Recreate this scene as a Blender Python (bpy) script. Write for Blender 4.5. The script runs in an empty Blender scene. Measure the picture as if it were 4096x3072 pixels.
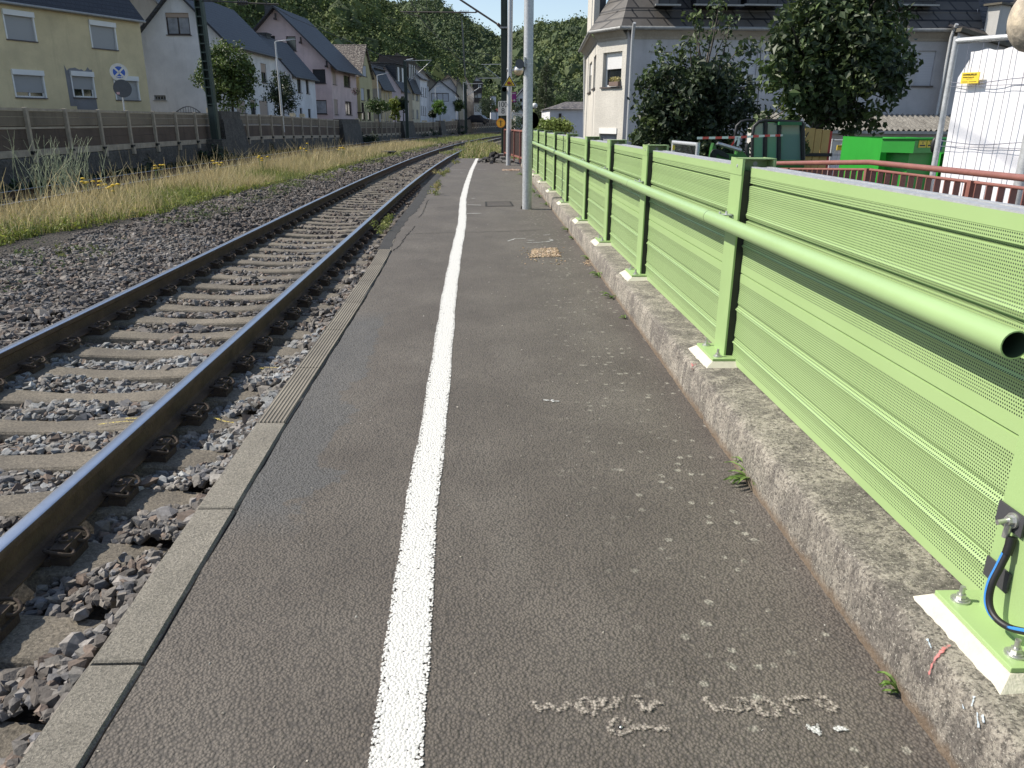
import bpy, bmesh, math, random
import numpy as np
from mathutils import Vector, Matrix
S = bpy.context.scene
COL = S.collection
rnd = random.Random(7)
rng = np.random.default_rng(11)
# ------------------------------------------------------------------ camera
FPX, CAM_H = 3100.0, 1.55
TH = math.atan(1046/3100.0); ROLL = math.radians(-0.55); YAW = math.radians(2.5)
fF = np.array([math.sin(YAW)*math.cos(TH), math.cos(YAW)*math.cos(TH), -math.sin(TH)])
_R0 = np.array([math.cos(YAW), -math.sin(YAW), 0.0]); _U0 = np.cross(_R0, fF)
fR = _R0*math.cos(ROLL) - _U0*math.sin(ROLL); fU = _U0*math.cos(ROLL) + _R0*math.sin(ROLL)
C0 = np.array([0.0, 0.0, CAM_H])
cam = bpy.data.objects.new('camera', bpy.data.cameras.new('camera')); COL.objects.link(cam)
cam.data.sensor_width = 36.0; cam.data.lens = 36.0*FPX/4096.0
cam.data.clip_start = 0.05; cam.data.clip_end = 5000
cam.matrix_world = Matrix(((fR[0], fU[0], -fF[0], 0), (fR[1], fU[1], -fF[1], 0), (fR[2], fU[2], -fF[2], CAM_H), (0, 0, 0, 1)))
S.camera = cam
# ------------------------------------------------------------------ light
SUN_EL, SUN_AHEAD = math.radians(44), math.radians(8)
sd = Vector((-math.cos(SUN_AHEAD)*math.cos(SUN_EL), math.sin(SUN_AHEAD)*math.cos(SUN_EL), math.sin(SUN_EL)))
W = bpy.data.worlds.new('World'); S.world = W; W.use_nodes = True
wn = W.node_tree.nodes; wl = W.node_tree.links
sky = wn.new('ShaderNodeTexSky'); sky.sky_type = 'NISHITA'; sky.sun_disc = False
sky.sun_elevation = SUN_EL; sky.sun_rotation = math.atan2(sd.x, sd.y)
sky.altitude = 100; sky.air_density = 1.0; sky.dust_density = 0.6; sky.ozone_density = 1.2
bg = wn.get('Background') or wn.new('ShaderNodeBackground')
hs = wn.new('ShaderNodeHueSaturation'); hs.inputs['Saturation'].default_value = .88; wl.new(sky.outputs[0], hs.inputs['Color']); wl.new(hs.outputs[0], bg.inputs[0]); bg.inputs[1].default_value = 0.125
ld = bpy.data.lights.new('sun', 'SUN'); ld.energy = 4.7; ld.angle = math.radians(0.53); ld.color = (1.0, 0.93, 0.82)
sun = bpy.data.objects.new('sun', ld); COL.objects.link(sun)
sun.rotation_euler = sd.to_track_quat('Z', 'Y').to_euler()
S.view_settings.view_transform = 'Standard'; S.view_settings.look = 'None'
S.view_settings.exposure = 0.42; S.view_settings.gamma = 1.0
# ------------------------------------------------------------------ measuring helpers (photo pixels at 4096 wide -> points at a real distance)
def ray(px, py): return fF + fR*(px-2048)/FPX - fU*(py-1536)/FPX
def Gz(px, py, z=0.0):
    r = ray(px, py); t = (z-CAM_H)/r[2]; return Vector(C0 + r*t)
def Gy(px, py, y):
    r = ray(px, py); return Vector(C0 + r*(y/r[1]))
def Gx(px, py, x):
    r = ray(px, py); return Vector(C0 + r*(x/r[0]))
def Gp(px, py, o, n):
    r = Vector(ray(px, py)); c = Vector(C0); t = (Vector(o)-c).dot(Vector(n))/r.dot(Vector(n)); return c + r*t
def cur(y): return (y-14)**2/1200.0 if y > 14 else 0.0
def dcur(y): return 2*(y-14)/1200.0 if y > 14 else 0.0
def Gc(px, py, X0):
    r = ray(px, py); a = r[0]/r[1]; lo, hi = 3.0, 3.0
    g = lambda Y: a*Y-(X0+cur(Y))
    Y = 3.0; v0 = g(Y)
    while Y < 400:
        v = g(Y+.5)
        if v0*v <= 0: break
        Y += .5; v0 = v
    return Vector(C0 + r*((Y+.25)/r[1]))
def project(p):
    v = np.asarray(p, dtype=float)-C0; d = v@fF
    return 2048+FPX*(v@fR)/d, 1536-FPX*(v@fU)/d, d
# ------------------------------------------------------------------ object helpers
def tag(o, label=None, cat=None, group=None, kind=None):
    if label: o['label'] = label
    if cat: o['category'] = cat
    if group: o['group'] = group
    if kind: o['kind'] = kind
    return o
def empty(name, loc, label, cat, group=None, rz=0):
    o = bpy.data.objects.new(name, None); COL.objects.link(o); o.location = loc; o.rotation_euler = (0, 0, rz)
    o.empty_display_size = .2
    return tag(o, label, cat, group)
class MB:
    def __init__(s): s.v = []; s.f = []; s.m = []; s.sm = []
    def add(s, vs, fs, m=0, smooth=False):
        k = len(s.v); s.v.extend([tuple(a) for a in vs])
        for f in fs: s.f.append(tuple(i+k for i in f)); s.m.append(m); s.sm.append(smooth)
    def box(s, a, b, m=0, R=None, o=None):
        (x0, y0, z0), (x1, y1, z1) = a, b
        vs = [(x0, y0, z0), (x1, y0, z0), (x1, y1, z0), (x0, y1, z0), (x0, y0, z1), (x1, y0, z1), (x1, y1, z1), (x0, y1, z1)]
        if R is not None: vs = [R@Vector(v)+(Vector(o) if o is not None else Vector()) for v in vs]
        s.add(vs, [(0, 3, 2, 1), (4, 5, 6, 7), (0, 1, 5, 4), (1, 2, 6, 5), (2, 3, 7, 6), (3, 0, 4, 7)], m)
    def quad(s, a, b, c, d, m=0): s.add([a, b, c, d], [(0, 1, 2, 3)], m)
    def tube(s, pts, r, n=8, m=0, cap=True, smooth=True):
        pts = [Vector(p) for p in pts]; rs = r if isinstance(r, (list, tuple)) else [r]*len(pts)
        rings = []; up = None
        for i, p in enumerate(pts):
            t = (pts[min(i+1, len(pts)-1)]-pts[max(i-1, 0)]).normalized()
            if up is None: up = Vector((0, 0, 1)) if abs(t.z) < .9 else Vector((0, 1, 0))
            a = t.cross(up); a = a.normalized() if a.length > 1e-4 else Vector((1, 0, 0))
            b = a.cross(t).normalized(); up = b
            rings.append([p+(a*math.cos(2*math.pi*k/n)+b*math.sin(2*math.pi*k/n))*rs[i] for k in range(n)])
        vs = [v for q in rings for v in q]; fs = []
        for i in range(len(pts)-1):
            for k in range(n):
                fs.append((i*n+k, i*n+(k+1) % n, (i+1)*n+(k+1) % n, (i+1)*n+k))
        s.add(vs, fs, m, smooth)
        if cap:
            s.add(rings[0], [tuple(range(n))], m); s.add(rings[-1], [tuple(range(n-1, -1, -1))], m)
    def prism(s, poly, axis_o, U, V, N, d0, d1, m=0):
        # poly in (u,v); extruded along N from d0 to d1
        o = Vector(axis_o); U = Vector(U); V = Vector(V); N = Vector(N); n = len(poly)
        vs = [o+U*u+V*v+N*d0 for u, v in poly]+[o+U*u+V*v+N*d1 for u, v in poly]
        fs = [tuple(range(n-1, -1, -1)), tuple(range(n, 2*n))]+[(i, (i+1) % n, n+(i+1) % n, n+i) for i in range(n)]
        s.add(vs, fs, m)
    def disc(s, c, N, r, n=32, m=0, r0=0.0):
        N = Vector(N).normalized(); a = N.cross(Vector((0, 0, 1))); a = a.normalized() if a.length > 1e-3 else Vector((1, 0, 0)); b = a.cross(N).normalized(); c = Vector(c)
        ring = [c+(a*math.cos(2*math.pi*k/n)+b*math.sin(2*math.pi*k/n))*r for k in range(n)]
        if r0 > 0:
            inn = [c+(a*math.cos(2*math.pi*k/n)+b*math.sin(2*math.pi*k/n))*r0 for k in range(n)]
            s.add(ring+inn, [(k, (k+1) % n, n+(k+1) % n, n+k) for k in range(n)], m)
        else: s.add(ring, [tuple(range(n))], m)
    def sphere(s, c, r, n=16, k=10, m=0, sx=1, sy=1, sz=1, z0=-1, z1=1):
        vs = []; fs = []
        for j in range(k+1):
            t = z0+(z1-z0)*j/k; ph = math.asin(max(-1, min(1, t)))
            for i in range(n):
                a = 2*math.pi*i/n; vs.append((c[0]+r*sx*math.cos(ph)*math.cos(a), c[1]+r*sy*math.cos(ph)*math.sin(a), c[2]+r*sz*t))
        for j in range(k):
            for i in range(n): fs.append((j*n+i, j*n+(i+1) % n, (j+1)*n+(i+1) % n, (j+1)*n+i))
        s.add(vs, fs, m, True)
    def build(s, name, mats, parent=None, bevel=0):
        me = bpy.data.meshes.new(name); me.from_pydata(s.v, [], s.f)
        mats = mats if isinstance(mats, (list, tuple)) else [mats]
        for q in mats: me.materials.append(q)
        me.polygons.foreach_set('material_index', s.m); me.polygons.foreach_set('use_smooth', s.sm); me.update()
        o = bpy.data.objects.new(name, me); COL.objects.link(o)
        if parent is not None:
            o.parent = parent; o.matrix_parent_inverse = Matrix.Translation(-parent.location) if parent.rotation_euler[2] == 0 else (Matrix.Translation(parent.location)@Matrix.Rotation(parent.rotation_euler[2], 4, 'Z')).inverted()
            if parent.type == 'MESH': o.matrix_parent_inverse = Matrix()
        if bevel:
            md = o.modifiers.new('bevel', 'BEVEL'); md.width = bevel; md.segments = 2; md.limit_method = 'ANGLE'
        return o
def npmesh(name, V, F, mats, parent=None, col=None, smooth=False, nper=None):
    # V (n,3) ; F (m,k) with constant k ; col (n,3) linear colours
    me = bpy.data.meshes.new(name); V = np.ascontiguousarray(V, dtype=np.float32); F = np.ascontiguousarray(F, dtype=np.int32)
    me.vertices.add(len(V)); me.vertices.foreach_set('co', V.ravel())
    me.loops.add(F.size); me.loops.foreach_set('vertex_index', F.ravel())
    me.polygons.add(len(F)); me.polygons.foreach_set('loop_start', np.arange(0, F.size, F.shape[1], dtype=np.int32))
    me.polygons.foreach_set('loop_total', np.full(len(F), F.shape[1], dtype=np.int32))
    me.polygons.foreach_set('use_smooth', np.full(len(F), bool(smooth)))
    if col is not None:
        ca = me.color_attributes.new('Col', 'FLOAT_COLOR', 'POINT')
        c4 = np.ones((len(V), 4), dtype=np.float32); c4[:, :3] = col; ca.data.foreach_set('color', c4.ravel())
    for q in (mats if isinstance(mats, (list, tuple)) else [mats]): me.materials.append(q)
    me.update(calc_edges=True); me.validate()
    o = bpy.data.objects.new(name, me); COL.objects.link(o)
    if parent is not None:
        o.parent = parent; o.matrix_parent_inverse = Matrix() if parent.type == 'MESH' else Matrix.Translation(-parent.location)
    return o
def copytree(o, loc, parent=None, label=None):
    c = o.copy(); COL.objects.link(c)
    if parent is not None: c.parent = parent
    else: c.location = loc
    if label: c['label'] = label
    for ch in list(o.children): copytree(ch, None, c)
    return c
# ------------------------------------------------------------------ materials
class N:
    def __init__(s, name):
        s.m = bpy.data.materials.new(name); s.m.use_nodes = True; s.t = s.m.node_tree; s.b = s.t.nodes['Principled BSDF']
        s.geo = None
    def n(s, typ, **kw):
        q = s.t.nodes.new('ShaderNode'+typ)
        for k, v in kw.items(): setattr(q, k, v)
        return q
    def lk(s, a, b): s.t.links.new(a, b)
    def put(s, sock, v):
        if hasattr(v, 'default_value') or hasattr(v, 'is_linked'): s.lk(v, sock)
        else: sock.default_value = v if not isinstance(v, tuple) or len(v) != 3 or len(sock.default_value) == 3 else (*v, 1)
    def pos(s):
        if s.geo is None: s.geo = s.n('NewGeometry')
        return s.geo.outputs['Position']
    def objc(s): return s.n('TexCoord').outputs['Object']
    def xyz(s, v=None):
        q = s.n('SeparateXYZ'); s.lk(v or s.pos(), q.inputs[0]); return q.outputs
    def map(s, v, scale=(1, 1, 1), rot=(0, 0, 0), loc=(0, 0, 0)):
        q = s.n('Mapping'); s.lk(v, q.inputs[0]); q.inputs['Scale'].default_value = scale; q.inputs['Rotation'].default_value = rot; q.inputs['Location'].default_value = loc; return q.outputs[0]
    def noise(s, scale, detail=4, rough=.55, v=None, dist=0):
        q = s.n('TexNoise'); s.lk(v or s.pos(), q.inputs['Vector']); q.inputs['Scale'].default_value = scale; q.inputs['Detail'].default_value = detail
        q.inputs['Roughness'].default_value = rough; q.inputs['Distortion'].default_value = dist; return q.outputs['Fac']
    def vor(s, scale, feature='F1', v=None, out='Distance', rnd_=1.0):
        q = s.n('TexVoronoi'); q.feature = feature; s.lk(v or s.pos(), q.inputs['Vector']); q.inputs['Scale'].default_value = scale; q.inputs['Randomness'].default_value = rnd_; return q.outputs[out]
    def ramp(s, f, pts, const=False):
        q = s.n('ValToRGB'); s.lk(f, q.inputs[0]); e = q.color_ramp.elements
        if const: q.color_ramp.interpolation = 'CONSTANT'
        while len(e) > 1: e.remove(e[-1])
        for i, (p, c) in enumerate(pts):
            c = (c, c, c) if isinstance(c, (int, float)) else c
            if i == 0: e[0].position = p; e[0].color = (*c, 1)
            else: k = e.new(p); k.color = (*c, 1)
        return q.outputs[0]
    def mix(s, f, a, b, mode='MIX'):
        q = s.n('Mix', data_type='RGBA', blend_type=mode); 
        s.put(q.inputs[0], f); s.put(q.inputs[6], a); s.put(q.inputs[7], b); return q.outputs[2]
    def ma(s, op, a, b=0.0, c=None):
        q = s.n('Math', operation=op); s.put(q.inputs[0], a); s.put(q.inputs[1], b)
        if c is not None: s.put(q.inputs[2], c)
        return q.outputs[0]
    def bump(s, h, strength=.5, dist=.01, prev=None):
        q = s.n('Bump'); s.lk(h, q.inputs['Height']); q.inputs['Strength'].default_value = strength; q.inputs['Distance'].default_value = dist
        if prev is not None: s.lk(prev, q.inputs['Normal'])
        return q.outputs[0]
    def out(s, col=None, rough=.8, normal=None, metal=0.0, spec=None, trans=None, alpha=None):
        if col is not None: s.put(s.b.inputs['Base Color'], col)
        s.put(s.b.inputs['Roughness'], rough); s.put(s.b.inputs['Metallic'], metal)
        if spec is not None: s.b.inputs['Specular IOR Level'].default_value = spec
        if normal is not None: s.lk(normal, s.b.inputs['Normal'])
        return s.m
def plain(name, c, rough=.6, metal=0.0, var=.12, scale=6.0, bump=.0, bscale=60, spec=None):
    k = N(name); f = k.noise(scale, 5, .6); v = k.ramp(f, [(.3, tuple(x*(1-var) for x in c)), (.7, tuple(min(1, x*(1+var)) for x in c))])
    nm = k.bump(k.noise(bscale, 3), bump, .01) if bump else None
    return k.out(v, rough, nm, metal, spec)
def plaster(name, c, stain=.25, grain=90, b=.35):
    k = N(name); big = k.noise(.8, 5, .6); st = k.noise(1.0, 4, .6, k.map(k.pos(), (2.5, 2.5, .35)))
    v = k.mix(k.ramp(big, [(.35, 0.0), (.75, 1.0)]), c, tuple(x*(1-stain) for x in c))
    v = k.mix(k.ramp(st, [(.55, 0.0), (.8, .7)]), v, tuple(x*(1-stain*1.4) for x in c))
    v = k.mix(k.ramp(k.noise(grain, 2), [(.3, .15), (.7, 0.0)]), v, (0, 0, 0))
    return k.out(v, .9, k.bump(k.noise(grain, 3), b, .01))
def slate(name, c1, c2, scale=1.0, lichen=0.0, wave=False):
    # object UV-free slates: rows along height, offset bricks along the roof's length (world position projected)
    k = N(name); p = k.xyz(); u = k.ma('ADD', p[0], p[1]); cv = k.n('CombineXYZ'); k.lk(u, cv.inputs[0]); k.lk(p[2], cv.inputs[1])
    br = k.n('TexBrick'); k.lk(k.map(cv.outputs[0], (scale, scale, scale)), br.inputs['Vector'])
    br.inputs['Color1'].default_value = (*c1, 1); br.inputs['Color2'].default_value = (*c2, 1); br.inputs['Mortar'].default_value = (.006, .006, .007, 1)
    br.inputs['Scale'].default_value = 1.0; br.inputs['Mortar Size'].default_value = .018; br.inputs['Brick Width'].default_value = .32; br.inputs['Row Height'].default_value = .2; br.inputs['Bias'].default_value = -.1
    col = k.mix(k.ramp(k.noise(3, 4), [(.35, 0.0), (.75, .55)]), br.outputs[0], tuple(x*.5 for x in c1))
    if lichen: col = k.mix(k.ramp(k.noise(7, 3, .7), [(.62-.12*lichen, 0.0), (.70-.1*lichen, .8)]), col, (.30, .27, .22))
    return k.out(col, .55, k.bump(br.outputs[1], .6, -.03, k.bump(k.noise(25, 3), .3, .02)))
def vcol(name, rough=.8, trans=0.0, noise_amt=.3, nscale=40, bump=0.0, bscale=60):
    k = N(name); a = k.n('Attribute'); a.attribute_name = 'Col'
    c = a.outputs['Color']
    if noise_amt: c = k.mix(k.ramp(k.noise(nscale, 3), [(.35, noise_amt), (.7, 0.0)]), c, (.01, .01, .01))
    nm = k.bump(k.noise(bscale, 3), bump, .005) if bump else None
    k.out(c, rough, nm)
    if trans:
        tr = k.n('BsdfTranslucent'); k.lk(c, tr.inputs[0]); ms = k.n('MixShader'); ms.inputs[0].default_value = trans
        k.lk(k.b.outputs[0], ms.inputs[1]); k.lk(tr.outputs[0], ms.inputs[2]); k.lk(ms.outputs[0], k.t.nodes['Material Output'].inputs[0])
    return k.m
# asphalt -------------------------------------------------
k = N('asphalt'); p = k.xyz(); pos = k.pos()
grain = k.vor(105, 'F1'); gr2 = k.noise(55, 4, .65); fine = k.noise(320, 2)
base = k.mix(k.ramp(k.noise(1.3, 5, .6), [(.35, 0.0), (.65, 1.0)]), (.098, .083, .069), (.140, .121, .101))
# bluish newer patch along the left edge, ragged border
ed = k.ma('ADD', p[0], k.ma('MULTIPLY', k.ma('SUBTRACT', k.noise(2.2, 6, .65), .5), .7))
inY = k.ma('MULTIPLY', k.ramp(k.ma('DIVIDE', p[1], 10.0), [(.27, 0.0), (.30, 1.0), (.62, 1.0), (.66, 0.0)]), k.ramp(k.ma('ADD', k.ma('MULTIPLY', ed, .5), 1.0), [(.62, 1.0), (.63, 0.0)]))
base = k.mix(k.ma('MULTIPLY', inY, .75), base, (.105, .106, .106))
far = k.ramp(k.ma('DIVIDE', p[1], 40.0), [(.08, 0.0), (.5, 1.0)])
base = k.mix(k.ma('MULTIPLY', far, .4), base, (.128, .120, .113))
# pale trodden dusty spots and lichen rosettes towards the kerb
dust = k.ramp(k.noise(1.1, 4, .6, k.map(pos, (1.4, .5, 1))), [(.5, 0.0), (.75, .35)])
base = k.mix(dust, base, (.22, .20, .172))
right = k.ramp(k.ma('ADD', k.ma('MULTIPLY', p[0], .5), k.ma('MULTIPLY', k.noise(1.7, 4), .35)), [(.34, 0.0), (.62, 1.0)])
vd = k.ma('ADD', k.vor(15, 'F1'), k.ma('MULTIPLY', k.ma('SUBTRACT', k.noise(90, 3), .5), .35))
ros = k.ramp(vd, [(.17, 1.0), (.27, 0.0)])
sel = k.ramp(k.vor(15, 'F1', None, 'Color'), [(.5, 0.0), (.62, 1.0)])
base = k.mix(k.ma('MULTIPLY', k.ma('MULTIPLY', ros, right), k.ma('MULTIPLY', sel, .8)), base, (.38, .36, .30))
base = k.mix(k.ma('MULTIPLY', k.ramp(k.noise(34, 5, .7), [(.55, 0.0), (.72, .45)]), right), base, (.29, .265, .21))
# tiny bright grit
gv = k.vor(42, 'F1'); base = k.mix(k.ma('MULTIPLY', k.ramp(gv, [(.055, 1.0), (.075, 0.0)]), k.ramp(k.vor(42, 'F1', None, 'Color'), [(.84, 0.0), (.86, .9)])), base, (.5, .48, .44))
base = k.mix(k.ramp(grain, [(.35, 0.0), (.75, .6)]), base, (.035, .032, .030))
nm = k.bump(k.ma('SUBTRACT', 1.0, grain), .75, .006, k.bump(gr2, .5, .008, k.bump(k.noise(6, 3), .25, .03)))
ASPH = k.out(base, .82, nm)
# crack / joint dark
DARK = plain('dark_joint', (.015, .014, .013), .9)
def paint(name, c, thr, spread=.06, gsc=105):
    # 'Col' holds 1 at the middle of a stroke and 0 at its rim: the rim breaks up over the aggregate
    k = N(name); g = k.vor(gsc, 'F1'); nn = k.noise(45, 4, .7); at = k.n('Attribute'); at.attribute_name = 'Col'
    hole = k.ma('ADD', k.ma('MULTIPLY', g, .55), nn)
    cov = k.ramp(k.ma('SUBTRACT', k.ma('ADD', k.ma('MULTIPLY', at.outputs['Fac'], .55), thr), hole), [(.28, 0.0), (.28+spread, 1.0)])
    k.out(c, .8, k.bump(k.ma('SUBTRACT', 1.0, g), .75, .006)); tr = k.n('BsdfTransparent'); ms = k.n('MixShader'); k.lk(cov, ms.inputs[0]); k.lk(tr.outputs[0], ms.inputs[1]); k.lk(k.b.outputs[0], ms.inputs[2]); k.lk(ms.outputs[0], k.t.nodes['Material Output'].inputs[0])
    return k.m
WHITE_LINE = paint('white_line_paint', (.62, .61, .58), .86, .12)
CHALK = paint('spray_chalk', (.34, .30, .255), .78, .35)
OLD_WHITE = paint('worn_white_paint', (.50, .50, .48), .82, .2)
PINK = paint('pink_spray', (.60, .20, .19), .8, .3, 60); BLUECH = paint('pale_blue_spray', (.50, .60, .68), .8, .3, 60)
def concrete(name, c, dark, gs=60, b=.5, pit=.5, streak=False):
    k = N(name); a = k.noise(2.2, 6, .65); g = k.noise(gs, 5, .7); 
    col = k.mix(k.ramp(a, [(.36, 0.0), (.66, 1.0)]), dark, c)
    if streak: col = k.mix(k.ramp(k.noise(1.0, 5, .6, k.map(k.pos(), (6, 6, .6))), [(.5, 0.0), (.75, .6)]), col, tuple(x*.4 for x in dark))
    col = k.mix(k.ramp(g, [(.38, .75), (.62, 0.0)]), col, tuple(x*.35 for x in dark))
    col = k.mix(k.ramp(k.noise(gs*1.7, 3, .6, k.map(k.pos(), (1, 1, 1), (0, 0, 0), (3, 1, 2))), [(.60, 0.0), (.72, pit)]), col, tuple(min(1, x*1.9) for x in c))
    return k.out(col, .9, k.bump(g, b, .012, k.bump(k.noise(9, 4), .4, .03)))
k = N('weathered_kerb_concrete'); P_ = k.pos(); g = k.noise(75, 5, .75); b = k.noise(7, 6, .7); b2 = k.noise(2.1, 5, .6); s = k.noise(1, 6, .7, k.map(P_, (22, 22, 3)))
col = k.mix(k.ramp(b2, [(.38, 0.0), (.62, 1.0)]), (.17, .15, .132), (.33, .30, .25)); col = k.mix(k.ramp(b, [(.46, 0.0), (.60, .75)]), col, (.50, .45, .375)); col = k.mix(k.ramp(s, [(.50, 0.0), (.62, .6)]), col, (.12, .105, .095))
col = k.mix(k.ramp(g, [(.40, .85), (.53, 0.0)]), col, (.065, .058, .05)); col = k.mix(k.ramp(k.noise(120, 3, .6), [(.58, 0.0), (.68, .7)]), col, (.62, .58, .50))
zz_ = k.xyz()[2]; col = k.mix(k.ramp(k.ma('ADD', zz_, k.ma('MULTIPLY', k.ma('SUBTRACT', k.noise(15, 4), .5), .08)), [(.012, .8), (.05, 0.0)]), col, (.20, .14, .09))
KERB = k.out(col, .92, k.bump(g, 1.0, .014, k.bump(b, .6, .03)))
SLAB = concrete('edge_slab_concrete', (.38, .345, .285), (.28, .255, .21), 130, .9)
SLEEP = concrete('sleeper_concrete', (.27, .235, .18), (.15, .132, .105), 80, .6, .4)
WALLC = concrete('old_wall_concrete', (.15, .14, .125), (.085, .08, .072), 14, .5, .2, True)
GROUT = plain('pale_grout', (.55, .52, .43), .9, 0, .1, 12, .4, 90)
# ribbed slab
k = N('ribbed_slab_concrete'); p = k.xyz(); w = k.ma('SINE', k.ma('MULTIPLY', p[0], 2*math.pi/.021)); g = k.noise(130, 4, .7)
col = k.mix(k.ramp(k.noise(3, 4), [(.35, 0.0), (.7, 1.0)]), (.20, .178, .145), (.28, .25, .20)); col = k.mix(k.ramp(w, [(.0, .6), (.6, 0.0)]), col, (.05, .045, .04))
RIB = k.out(col, .9, k.bump(w, .8, .004, k.bump(g, .6, .01)))
# metals
RAILTOP = plain('polished_rail_head', (.60, .62, .67), .30, .95, .06, 20)
RUST = plain('rusty_rail_side', (.095, .062, .040), .85, 0, .3, 9, .5, 70)
RUSTD = plain('rusty_fastening', (.055, .038, .027), .85, 0, .3, 15, .5, 90)
GALV = plain('galvanised_steel', (.46, .47, .48), .5, .35, .16, 30, .15, 40)
STEEL = plain('bright_bolt_steel', (.55, .55, .53), .35, .8, .1, 30)
GREENP = plain('light_green_paint', (.31, .44, .185), .38, 0, .05, 3, .06, 120)
GREENR = plain('pale_green_rail_paint', (.31, .44, .20), .33, 0, .04, 3)
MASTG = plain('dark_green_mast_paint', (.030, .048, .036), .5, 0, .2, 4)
BLACK = plain('black_rubber', (.012, .012, .013), .5)
k = N('perforated_green_sheet'); p = k.xyz(); pit = .0100
row = k.ma('FLOOR', k.ma('DIVIDE', p[2], pit)); off = k.ma('MULTIPLY', k.ma('MODULO', row, 2.0), .5)
uu = k.ma('SUBTRACT', k.ma('FRACT', k.ma('ADD', k.ma('DIVIDE', p[1], pit), off)), .5); vv = k.ma('SUBTRACT', k.ma('FRACT', k.ma('DIVIDE', p[2], pit)), .5)
d = k.ma('SQRT', k.ma('ADD', k.ma('MULTIPLY', uu, uu), k.ma('MULTIPLY', vv, vv))); hole = k.ramp(d, [(.27, 1.0), (.30, 0.0)])
band = None
def zb(a, b): return k.ma('MULTIPLY', k.ma('GREATER_THAN', p[2], a), k.ma('LESS_THAN', p[2], b))
for a, b in ((.262, .700), (.800, 1.280)): band = zb(a, b) if band is None else k.ma('ADD', band, zb(a, b))
hole = k.ma('MULTIPLY', hole, band); col = k.mix(k.ramp(k.noise(1.5, 4), [(.3, 0.0), (.7, 1.0)]), (.305, .43, .18), (.33, .455, .20)); col = k.mix(hole, col, (.018, .03, .016))
PERF = k.out(col, .42)
# ================================================================== GROUND
k = N('dirt_bed'); g = k.vor(28, 'F1'); n1 = k.noise(1.2, 5, .6)
col = k.mix(k.ramp(n1, [(.35, 0.0), (.7, 1.0)]), (.05, .042, .034), (.11, .095, .075)); col = k.mix(k.ramp(g, [(.2, .0), (.6, .7)]), col, (.02, .018, .015))
BED = k.out(col, .95, k.bump(k.ma('SUBTRACT', 1.0, g), 1.0, .04))
k = N('verge_soil'); n1 = k.noise(2.0, 6, .65); col = k.ramp(n1, [(.3, (.06, .05, .03)), (.5, (.13, .12, .06)), (.7, (.07, .09, .03))]); VERGE = k.out(col, .95, k.bump(k.noise(20, 5), .8, .08))
STREET = concrete('street_asphalt', (.13, .125, .12), (.09, .088, .085), 40, .3, .2)
def strip(name, offs, y0, y1, dy, mat, jitter=0.0, follow=True, parent=None):
    ys = np.arange(y0, y1+dy*.5, dy); V = []; F = []
    for y in ys:
        c = cur(y) if follow else 0
        for (x, z) in offs: V.append((x+c, y, z+(rng.normal()*jitter)))
    n = len(offs)
    for i in range(len(ys)-1):
        for j in range(n-1): F.append((i*n+j, i*n+j+1, (i+1)*n+j+1, (i+1)*n+j))
    o = npmesh(name, np.array(V), np.array(F), mat, parent, smooth=True); return o
gm = MB(); gm.quad((-3000, -400, -1.4), (3000, -400, -1.4), (3000, 4000, -1.4), (-3000, 4000, -1.4)); tag(gm.build('ground', VERGE), kind='structure')
xs = [(-12.45, -.24), (-11.6, -.2), (-10.9, -.26), (-8.2, -.26), (-7.6, -.16), (-6.5, -.14), (-5.4, -.2), (-4.6, -.24), (-3.9, -.25), (-3, -.25), (-2, -.25), (-1.0, -.27), (.4, -.25), (1.62, -.25), (1.62, -.9)]
tag(strip('track_bed', xs, -6, 230, .5, BED, .012), kind='structure')
tag(strip('street', [(-260, 12), (-60, 2.0), (-20, 1.1), (-12.4, 1.0), (-12.4, .6)], -40, 240, 2, STREET), kind='structure')
tag(strip('yard_ground', [(1.6, -.72), (6, -.7), (30, -.7), (300, -.7)], -40, 240, 4, STREET), kind='structure')
# ================================================================== PLATFORM
EDGE = [(-3, -1.17), (2, -1.182), (4, -1.215), (7, -1.228), (8.9, -1.255), (9.87, -1.282), (11.1, -1.342), (16.2, -1.35), (19.6, -1.392), (24.5, -1.345), (30, -1.2), (36.4, -.98)]
KB = [(-3, 1.17), (1.8, 1.2), (3.6, 1.218), (4.9, 1.241), (7.7, 1.278), (9.8, 1.317), (15.9, 1.376), (24, 1.47), (36.4, 1.70)]
def ip(T, y):
    return float(np.interp(y, [a for a, b in T], [b for a, b in T]))
SL_IN = .176
V = []; ys = list(np.arange(-1.5, 36.41, .1))
mb = MB()
def sheet(mb, fa, fb, z, ys, m=0, nx=1):
    k = len(mb.v); vs = []; fs = []
    for y in ys:
        a, b = fa(y), fb(y)
        for i in range(nx+1): vs.append((a+(b-a)*i/nx, y, z))
    for i in range(len(ys)-1):
        for j in range(nx): fs.append((i*(nx+1)+j, i*(nx+1)+j+1, (i+1)*(nx+1)+j+1, (i+1)*(nx+1)+j))
    mb.add(vs, fs, m)
wig = lambda y, a, s: a*(math.sin(y*9.1+s)+.6*math.sin(y*23.7+2*s)+.4*math.sin(y*51.3+s*3))
leftb = lambda y: ip(EDGE, y)+(SL_IN+.006+wig(y, .0025, 1) if y < 9.95 else .0)
sheet(mb, leftb, lambda y: ip(KB, y)+.05, 0, ys)
for i in range(len(ys)-1):
    a, b = ys[i], ys[i+1]; mb.quad((leftb(a), a, 0), (leftb(a), a, -.4), (leftb(b), b, -.4), (leftb(b), b, 0))
mb.quad((-.98, 36.4, 0), (-.98, 36.4, -.4), (1.75, 36.4, -.4), (1.75, 36.4, 0))
tag(mb.build('platform', ASPH), kind='structure')
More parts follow.
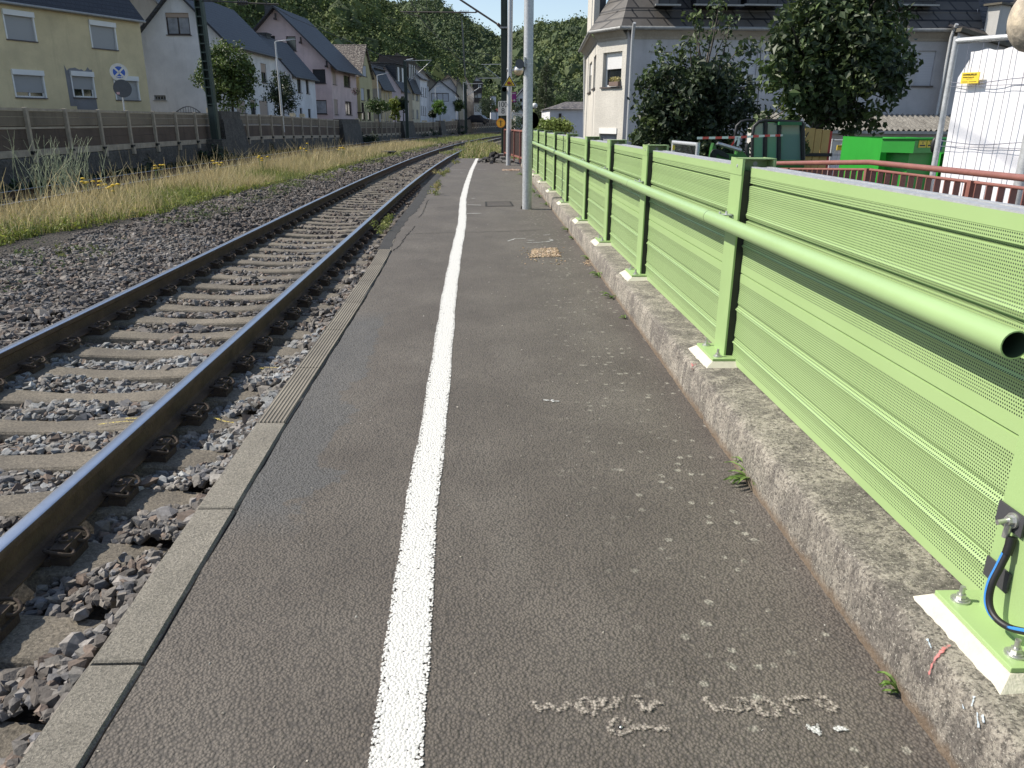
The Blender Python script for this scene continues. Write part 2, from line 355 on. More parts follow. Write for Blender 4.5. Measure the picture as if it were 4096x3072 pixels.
# far dark asphalt border strip and patches, cracks
mb = MB(); ysf = list(np.arange(9.98, 36.3, .15))
sheet(mb, lambda y: ip(EDGE, y)+.003, lambda y: ip(EDGE, y)+.20+wig(y, .012, 2)-(.0 if y > 14 else (.05)), .004, ysf)
BORD = concrete('dark_border_asphalt', (.055, .053, .052), (.04, .039, .038), 90, .5, .15)
tag(mb.build('asphalt_border', BORD), kind='structure')
class SM:
    def __init__(s): s.v = []; s.f = []; s.c = []
    def build(s, name, mat, parent=None): return npmesh(name, np.array([tuple(q) for q in s.v]), np.array(s.f), mat, parent, np.array(s.c)[:, None]*np.ones((1, 3)))
def line_strip(mb, pts, w, z, m=0, jit=0.0):
    P = [Vector((p[0], p[1], z)) for p in pts]; prof5 = ((1, 0), (.6, .6), (0, 1), (-.6, .6), (-1, 0)); k0 = len(mb.v); vs = []
    for i, p in enumerate(P):
        t = (P[min(i+1, len(P)-1)]-P[max(0, i-1)]).normalized(); n = Vector((-t.y, t.x, 0)); ww = w*.5; e = .0 if i in (0, len(P)-1) else 1.0
        for s_, c_ in prof5:
            vs.append(p+n*(ww*s_+rnd.gauss(0, jit)))
            if isinstance(mb, SM): mb.c.append(c_*e)
    fs = [(i*5+j, i*5+j+1, (i+1)*5+j+1, (i+1)*5+j) for i in range(len(P)-1) for j in range(4)]
    if isinstance(mb, SM): mb.v += vs; mb.f += [tuple(q+k0 for q in f) for f in fs]
    else: mb.add(vs, fs, m)
def dens(pts, step=.03, jit=0.0):
    o = []
    for a, b in zip(pts[:-1], pts[1:]):
        a = Vector(a); b = Vector(b); n = max(1, int((b-a).length/step))
        for i in range(n): q = a.lerp(b, i/n); o.append((q.x+rnd.gauss(0, jit), q.y+rnd.gauss(0, jit)))
    o.append((pts[-1][0], pts[-1][1])); return o
mb = MB()
for px in ([(1620, 938), (1700, 934), (1840, 930), (2050, 926), (2170, 919)], [(1570, 1003), (1597, 985), (1633, 935), (1660, 905)], [(1875, 827), (1945, 825)], [(1700, 832), (1775, 830)], [(1675, 870), (1690, 855), (1712, 800)]):
    P = [(Gz(*q)[0], Gz(*q)[1]) for q in px]; line_strip(mb, dens([(a, b, 0) for a, b in P], .06, .008), .011, .003, 0, .003)
for px in ([(1790, 1350), (1812, 1300), (1815, 1280)], [(1500, 1500), (1520, 1460)]): pass
tag(mb.build('pavement_crack', DARK), kind='structure')
# edge slabs
rslab = [None, None]
for i in range(-1, 10):
    y0 = .985*i+1.0+.005; y1 = y0+.972
    if y1 < .6: continue
    mb = MB(); n = 14; vs = []; fs = []
    prof = lambda y, j: [(ip(EDGE, y), -.30), (ip(EDGE, y)+wig(y, .0015, j), -.012), (ip(EDGE, y)+.012, .003), (ip(EDGE, y)+SL_IN-.016, .003), (ip(EDGE, y)+SL_IN-.006+wig(y, .001, j+3), -.008), (ip(EDGE, y)+SL_IN-.006, -.30)]
    yy = [y0, y0+.006]+list(np.linspace(y0+.03, y1-.03, n))+[y1-.006, y1]
    for q, y in enumerate(yy):
        pr = prof(y, i); dz = .006 if q in (0, len(yy)-1) else 0
        vs += [(x, y, z-dz) for x, z in pr]
    for a in range(len(yy)-1):
        for b in range(5): fs.append((a*6+b, a*6+b+1, (a+1)*6+b+1, (a+1)*6+b))
    fs += [(5, 4, 3, 2, 1, 0), tuple(range((len(yy)-1)*6, len(yy)*6))]
    mb.add(vs, fs)
    o = mb.build('platform_edge_slab', SLAB if y0 < 3.9 else RIB)
    nm = ['', 'first', 'second', 'third', 'fourth', 'fifth', 'sixth', 'seventh', 'eighth', 'ninth', 'tenth'][max(1, min(10, i+1))]
    tag(o, f'{"coarse" if y0 < 3.9 else "ribbed"} concrete edge slab between ballast and asphalt, {nm} from the bottom of the photo', 'edge slab', 'concrete slabs edging the platform')
mb = MB(); sheet(mb, lambda y: ip(EDGE, y)+SL_IN-.02, lambda y: ip(EDGE, y)+SL_IN+.03, -.014, list(np.arange(.2, 10, .2))); tag(mb.build('joint_filling', DARK), kind='structure')
# white line
WL = [(1.2, -.215), (1.56, -.217), (2.3, -.20), (3.1, -.19), (4.06, -.184), (4.6, -.205), (5.5, -.222), (6.4, -.245), (7.3, -.262), (8.34, -.288), (9.83, -.29), (11.7, -.28), (13, -.28), (14.5, -.305), (16.8, -.34), (20.8, -.325), (27.3, -.255), (33, -.14), (36.3, -.08)]
def wob(y, s): return .003*math.sin(y*5+s)+.0012*math.sin(y*17+s*2)
# photograph's line: recompute centre from its own pixels
WLP = [(1583, 3072), (1620, 2700), (1657, 2300), (1690, 2000), (1720, 1800), (1748, 1600), (1765, 1450), (1783, 1300), (1797, 1180)]
T = [(Gz(*q)[1], Gz(*q)[0]) for q in WLP]; T = [(T[0][0]-.5, T[0][1])]+T+[w for w in WL if w[0] > T[-1][0]+.5]
yw = np.arange(1.0, 36.3, .02); V = []; Cw = []
for y in yw:
    for s_, c_ in ((-1, 0), (-.93, .55), (-.6, .9), (0, 1), (.6, .9), (.93, .55), (1, 0)): V.append((ip(T, y)+s_*.073+wob(y, 2+s_), y, .004)); Cw.append(c_)
F = [(i*7+j, i*7+j+1, (i+1)*7+j+1, (i+1)*7+j) for i in range(len(yw)-1) for j in range(6)]
tag(npmesh('white_line', np.array(V), np.array(F), WHITE_LINE, None, np.array(Cw)[:, None]*np.ones((1, 3))), kind='structure')
# chalk writing "1,00m" and "1,50m" (seen upside down), each stroke measured on the ground
def strokes(name, L, w, mat, z=.0045, lab=None, cat='marking'):
    mb = SM()
    for s in L:
        P = [Gz(a, b) for a, b in s]; line_strip(mb, dens(P, .008, .0015), w, z, 0, .002); z += .0006
    return tag(mb.build(name, mat), lab, cat)
c1 = lambda L: [(2050+x/1.814, 2600+y/1.814) for x, y in L]
c2 = lambda L: [(2700+x/1.814, 2600+y/1.814) for x, y in L]
strokes('sprayed_writing', [c1([(140, 365), (165, 410), (200, 440), (240, 420), (260, 400), (290, 410), (330, 440), (380, 435), (400, 400), (375, 370)]),
    c1([(570, 495), (590, 450), (590, 390), (550, 365), (500, 375), (480, 420), (520, 455), (570, 440)]), c1([(700, 350), (650, 370), (645, 410), (690, 440), (750, 425), (760, 380), (710, 348)]),
    c1([(775, 350), (835, 352)]), c1([(890, 325), (910, 380), (950, 445), (990, 435), (1030, 395), (1070, 370)])], .036, CHALK, lab='sprayed upside-down 1,00m nearer the white line', cat='writing')
strokes('sprayed_mark', [c1([(780, 505), (720, 525), (705, 570), (740, 610), (800, 615), (850, 580), (845, 530), (790, 503)]), c1([(860, 575), (950, 570), (1050, 578), (1155, 568)])], .034, CHALK, lab='sprayed ring round a nail with a bar to its right')
strokes('sprayed_writing', [c2([(200, 340), (240, 380), (285, 440), (340, 450), (350, 400), (330, 395)]), c2([(350, 405), (410, 450), (460, 450), (480, 400), (440, 360), (500, 375), (535, 455)]),
    c2([(590, 365), (580, 410), (620, 465), (690, 485), (745, 480), (730, 420), (670, 370), (600, 360)]), c2([(920, 465), (880, 475), (840, 455), (840, 430), (790, 400), (790, 365), (860, 365), (920, 345), (990, 360)]), c2([(1010, 320), (1090, 360), (1145, 410), (1155, 455), (1100, 440), (1040, 400), (1010, 370)])], .036, CHALK, lab='sprayed upside-down 1,50m nearer the kerb', cat='writing')
strokes('sprayed_mark', [c2([(940, 540), (980, 575), (1040, 600), (1075, 600)]), c2([(1130, 585), (1180, 580), (1260, 578)]), c2([(1010, 555), (1060, 580)])], .03, OLD_WHITE, lab='sprayed dash and worn spot under the 1,50m writing')
for q, lb in (((2484, 2912), 'small steel survey nail inside the sprayed ring'), ((3260, 2912), 'small steel survey nail beside the sprayed dash near the kerb')):
    g = Gz(*q); mb = MB(); mb.disc((g.x, g.y, .002), (0, 0, 1), .008, 12, 1); mb.sphere((g.x, g.y, .003), .005, 10, 5, 0, 1, 1, .6); tag(mb.build('survey_nail', [STEEL, BLACK]), lb, 'nail', 'survey nails')
strokes('paint_trace', [[(2030, 966), (2060, 956), (2105, 955)], [(2110, 963), (2138, 962)], [(2105, 972), (2150, 971), (2190, 968), (2212, 962), (2195, 957)], [(2172, 942), (2200, 940)]], .04, OLD_WHITE, lab='thin white paint traces before the gravel patch', cat='paint trace')
strokes('worn_marking', [[(1805, 680), (1870, 679)], [(1910, 679), (1945, 679)], [(1840, 692), (1854, 692)], [(2020, 696), (2033, 696)], [(1868, 716), (1880, 716)], [(1868, 820), (1925, 822)], [(1866, 856), (1926, 855)], [(1885, 795), (1900, 795)]], .09, OLD_WHITE, lab='faint worn white dashes across the far platform', cat='marking')
strokes('paint_trace', [[(2170, 1600), (2200, 1605), (2240, 1608)], [(2205, 1600), (2215, 1612)]], .025, OLD_WHITE, lab='short white paint scratch in the middle of the platform', cat='paint trace')
# manhole-like patch, gravel patch
mb = MB(); a, b, c, d = Gz(1944, 808), Gz(2040, 807), Gz(2052, 825), Gz(1945, 826)
z = .004; mb.add([(q.x, q.y, z) for q in (a, b, c, d)][::-1], [(0, 1, 2, 3)]); mb2 = MB()
for u, v in ((a, b), (b, c), (c, d), (d, a)): line_strip(mb2, [(u.x, u.y), (v.x, v.y)], .035, .0065, 0)
o = mb.build('manhole_cover', concrete('cover_plate', (.11, .095, .085), (.08, .07, .065), 60)); tag(o, 'rectangular flush cover in the asphalt beside the lamp post', 'cover'); mb2.build('frame', DARK, o)
def stones(name, P, size, cols, mat, flat=.7, label=None, cat=None, kind=None, parent=None, var=.45):
    # P (n,3) centres
    t = (1+5**.5)/2; ico = np.array([(-1, t, 0), (1, t, 0), (-1, -t, 0), (1, -t, 0), (0, -1, t), (0, 1, t), (0, -1, -t), (0, 1, -t), (t, 0, -1), (t, 0, 1), (-t, 0, -1), (-t, 0, 1)])/1.9
    F0 = np.array([(0, 11, 5), (0, 5, 1), (0, 1, 7), (0, 7, 10), (0, 10, 11), (1, 5, 9), (5, 11, 4), (11, 10, 2), (10, 7, 6), (7, 1, 8), (3, 9, 4), (3, 4, 2), (3, 2, 6), (3, 6, 8), (3, 8, 9), (4, 9, 5), (2, 4, 11), (6, 2, 10), (8, 6, 7), (9, 8, 1)])
    n = len(P); size = np.broadcast_to(size, (n,))
    V = np.sign(ico[None])*np.abs(ico[None])**.6*np.exp(rng.normal(0, .24, (n, 12, 1)))+rng.normal(0, .20, (n, 12, 3)); V = np.clip(V, -rng.uniform(.45, 1.0, (n, 1, 3)), rng.uniform(.45, 1.0, (n, 1, 3)))*1.15
    sc = np.exp(rng.normal(0, var*.55, (n, 1, 3))); sc[:, :, 2] *= flat; V = V*sc
    ax = rng.normal(size=(n, 3)); ax /= np.linalg.norm(ax, axis=1, keepdims=True); an = rng.uniform(-.9, .9, n)
    K = np.zeros((n, 3, 3)); K[:, 0, 1] = -ax[:, 2]; K[:, 0, 2] = ax[:, 1]; K[:, 1, 0] = ax[:, 2]; K[:, 1, 2] = -ax[:, 0]; K[:, 2, 0] = -ax[:, 1]; K[:, 2, 1] = ax[:, 0]
    R = np.eye(3)[None]+np.sin(an)[:, None, None]*K+(1-np.cos(an))[:, None, None]*(K@K)
    za = rng.uniform(0, 6.28, n); Z = np.zeros((n, 3, 3)); Z[:, 0, 0] = np.cos(za); Z[:, 0, 1] = -np.sin(za); Z[:, 1, 0] = np.sin(za); Z[:, 1, 1] = np.cos(za); Z[:, 2, 2] = 1
    V = np.einsum('nij,nkj->nki', Z@R, V)*(size*np.exp(rng.normal(0, .25, n)))[:, None, None]*.5+P[:, None, :]
    F = (F0[None]+np.arange(n)[:, None, None]*12).reshape(-1, 3)
    ci = rng.integers(0, len(cols), n); c = np.array(cols)[ci]*np.exp(rng.normal(0, .18, (n, 1)))
    o = npmesh(name, V.reshape(-1, 3), F, mat, parent, np.repeat(c, 12, axis=0)); tag(o, label, cat, None, kind); return o
STONE = vcol('crushed_stone', .9, 0, .35, 60, .6, 130)
a, b, c, d = Gz(2130, 998), Gz(2228, 993), Gz(2243, 1028), Gz(2118, 1032)
n = 1100; u = rng.random(n); v = rng.random(n); A, B, Cc, D = [np.array(q) for q in (a, b, c, d)]
P = (A[None]*(1-u)[:, None]+B[None]*u[:, None])*(1-v)[:, None]+(D[None]*(1-u)[:, None]+Cc[None]*u[:, None])*v[:, None]; P[:, 2] = .006
ex = np.array([tuple(Gz(2070+rng.random()*190, 985+rng.random()*75)) for i in range(70)]); ex[:, 2] = .004
stones('gravel_patch', np.vstack([P, ex]), .017, [(.50, .36, .23), (.55, .44, .30), (.42, .30, .20), (.5, .4, .32)], STONE, .7, None, None, 'stuff')
ex = np.array([tuple(Gz(2330+rng.random()*50+rng.random()*20, 1030+rng.random()*35)) for i in range(160)]); ex[:, 2] = .004
stones('gravel', ex, .012, [(.50, .36, .23), (.55, .44, .30), (.42, .30, .20)], STONE, .7, None, None, 'stuff')
P = np.array([tuple(Gz(2010+rng.random()*68, 678+rng.random()*6)) for i in range(500)]); P[:, 2] = .01
stones('gravel_trace', P, .03, [(.5, .36, .26), (.5, .42, .34), (.42, .28, .22)], STONE, .6, None, None, 'stuff')
# loose grit over the platform
n = 330; P = np.stack([rng.uniform(-1.0, 1.25, n), 1.4+rng.random(n)**1.5*18, np.full(n, .001)], 1)
stones('grit', P, .007, [(.5, .47, .42), (.4, .36, .3), (.3, .25, .2)], STONE, .6, None, None, 'stuff')
# rubble pile by the second pole
P = []
for i in range(190):
    r = abs(rnd.gauss(0, .55)); a = rnd.random()*6.28; h = max(.0, .34-.42*r)
    P.append((.62+r*math.cos(a)*.72, 33.2+r*math.sin(a), rnd.random()*h+.02))
stones('rubble_heap', np.array(P), .17, [(.035, .033, .032), (.05, .047, .045), (.025, .025, .025), (.15, .14, .13), (.10, .095, .085)], STONE, .55, 'low heap of broken dark asphalt and stone at the foot of the far lamp post', 'rubble')
mb = MB()
for q in ((.98, 33.0, .16, .22, .3), (.82, 32.7, .07, .26, .7), (1.08, 32.4, .05, .24, -.4), (.55, 33.3, .12, .2, 1.2), (.9, 33.6, .26, .26, .2)):
    R = Matrix.Rotation(q[4], 3, 'Z')@Matrix.Rotation(q[4]*.6, 3, 'X'); mb.box((-q[3]/2, -q[3]*.35, -.05), (q[3]/2, q[3]*.35, .06), 0, R, q[:3])
tag(mb.build('broken_slab_pieces', concrete('broken_pale_stone', (.30, .29, .27), (.16, .155, .15), 40), bevel=.01), 'pale broken slab pieces on the dark rubble heap', 'rubble')
# ================================================================== KERB WALL on the right
prof = [(0, -.05), (.0, .05), (.006, .13), (.012, .19), (.018, .206), (.032, .214), (.10, .218), (.25, .221), (.42, .222), (.43, .21), (.43, -.75)]
ysk = sorted(set(list(np.round(np.arange(.6, 7.5, .025), 4))+list(np.round(np.arange(7.5, 32.5, .1), 3))))
JO = [3.95, 8.35, 12.9, 17.6, 22.4, 27.2, 32]
V = []; F = []
sm = np.convolve(rng.normal(size=len(ysk)+8), np.ones(5)/5, 'same'); s2 = rng.normal(size=(len(ysk), len(prof)))
for i, y in enumerate(ysk):
    b = ip(KB, y); j = max([0]+[1-abs(y-q)/.03 for q in JO])
    for q, (x, z) in enumerate(prof):
        e = .004 if 3 <= q <= 5 else .0022
        V.append((b+x+s2[i, q]*e+(sm[i]*.006 if 2 <= q <= 5 else 0)+j*.012, y, z+s2[i, q]*e*.6-(.012*j if q > 2 and q < 9 else 0)-(abs(sm[i])*.006 if q in (3, 4) else 0)))
n = len(prof); F = [(i*n+j, i*n+j+1, (i+1)*n+j+1, (i+1)*n+j) for i in range(len(ysk)-1) for j in range(n-1)]
kerb = npmesh('kerb_wall', np.array(V), np.array(F), KERB, smooth=True); tag(kerb, 'low weathered concrete kerb wall carrying the green barrier', 'kerb wall')
from mathutils.bvhtree import BVHTree
KBVH = BVHTree.FromPolygons([tuple(v) for v in V], F)
def onk(name, px, w, mat, lab, face=False):
    mb = SM()
    for s in px:
        P = []
        pts = dens([(a, b, 0) for a, b in s], 8)
        for a, b in pts:
            h = KBVH.ray_cast(Vector(C0), Vector(ray(a, b)))
            if h[0] is not None: P.append((h[0], h[1] if h[1].dot(Vector(ray(a, b))) < 0 else -h[1]))
        for i in range(len(P)-1):
            (a, na), (b2, nb) = P[i], P[i+1]; t = (b2-a).normalized(); s_ = t.cross(na).normalized()*w*.6
            k0 = len(mb.v); mb.v += [q+na*.005 for q in (a-s_*1.6, a, a+s_*1.6)]+[q+nb*.005 for q in (b2-s_*1.6, b2, b2+s_*1.6)]; mb.c += [0, 1, 0, 0, 1, 0]; mb.f += [(k0, k0+1, k0+4, k0+3), (k0+1, k0+2, k0+5, k0+4)]
    return tag(mb.build(name, mat), lab, 'spray mark')
onk('spray_mark', [[(3800, 2585), (3765, 2610), (3735, 2655), (3722, 2700)]], .010, PINK, 'pink sprayed stroke on the kerb below the near post', False)
onk('spray_mark', [[(3712, 2560), (3730, 2605)], [(3852, 2800), (3862, 2835)], [(3898, 2790), (3893, 2825)], [(3915, 2850), (3922, 2910)], [(3937, 2860), (3942, 2890)]], .006, BLUECH, 'pale blue sprayed dashes on the near end of the kerb', False)
onk('spray_mark', [[(2768, 1455), (2775, 1480)], [(2785, 1458), (2772, 1465)]], .012, PINK, 'faint pink sprayed stroke on the kerb by the second post', False)
# ================================================================== GREEN BARRIER
XP = lambda y: 1.468+.0064*(y-2)
posts = [1.735, 4.42, 7.01, 9.09, 11.17, 13.75, 16.28, 18.9, 21.5, 24.1, 26.5]
fence = empty('green_noise_barrier', (1.47, 4, .22), 'light green perforated metal noise barrier with handrail along the platform', 'noise barrier')
pr = [(0, .226), (0, .262), (.004, .300), (0, .335), (-.010, .345), (0, .356), (.006, .372), (.0, .385), (.004, .480), (0, .530), (-.010, .54), (0, .552), (.006, .566), (0, .58), (.003, .660), (0, .700), (0, .746), (.014, .750), (0, .755), (0, .800), (.003, .86), (0, .892), (-.010, .903), (0, .914), (0, .96), (.012, .967), (0, .975), (0, 1.042), (.016, 1.047), (.016, 1.053), (0, 1.058), (-.006, 1.075), (0, 1.09), (.003, 1.16), (0, 1.20), (0, 1.230), (.018, 1.236), (.018, 1.242), (0, 1.247), (0, 1.28), (-.002, 1.282), (-.002, 1.328)]
def panel(y0, y1):
    mb = MB(); vs = []
    for y in (y0, y1): vs += [(XP(y)+x, y, z) for x, z in pr]
    n = len(pr); mb.add(vs, [(j, n+j, n+j+1, j+1) for j in range(n-1)])
    for y, s in ((y0, 1), (y1, -1)): mb.add([(XP(y)+.001, y, .226), (XP(y)+.11, y, .226), (XP(y)+.11, y, 1.328), (XP(y)+.001, y, 1.328)], [(0, 1, 2, 3)], 1)
    mb.quad((XP(y0)+.11, y0, .226), (XP(y1)+.11, y1, .226), (XP(y1)+.11, y1, 1.328), (XP(y0)+.11, y0, 1.328), 1)
    mb.quad((XP(y0), y0, .226), (XP(y1), y1, .226), (XP(y1)+.11, y1, .226), (XP(y0)+.11, y0, .226), 1)
    o = mb.build('barrier_panel', [PERF, GREENP], fence)
    cb = MB()
    for a, b, z in ((-.002, .03, 1.332), (.034, .078, 1.329), (.082, .112, 1.332)):
        cb.box((0, 0, 0), (1, 1, 1)); 
        k = len(cb.v)-8; P = []
        for (fx, fy, fz) in ((0, 0, 0), (1, 0, 0), (1, 1, 0), (0, 1, 0), (0, 0, 1), (1, 0, 1), (1, 1, 1), (0, 1, 1)):
            y = y0 if fy == 0 else y1; P.append((XP(y)+(a if fx == 0 else b), y, z-.004+.006*fz))
        cb.v[k:] = P
    cb.build('top_capping', GALV, o)
    return o
pb = [-1.0]+posts
for a, b in zip(pb[:-1], pb[1:]): panel(a+(.115 if a > 0 else 0), b-.088)
for i, y in enumerate(posts):
    x = XP(y); mb = MB()
    mb.box((x-.050, y-.1, .250), (x-.038, y+.1, 1.372)); mb.box((x-.038, y-.006, .250), (x+.118, y+.006, 1.372)); mb.box((x+.118, y-.1, .250), (x+.130, y+.1, 1.372))
    po = mb.build('post', GREENP, fence, bevel=.0015)
    mb = MB(); mb.box((x-.053, y-.102, 1.287), (x-.0495, y+.102, 1.377)); mb.box((x-.053, y-.102, 1.3725), (x+.133, y+.014, 1.378))
    mb.box((x+.1305, y-.102, 1.287), (x+.134, y+.102, 1.377)); mb.build('post_cap', GREENP, po, bevel=.001)
    mb = MB(); mb.box((x-.037, y-.098, .25), (x+.11, y-.022, 1.31)); mb.box((x-.037, y+.022, .25), (x+.11, y+.098, 1.31)); mb.build('post_gap_shade', BLACK, po)  # black boxes stand in for the flange's shadow in the gaps beside the web
    if i < 9:
        mb = MB(); mb.tube([(x-.056, y-.02, 1.335), (x-.050, y-.02, 1.335)], .009, 8); mb.disc((x+.05, y-.008, 1.345), (0, -1, 0), .013, 12); mb.build('bolt_and_hole_light', GALV, po)  # cap bolt, plus a pale disc painting the light seen through the web hole
    bp = MB(); bp.box((x-.136, y-.172, .248), (x+.16, y+.172, .263)); bo = bp.build('base_plate', GREENP, po, bevel=.002)
    gp = MB(); gp.add([(x-.185, y-.215, .212), (x+.2, y-.215, .212), (x+.2, y+.215, .212), (x-.185, y+.215, .212), (x-.138, y-.176, .248), (x+.165, y-.176, .248), (x+.165, y+.176, .248), (x-.138, y+.176, .248)], [(4, 5, 6, 7), (0, 1, 5, 4), (1, 2, 6, 5), (2, 3, 7, 6), (3, 0, 4, 7)])
    gp.build('grout_pad', GROUT, po)
    if i < 8:
        for sy in (-.12, .12):
            b_ = MB(); c = (x-.092, y+sy); b_.tube([(c[0], c[1], .263), (c[0], c[1], .268)], .026, 20); b_.tube([(c[0], c[1], .268), (c[0], c[1], .272)], .019, 20); b_.tube([(c[0], c[1], .272), (c[0], c[1], .284)], .0135, 6, 0, True, False); b_.tube([(c[0], c[1], .284), (c[0], c[1], .308)], .0075, 10)
            b_.build('anchor_bolt', STEEL, po)
# handrail
mb = MB(); hx = lambda y: XP(y)-.132
ye = Gx(4062, 1365, hx(1.6)).y
segs = [ye]+[q+.16 for q in posts[1:]]
pts = [(hx(y), y, 1.035) for y in np.arange(ye, 26.6, .6)]+[(hx(26.6), 26.6, 1.035)]
mb.tube(pts, .037, 20, 0, False); mb.tube(pts[:6], .0335, 20, 1, False)
n = 20; ra = [(hx(ye)+.037*math.cos(6.2832*q/n), ye, 1.035+.037*math.sin(6.2832*q/n)) for q in range(n)]; rb = [(hx(ye)+.0335*math.cos(6.2832*q/n), ye, 1.035+.0335*math.sin(6.2832*q/n)) for q in range(n)]
mb.add(ra+rb, [(q, (q+1) % n, n+(q+1) % n, n+q) for q in range(n)])
rail = mb.build('handrail', [GREENR, plain('inner_tube', (.05, .08, .045), .6)], fence)
jb = MB()
for q in posts[1:]: jb.tube([(hx(q+.16), q+.157, 1.035), (hx(q+.16), q+.163, 1.035)], .0373, 20)
jb.build('pipe_joint', BLACK, rail)
for q in posts[:9]:
    x = XP(q); b_ = MB(); b_.box((hx(q)-.008, q-.03, 1.062), (x-.05, q+.03, 1.068)); b_.box((x-.058, q-.03, 1.0), (x-.051, q+.03, 1.068)); b_.tube([(hx(q)+.05, q, 1.06), (hx(q)+.05, q, 1.085)], .007, 8); b_.tube([(hx(q)+.012, q, 1.06), (hx(q)+.012, q, 1.082)], .007, 8); b_.build('rail_bracket', GALV, rail)
# earth cable on the near post
x0 = XP(1.735)-.053
def pp(px, py, dx=0.0): q = Gx(px, py, x0-dx); return q
mb = MB()
for (a, b, c, d) in ((3990, 2030, 4110, 2122), (3940, 2252, 4050, 2342)):
    ya, yb_ = pp(a, (b+d)/2).y, pp(c, (b+d)/2).y; za, zb2 = pp((a+c)/2, b).z, pp((a+c)/2, d).z; mb.box((x0-.007, min(ya, yb_), min(za, zb2)), (x0-.001, max(ya, yb_), max(za, zb2)))
cable = mb.build('earth_cable', plain('dark_pad', (.05, .05, .055), .6), None)
tag(cable, 'black and blue earthing cable bolted on black pads to the near green post', 'cable')
q = pp(4052, 2082, .01); mb = MB(); mb.tube([(q.x+.004, q.y, q.z), (q.x-.004, q.y, q.z)], .021, 20); mb.tube([(q.x-.004, q.y, q.z), (q.x-.016, q.y, q.z)], .014, 6, 0, True, False); mb.tube([(q.x-.016, q.y, q.z), (q.x-.045, q.y-.004, q.z-.003)], .007, 10)
mb.tube([(q.x-.008, q.y, q.z-.012), (q.x-.010, q.y+.001, q.z-.05)], [.010, .009], 10); mb.build('cable_lug', STEEL, cable)
P = [pp(4046, 2148, .012), pp(4040, 2180, .014), pp(4028, 2215, .018), pp(4000, 2270, .03), pp(3968, 2335, .045), pp(3956, 2400, .05), pp(3968, 2450, .05), pp(4000, 2488, .045), pp(4050, 2515, .035), pp(4120, 2530, .03)]
mb = MB(); mb.tube(P[:3], .0125, 12); 
def smooth(P, n=5):
    o = []
    for i in range(len(P)-1):
        p0, p1, p2, p3 = P[max(0, i-1)], P[i], P[i+1], P[min(len(P)-1, i+2)]
        for j in range(n):
            t = j/n; o.append(.5*((2*p1)+(p2-p0)*t+(2*p0-5*p1+4*p2-p3)*t*t+(3*p1-p0-3*p2+p3)*t**3))
    return o+[P[-1]]
mb.tube(smooth(P[2:]), .0095, 12); co = mb.build('cable_sheath', BLACK, cable)
mb = MB(); mb.tube([p+Vector((-.005, .0055, 0)) for p in smooth(P[2:])], .0055, 8); mb.build('blue_stripe', plain('blue_sheath', (.04, .22, .6), .4), cable)
# ================================================================== TRACKS
def rail_mesh(name, X0, ztop, y0, y1, label):
    hw, h = .036, .16; zb = ztop-h
    half = [(.0625, 0), (.0625, .010), (.020, .022), (.009, .035), (.009, .108), (.022, .120), (.034, .126), (.0345, .150), (.031, .157), (.022, .1598)]
    prof = [(-x, z) for x, z in half]+[(0, .1605)]+[(x, z) for x, z in reversed(half)]
    ys = list(np.arange(y0, min(y1, 20), .5))+list(np.arange(max(y0, 20), y1, 1.0)); V = []; F = []; M_ = []
    for y in ys:
        a = math.atan(dcur(y)); ca, sa = math.cos(a), math.sin(a); cx = X0+cur(y)
        V += [(cx+x*ca, y-x*sa, zb+z) for x, z in prof]
    n = len(prof); mb = MB(); fs = []
    top = []
    for i in range(len(ys)-1):
        for j in range(n):
            jj = (j+1) % n; f = (i*n+j, (i+1)*n+j, (i+1)*n+jj, i*n+jj)
            (top if 8 <= j <= n-10+0 and 8 <= j < n-9 else fs).append(f)
    mb.v = V; 
    for f in fs: mb.f.append(f); mb.m.append(0); mb.sm.append(False)
    for f in top: mb.f.append(f); mb.m.append(1); mb.sm.append(True)
    return tag(mb.build(name, [RUST, RAILTOP]), label, 'rail')
RX, LX = -1.790, -3.262
rail_mesh('rail', RX, .045, -2, 150, 'near rail of the near track, polished top, closest to the platform')
rail_mesh('rail', LX, .045, -2, 150, 'second polished rail of the near track')
rail_mesh('rail', -8.85, .02, 5, 160, 'dark rail of the far track nearest the grass strip')
rail_mesh('rail', -10.33, .02, 5, 160, 'far rail of the far track beside the noise barrier wall')
def sleeper_mesh(name, cx, n=12):
    xs_ = np.linspace(-1.25, 1.25, n+1); V = []; F = []
    for x in xs_:
        a = abs(x)
        w = .098 if a < .25 else (.098+.027*min(1, (a-.25)/.3)); zt = -.165+.030*min(1, max(0, (a-.15)/.45)) if a < .9 else -.135-.045*((a-.9)/.35)
        e = .012
        V += [(x, -w-.045, -.34), (x, -w, zt-e), (x, -w+e, zt), (x, w-e, zt), (x, w, zt-e), (x, w+.045, -.34)]
    for i in range(n):
        for j in range(5): F.append((i*6+j, (i+1)*6+j, (i+1)*6+j+1, i*6+j+1))
    F += [(5, 4, 3, 2, 1, 0)[::-1], tuple(range(n*6, n*6+6))[::-1]]
    mb = MB(); mb.add(V, F); return mb
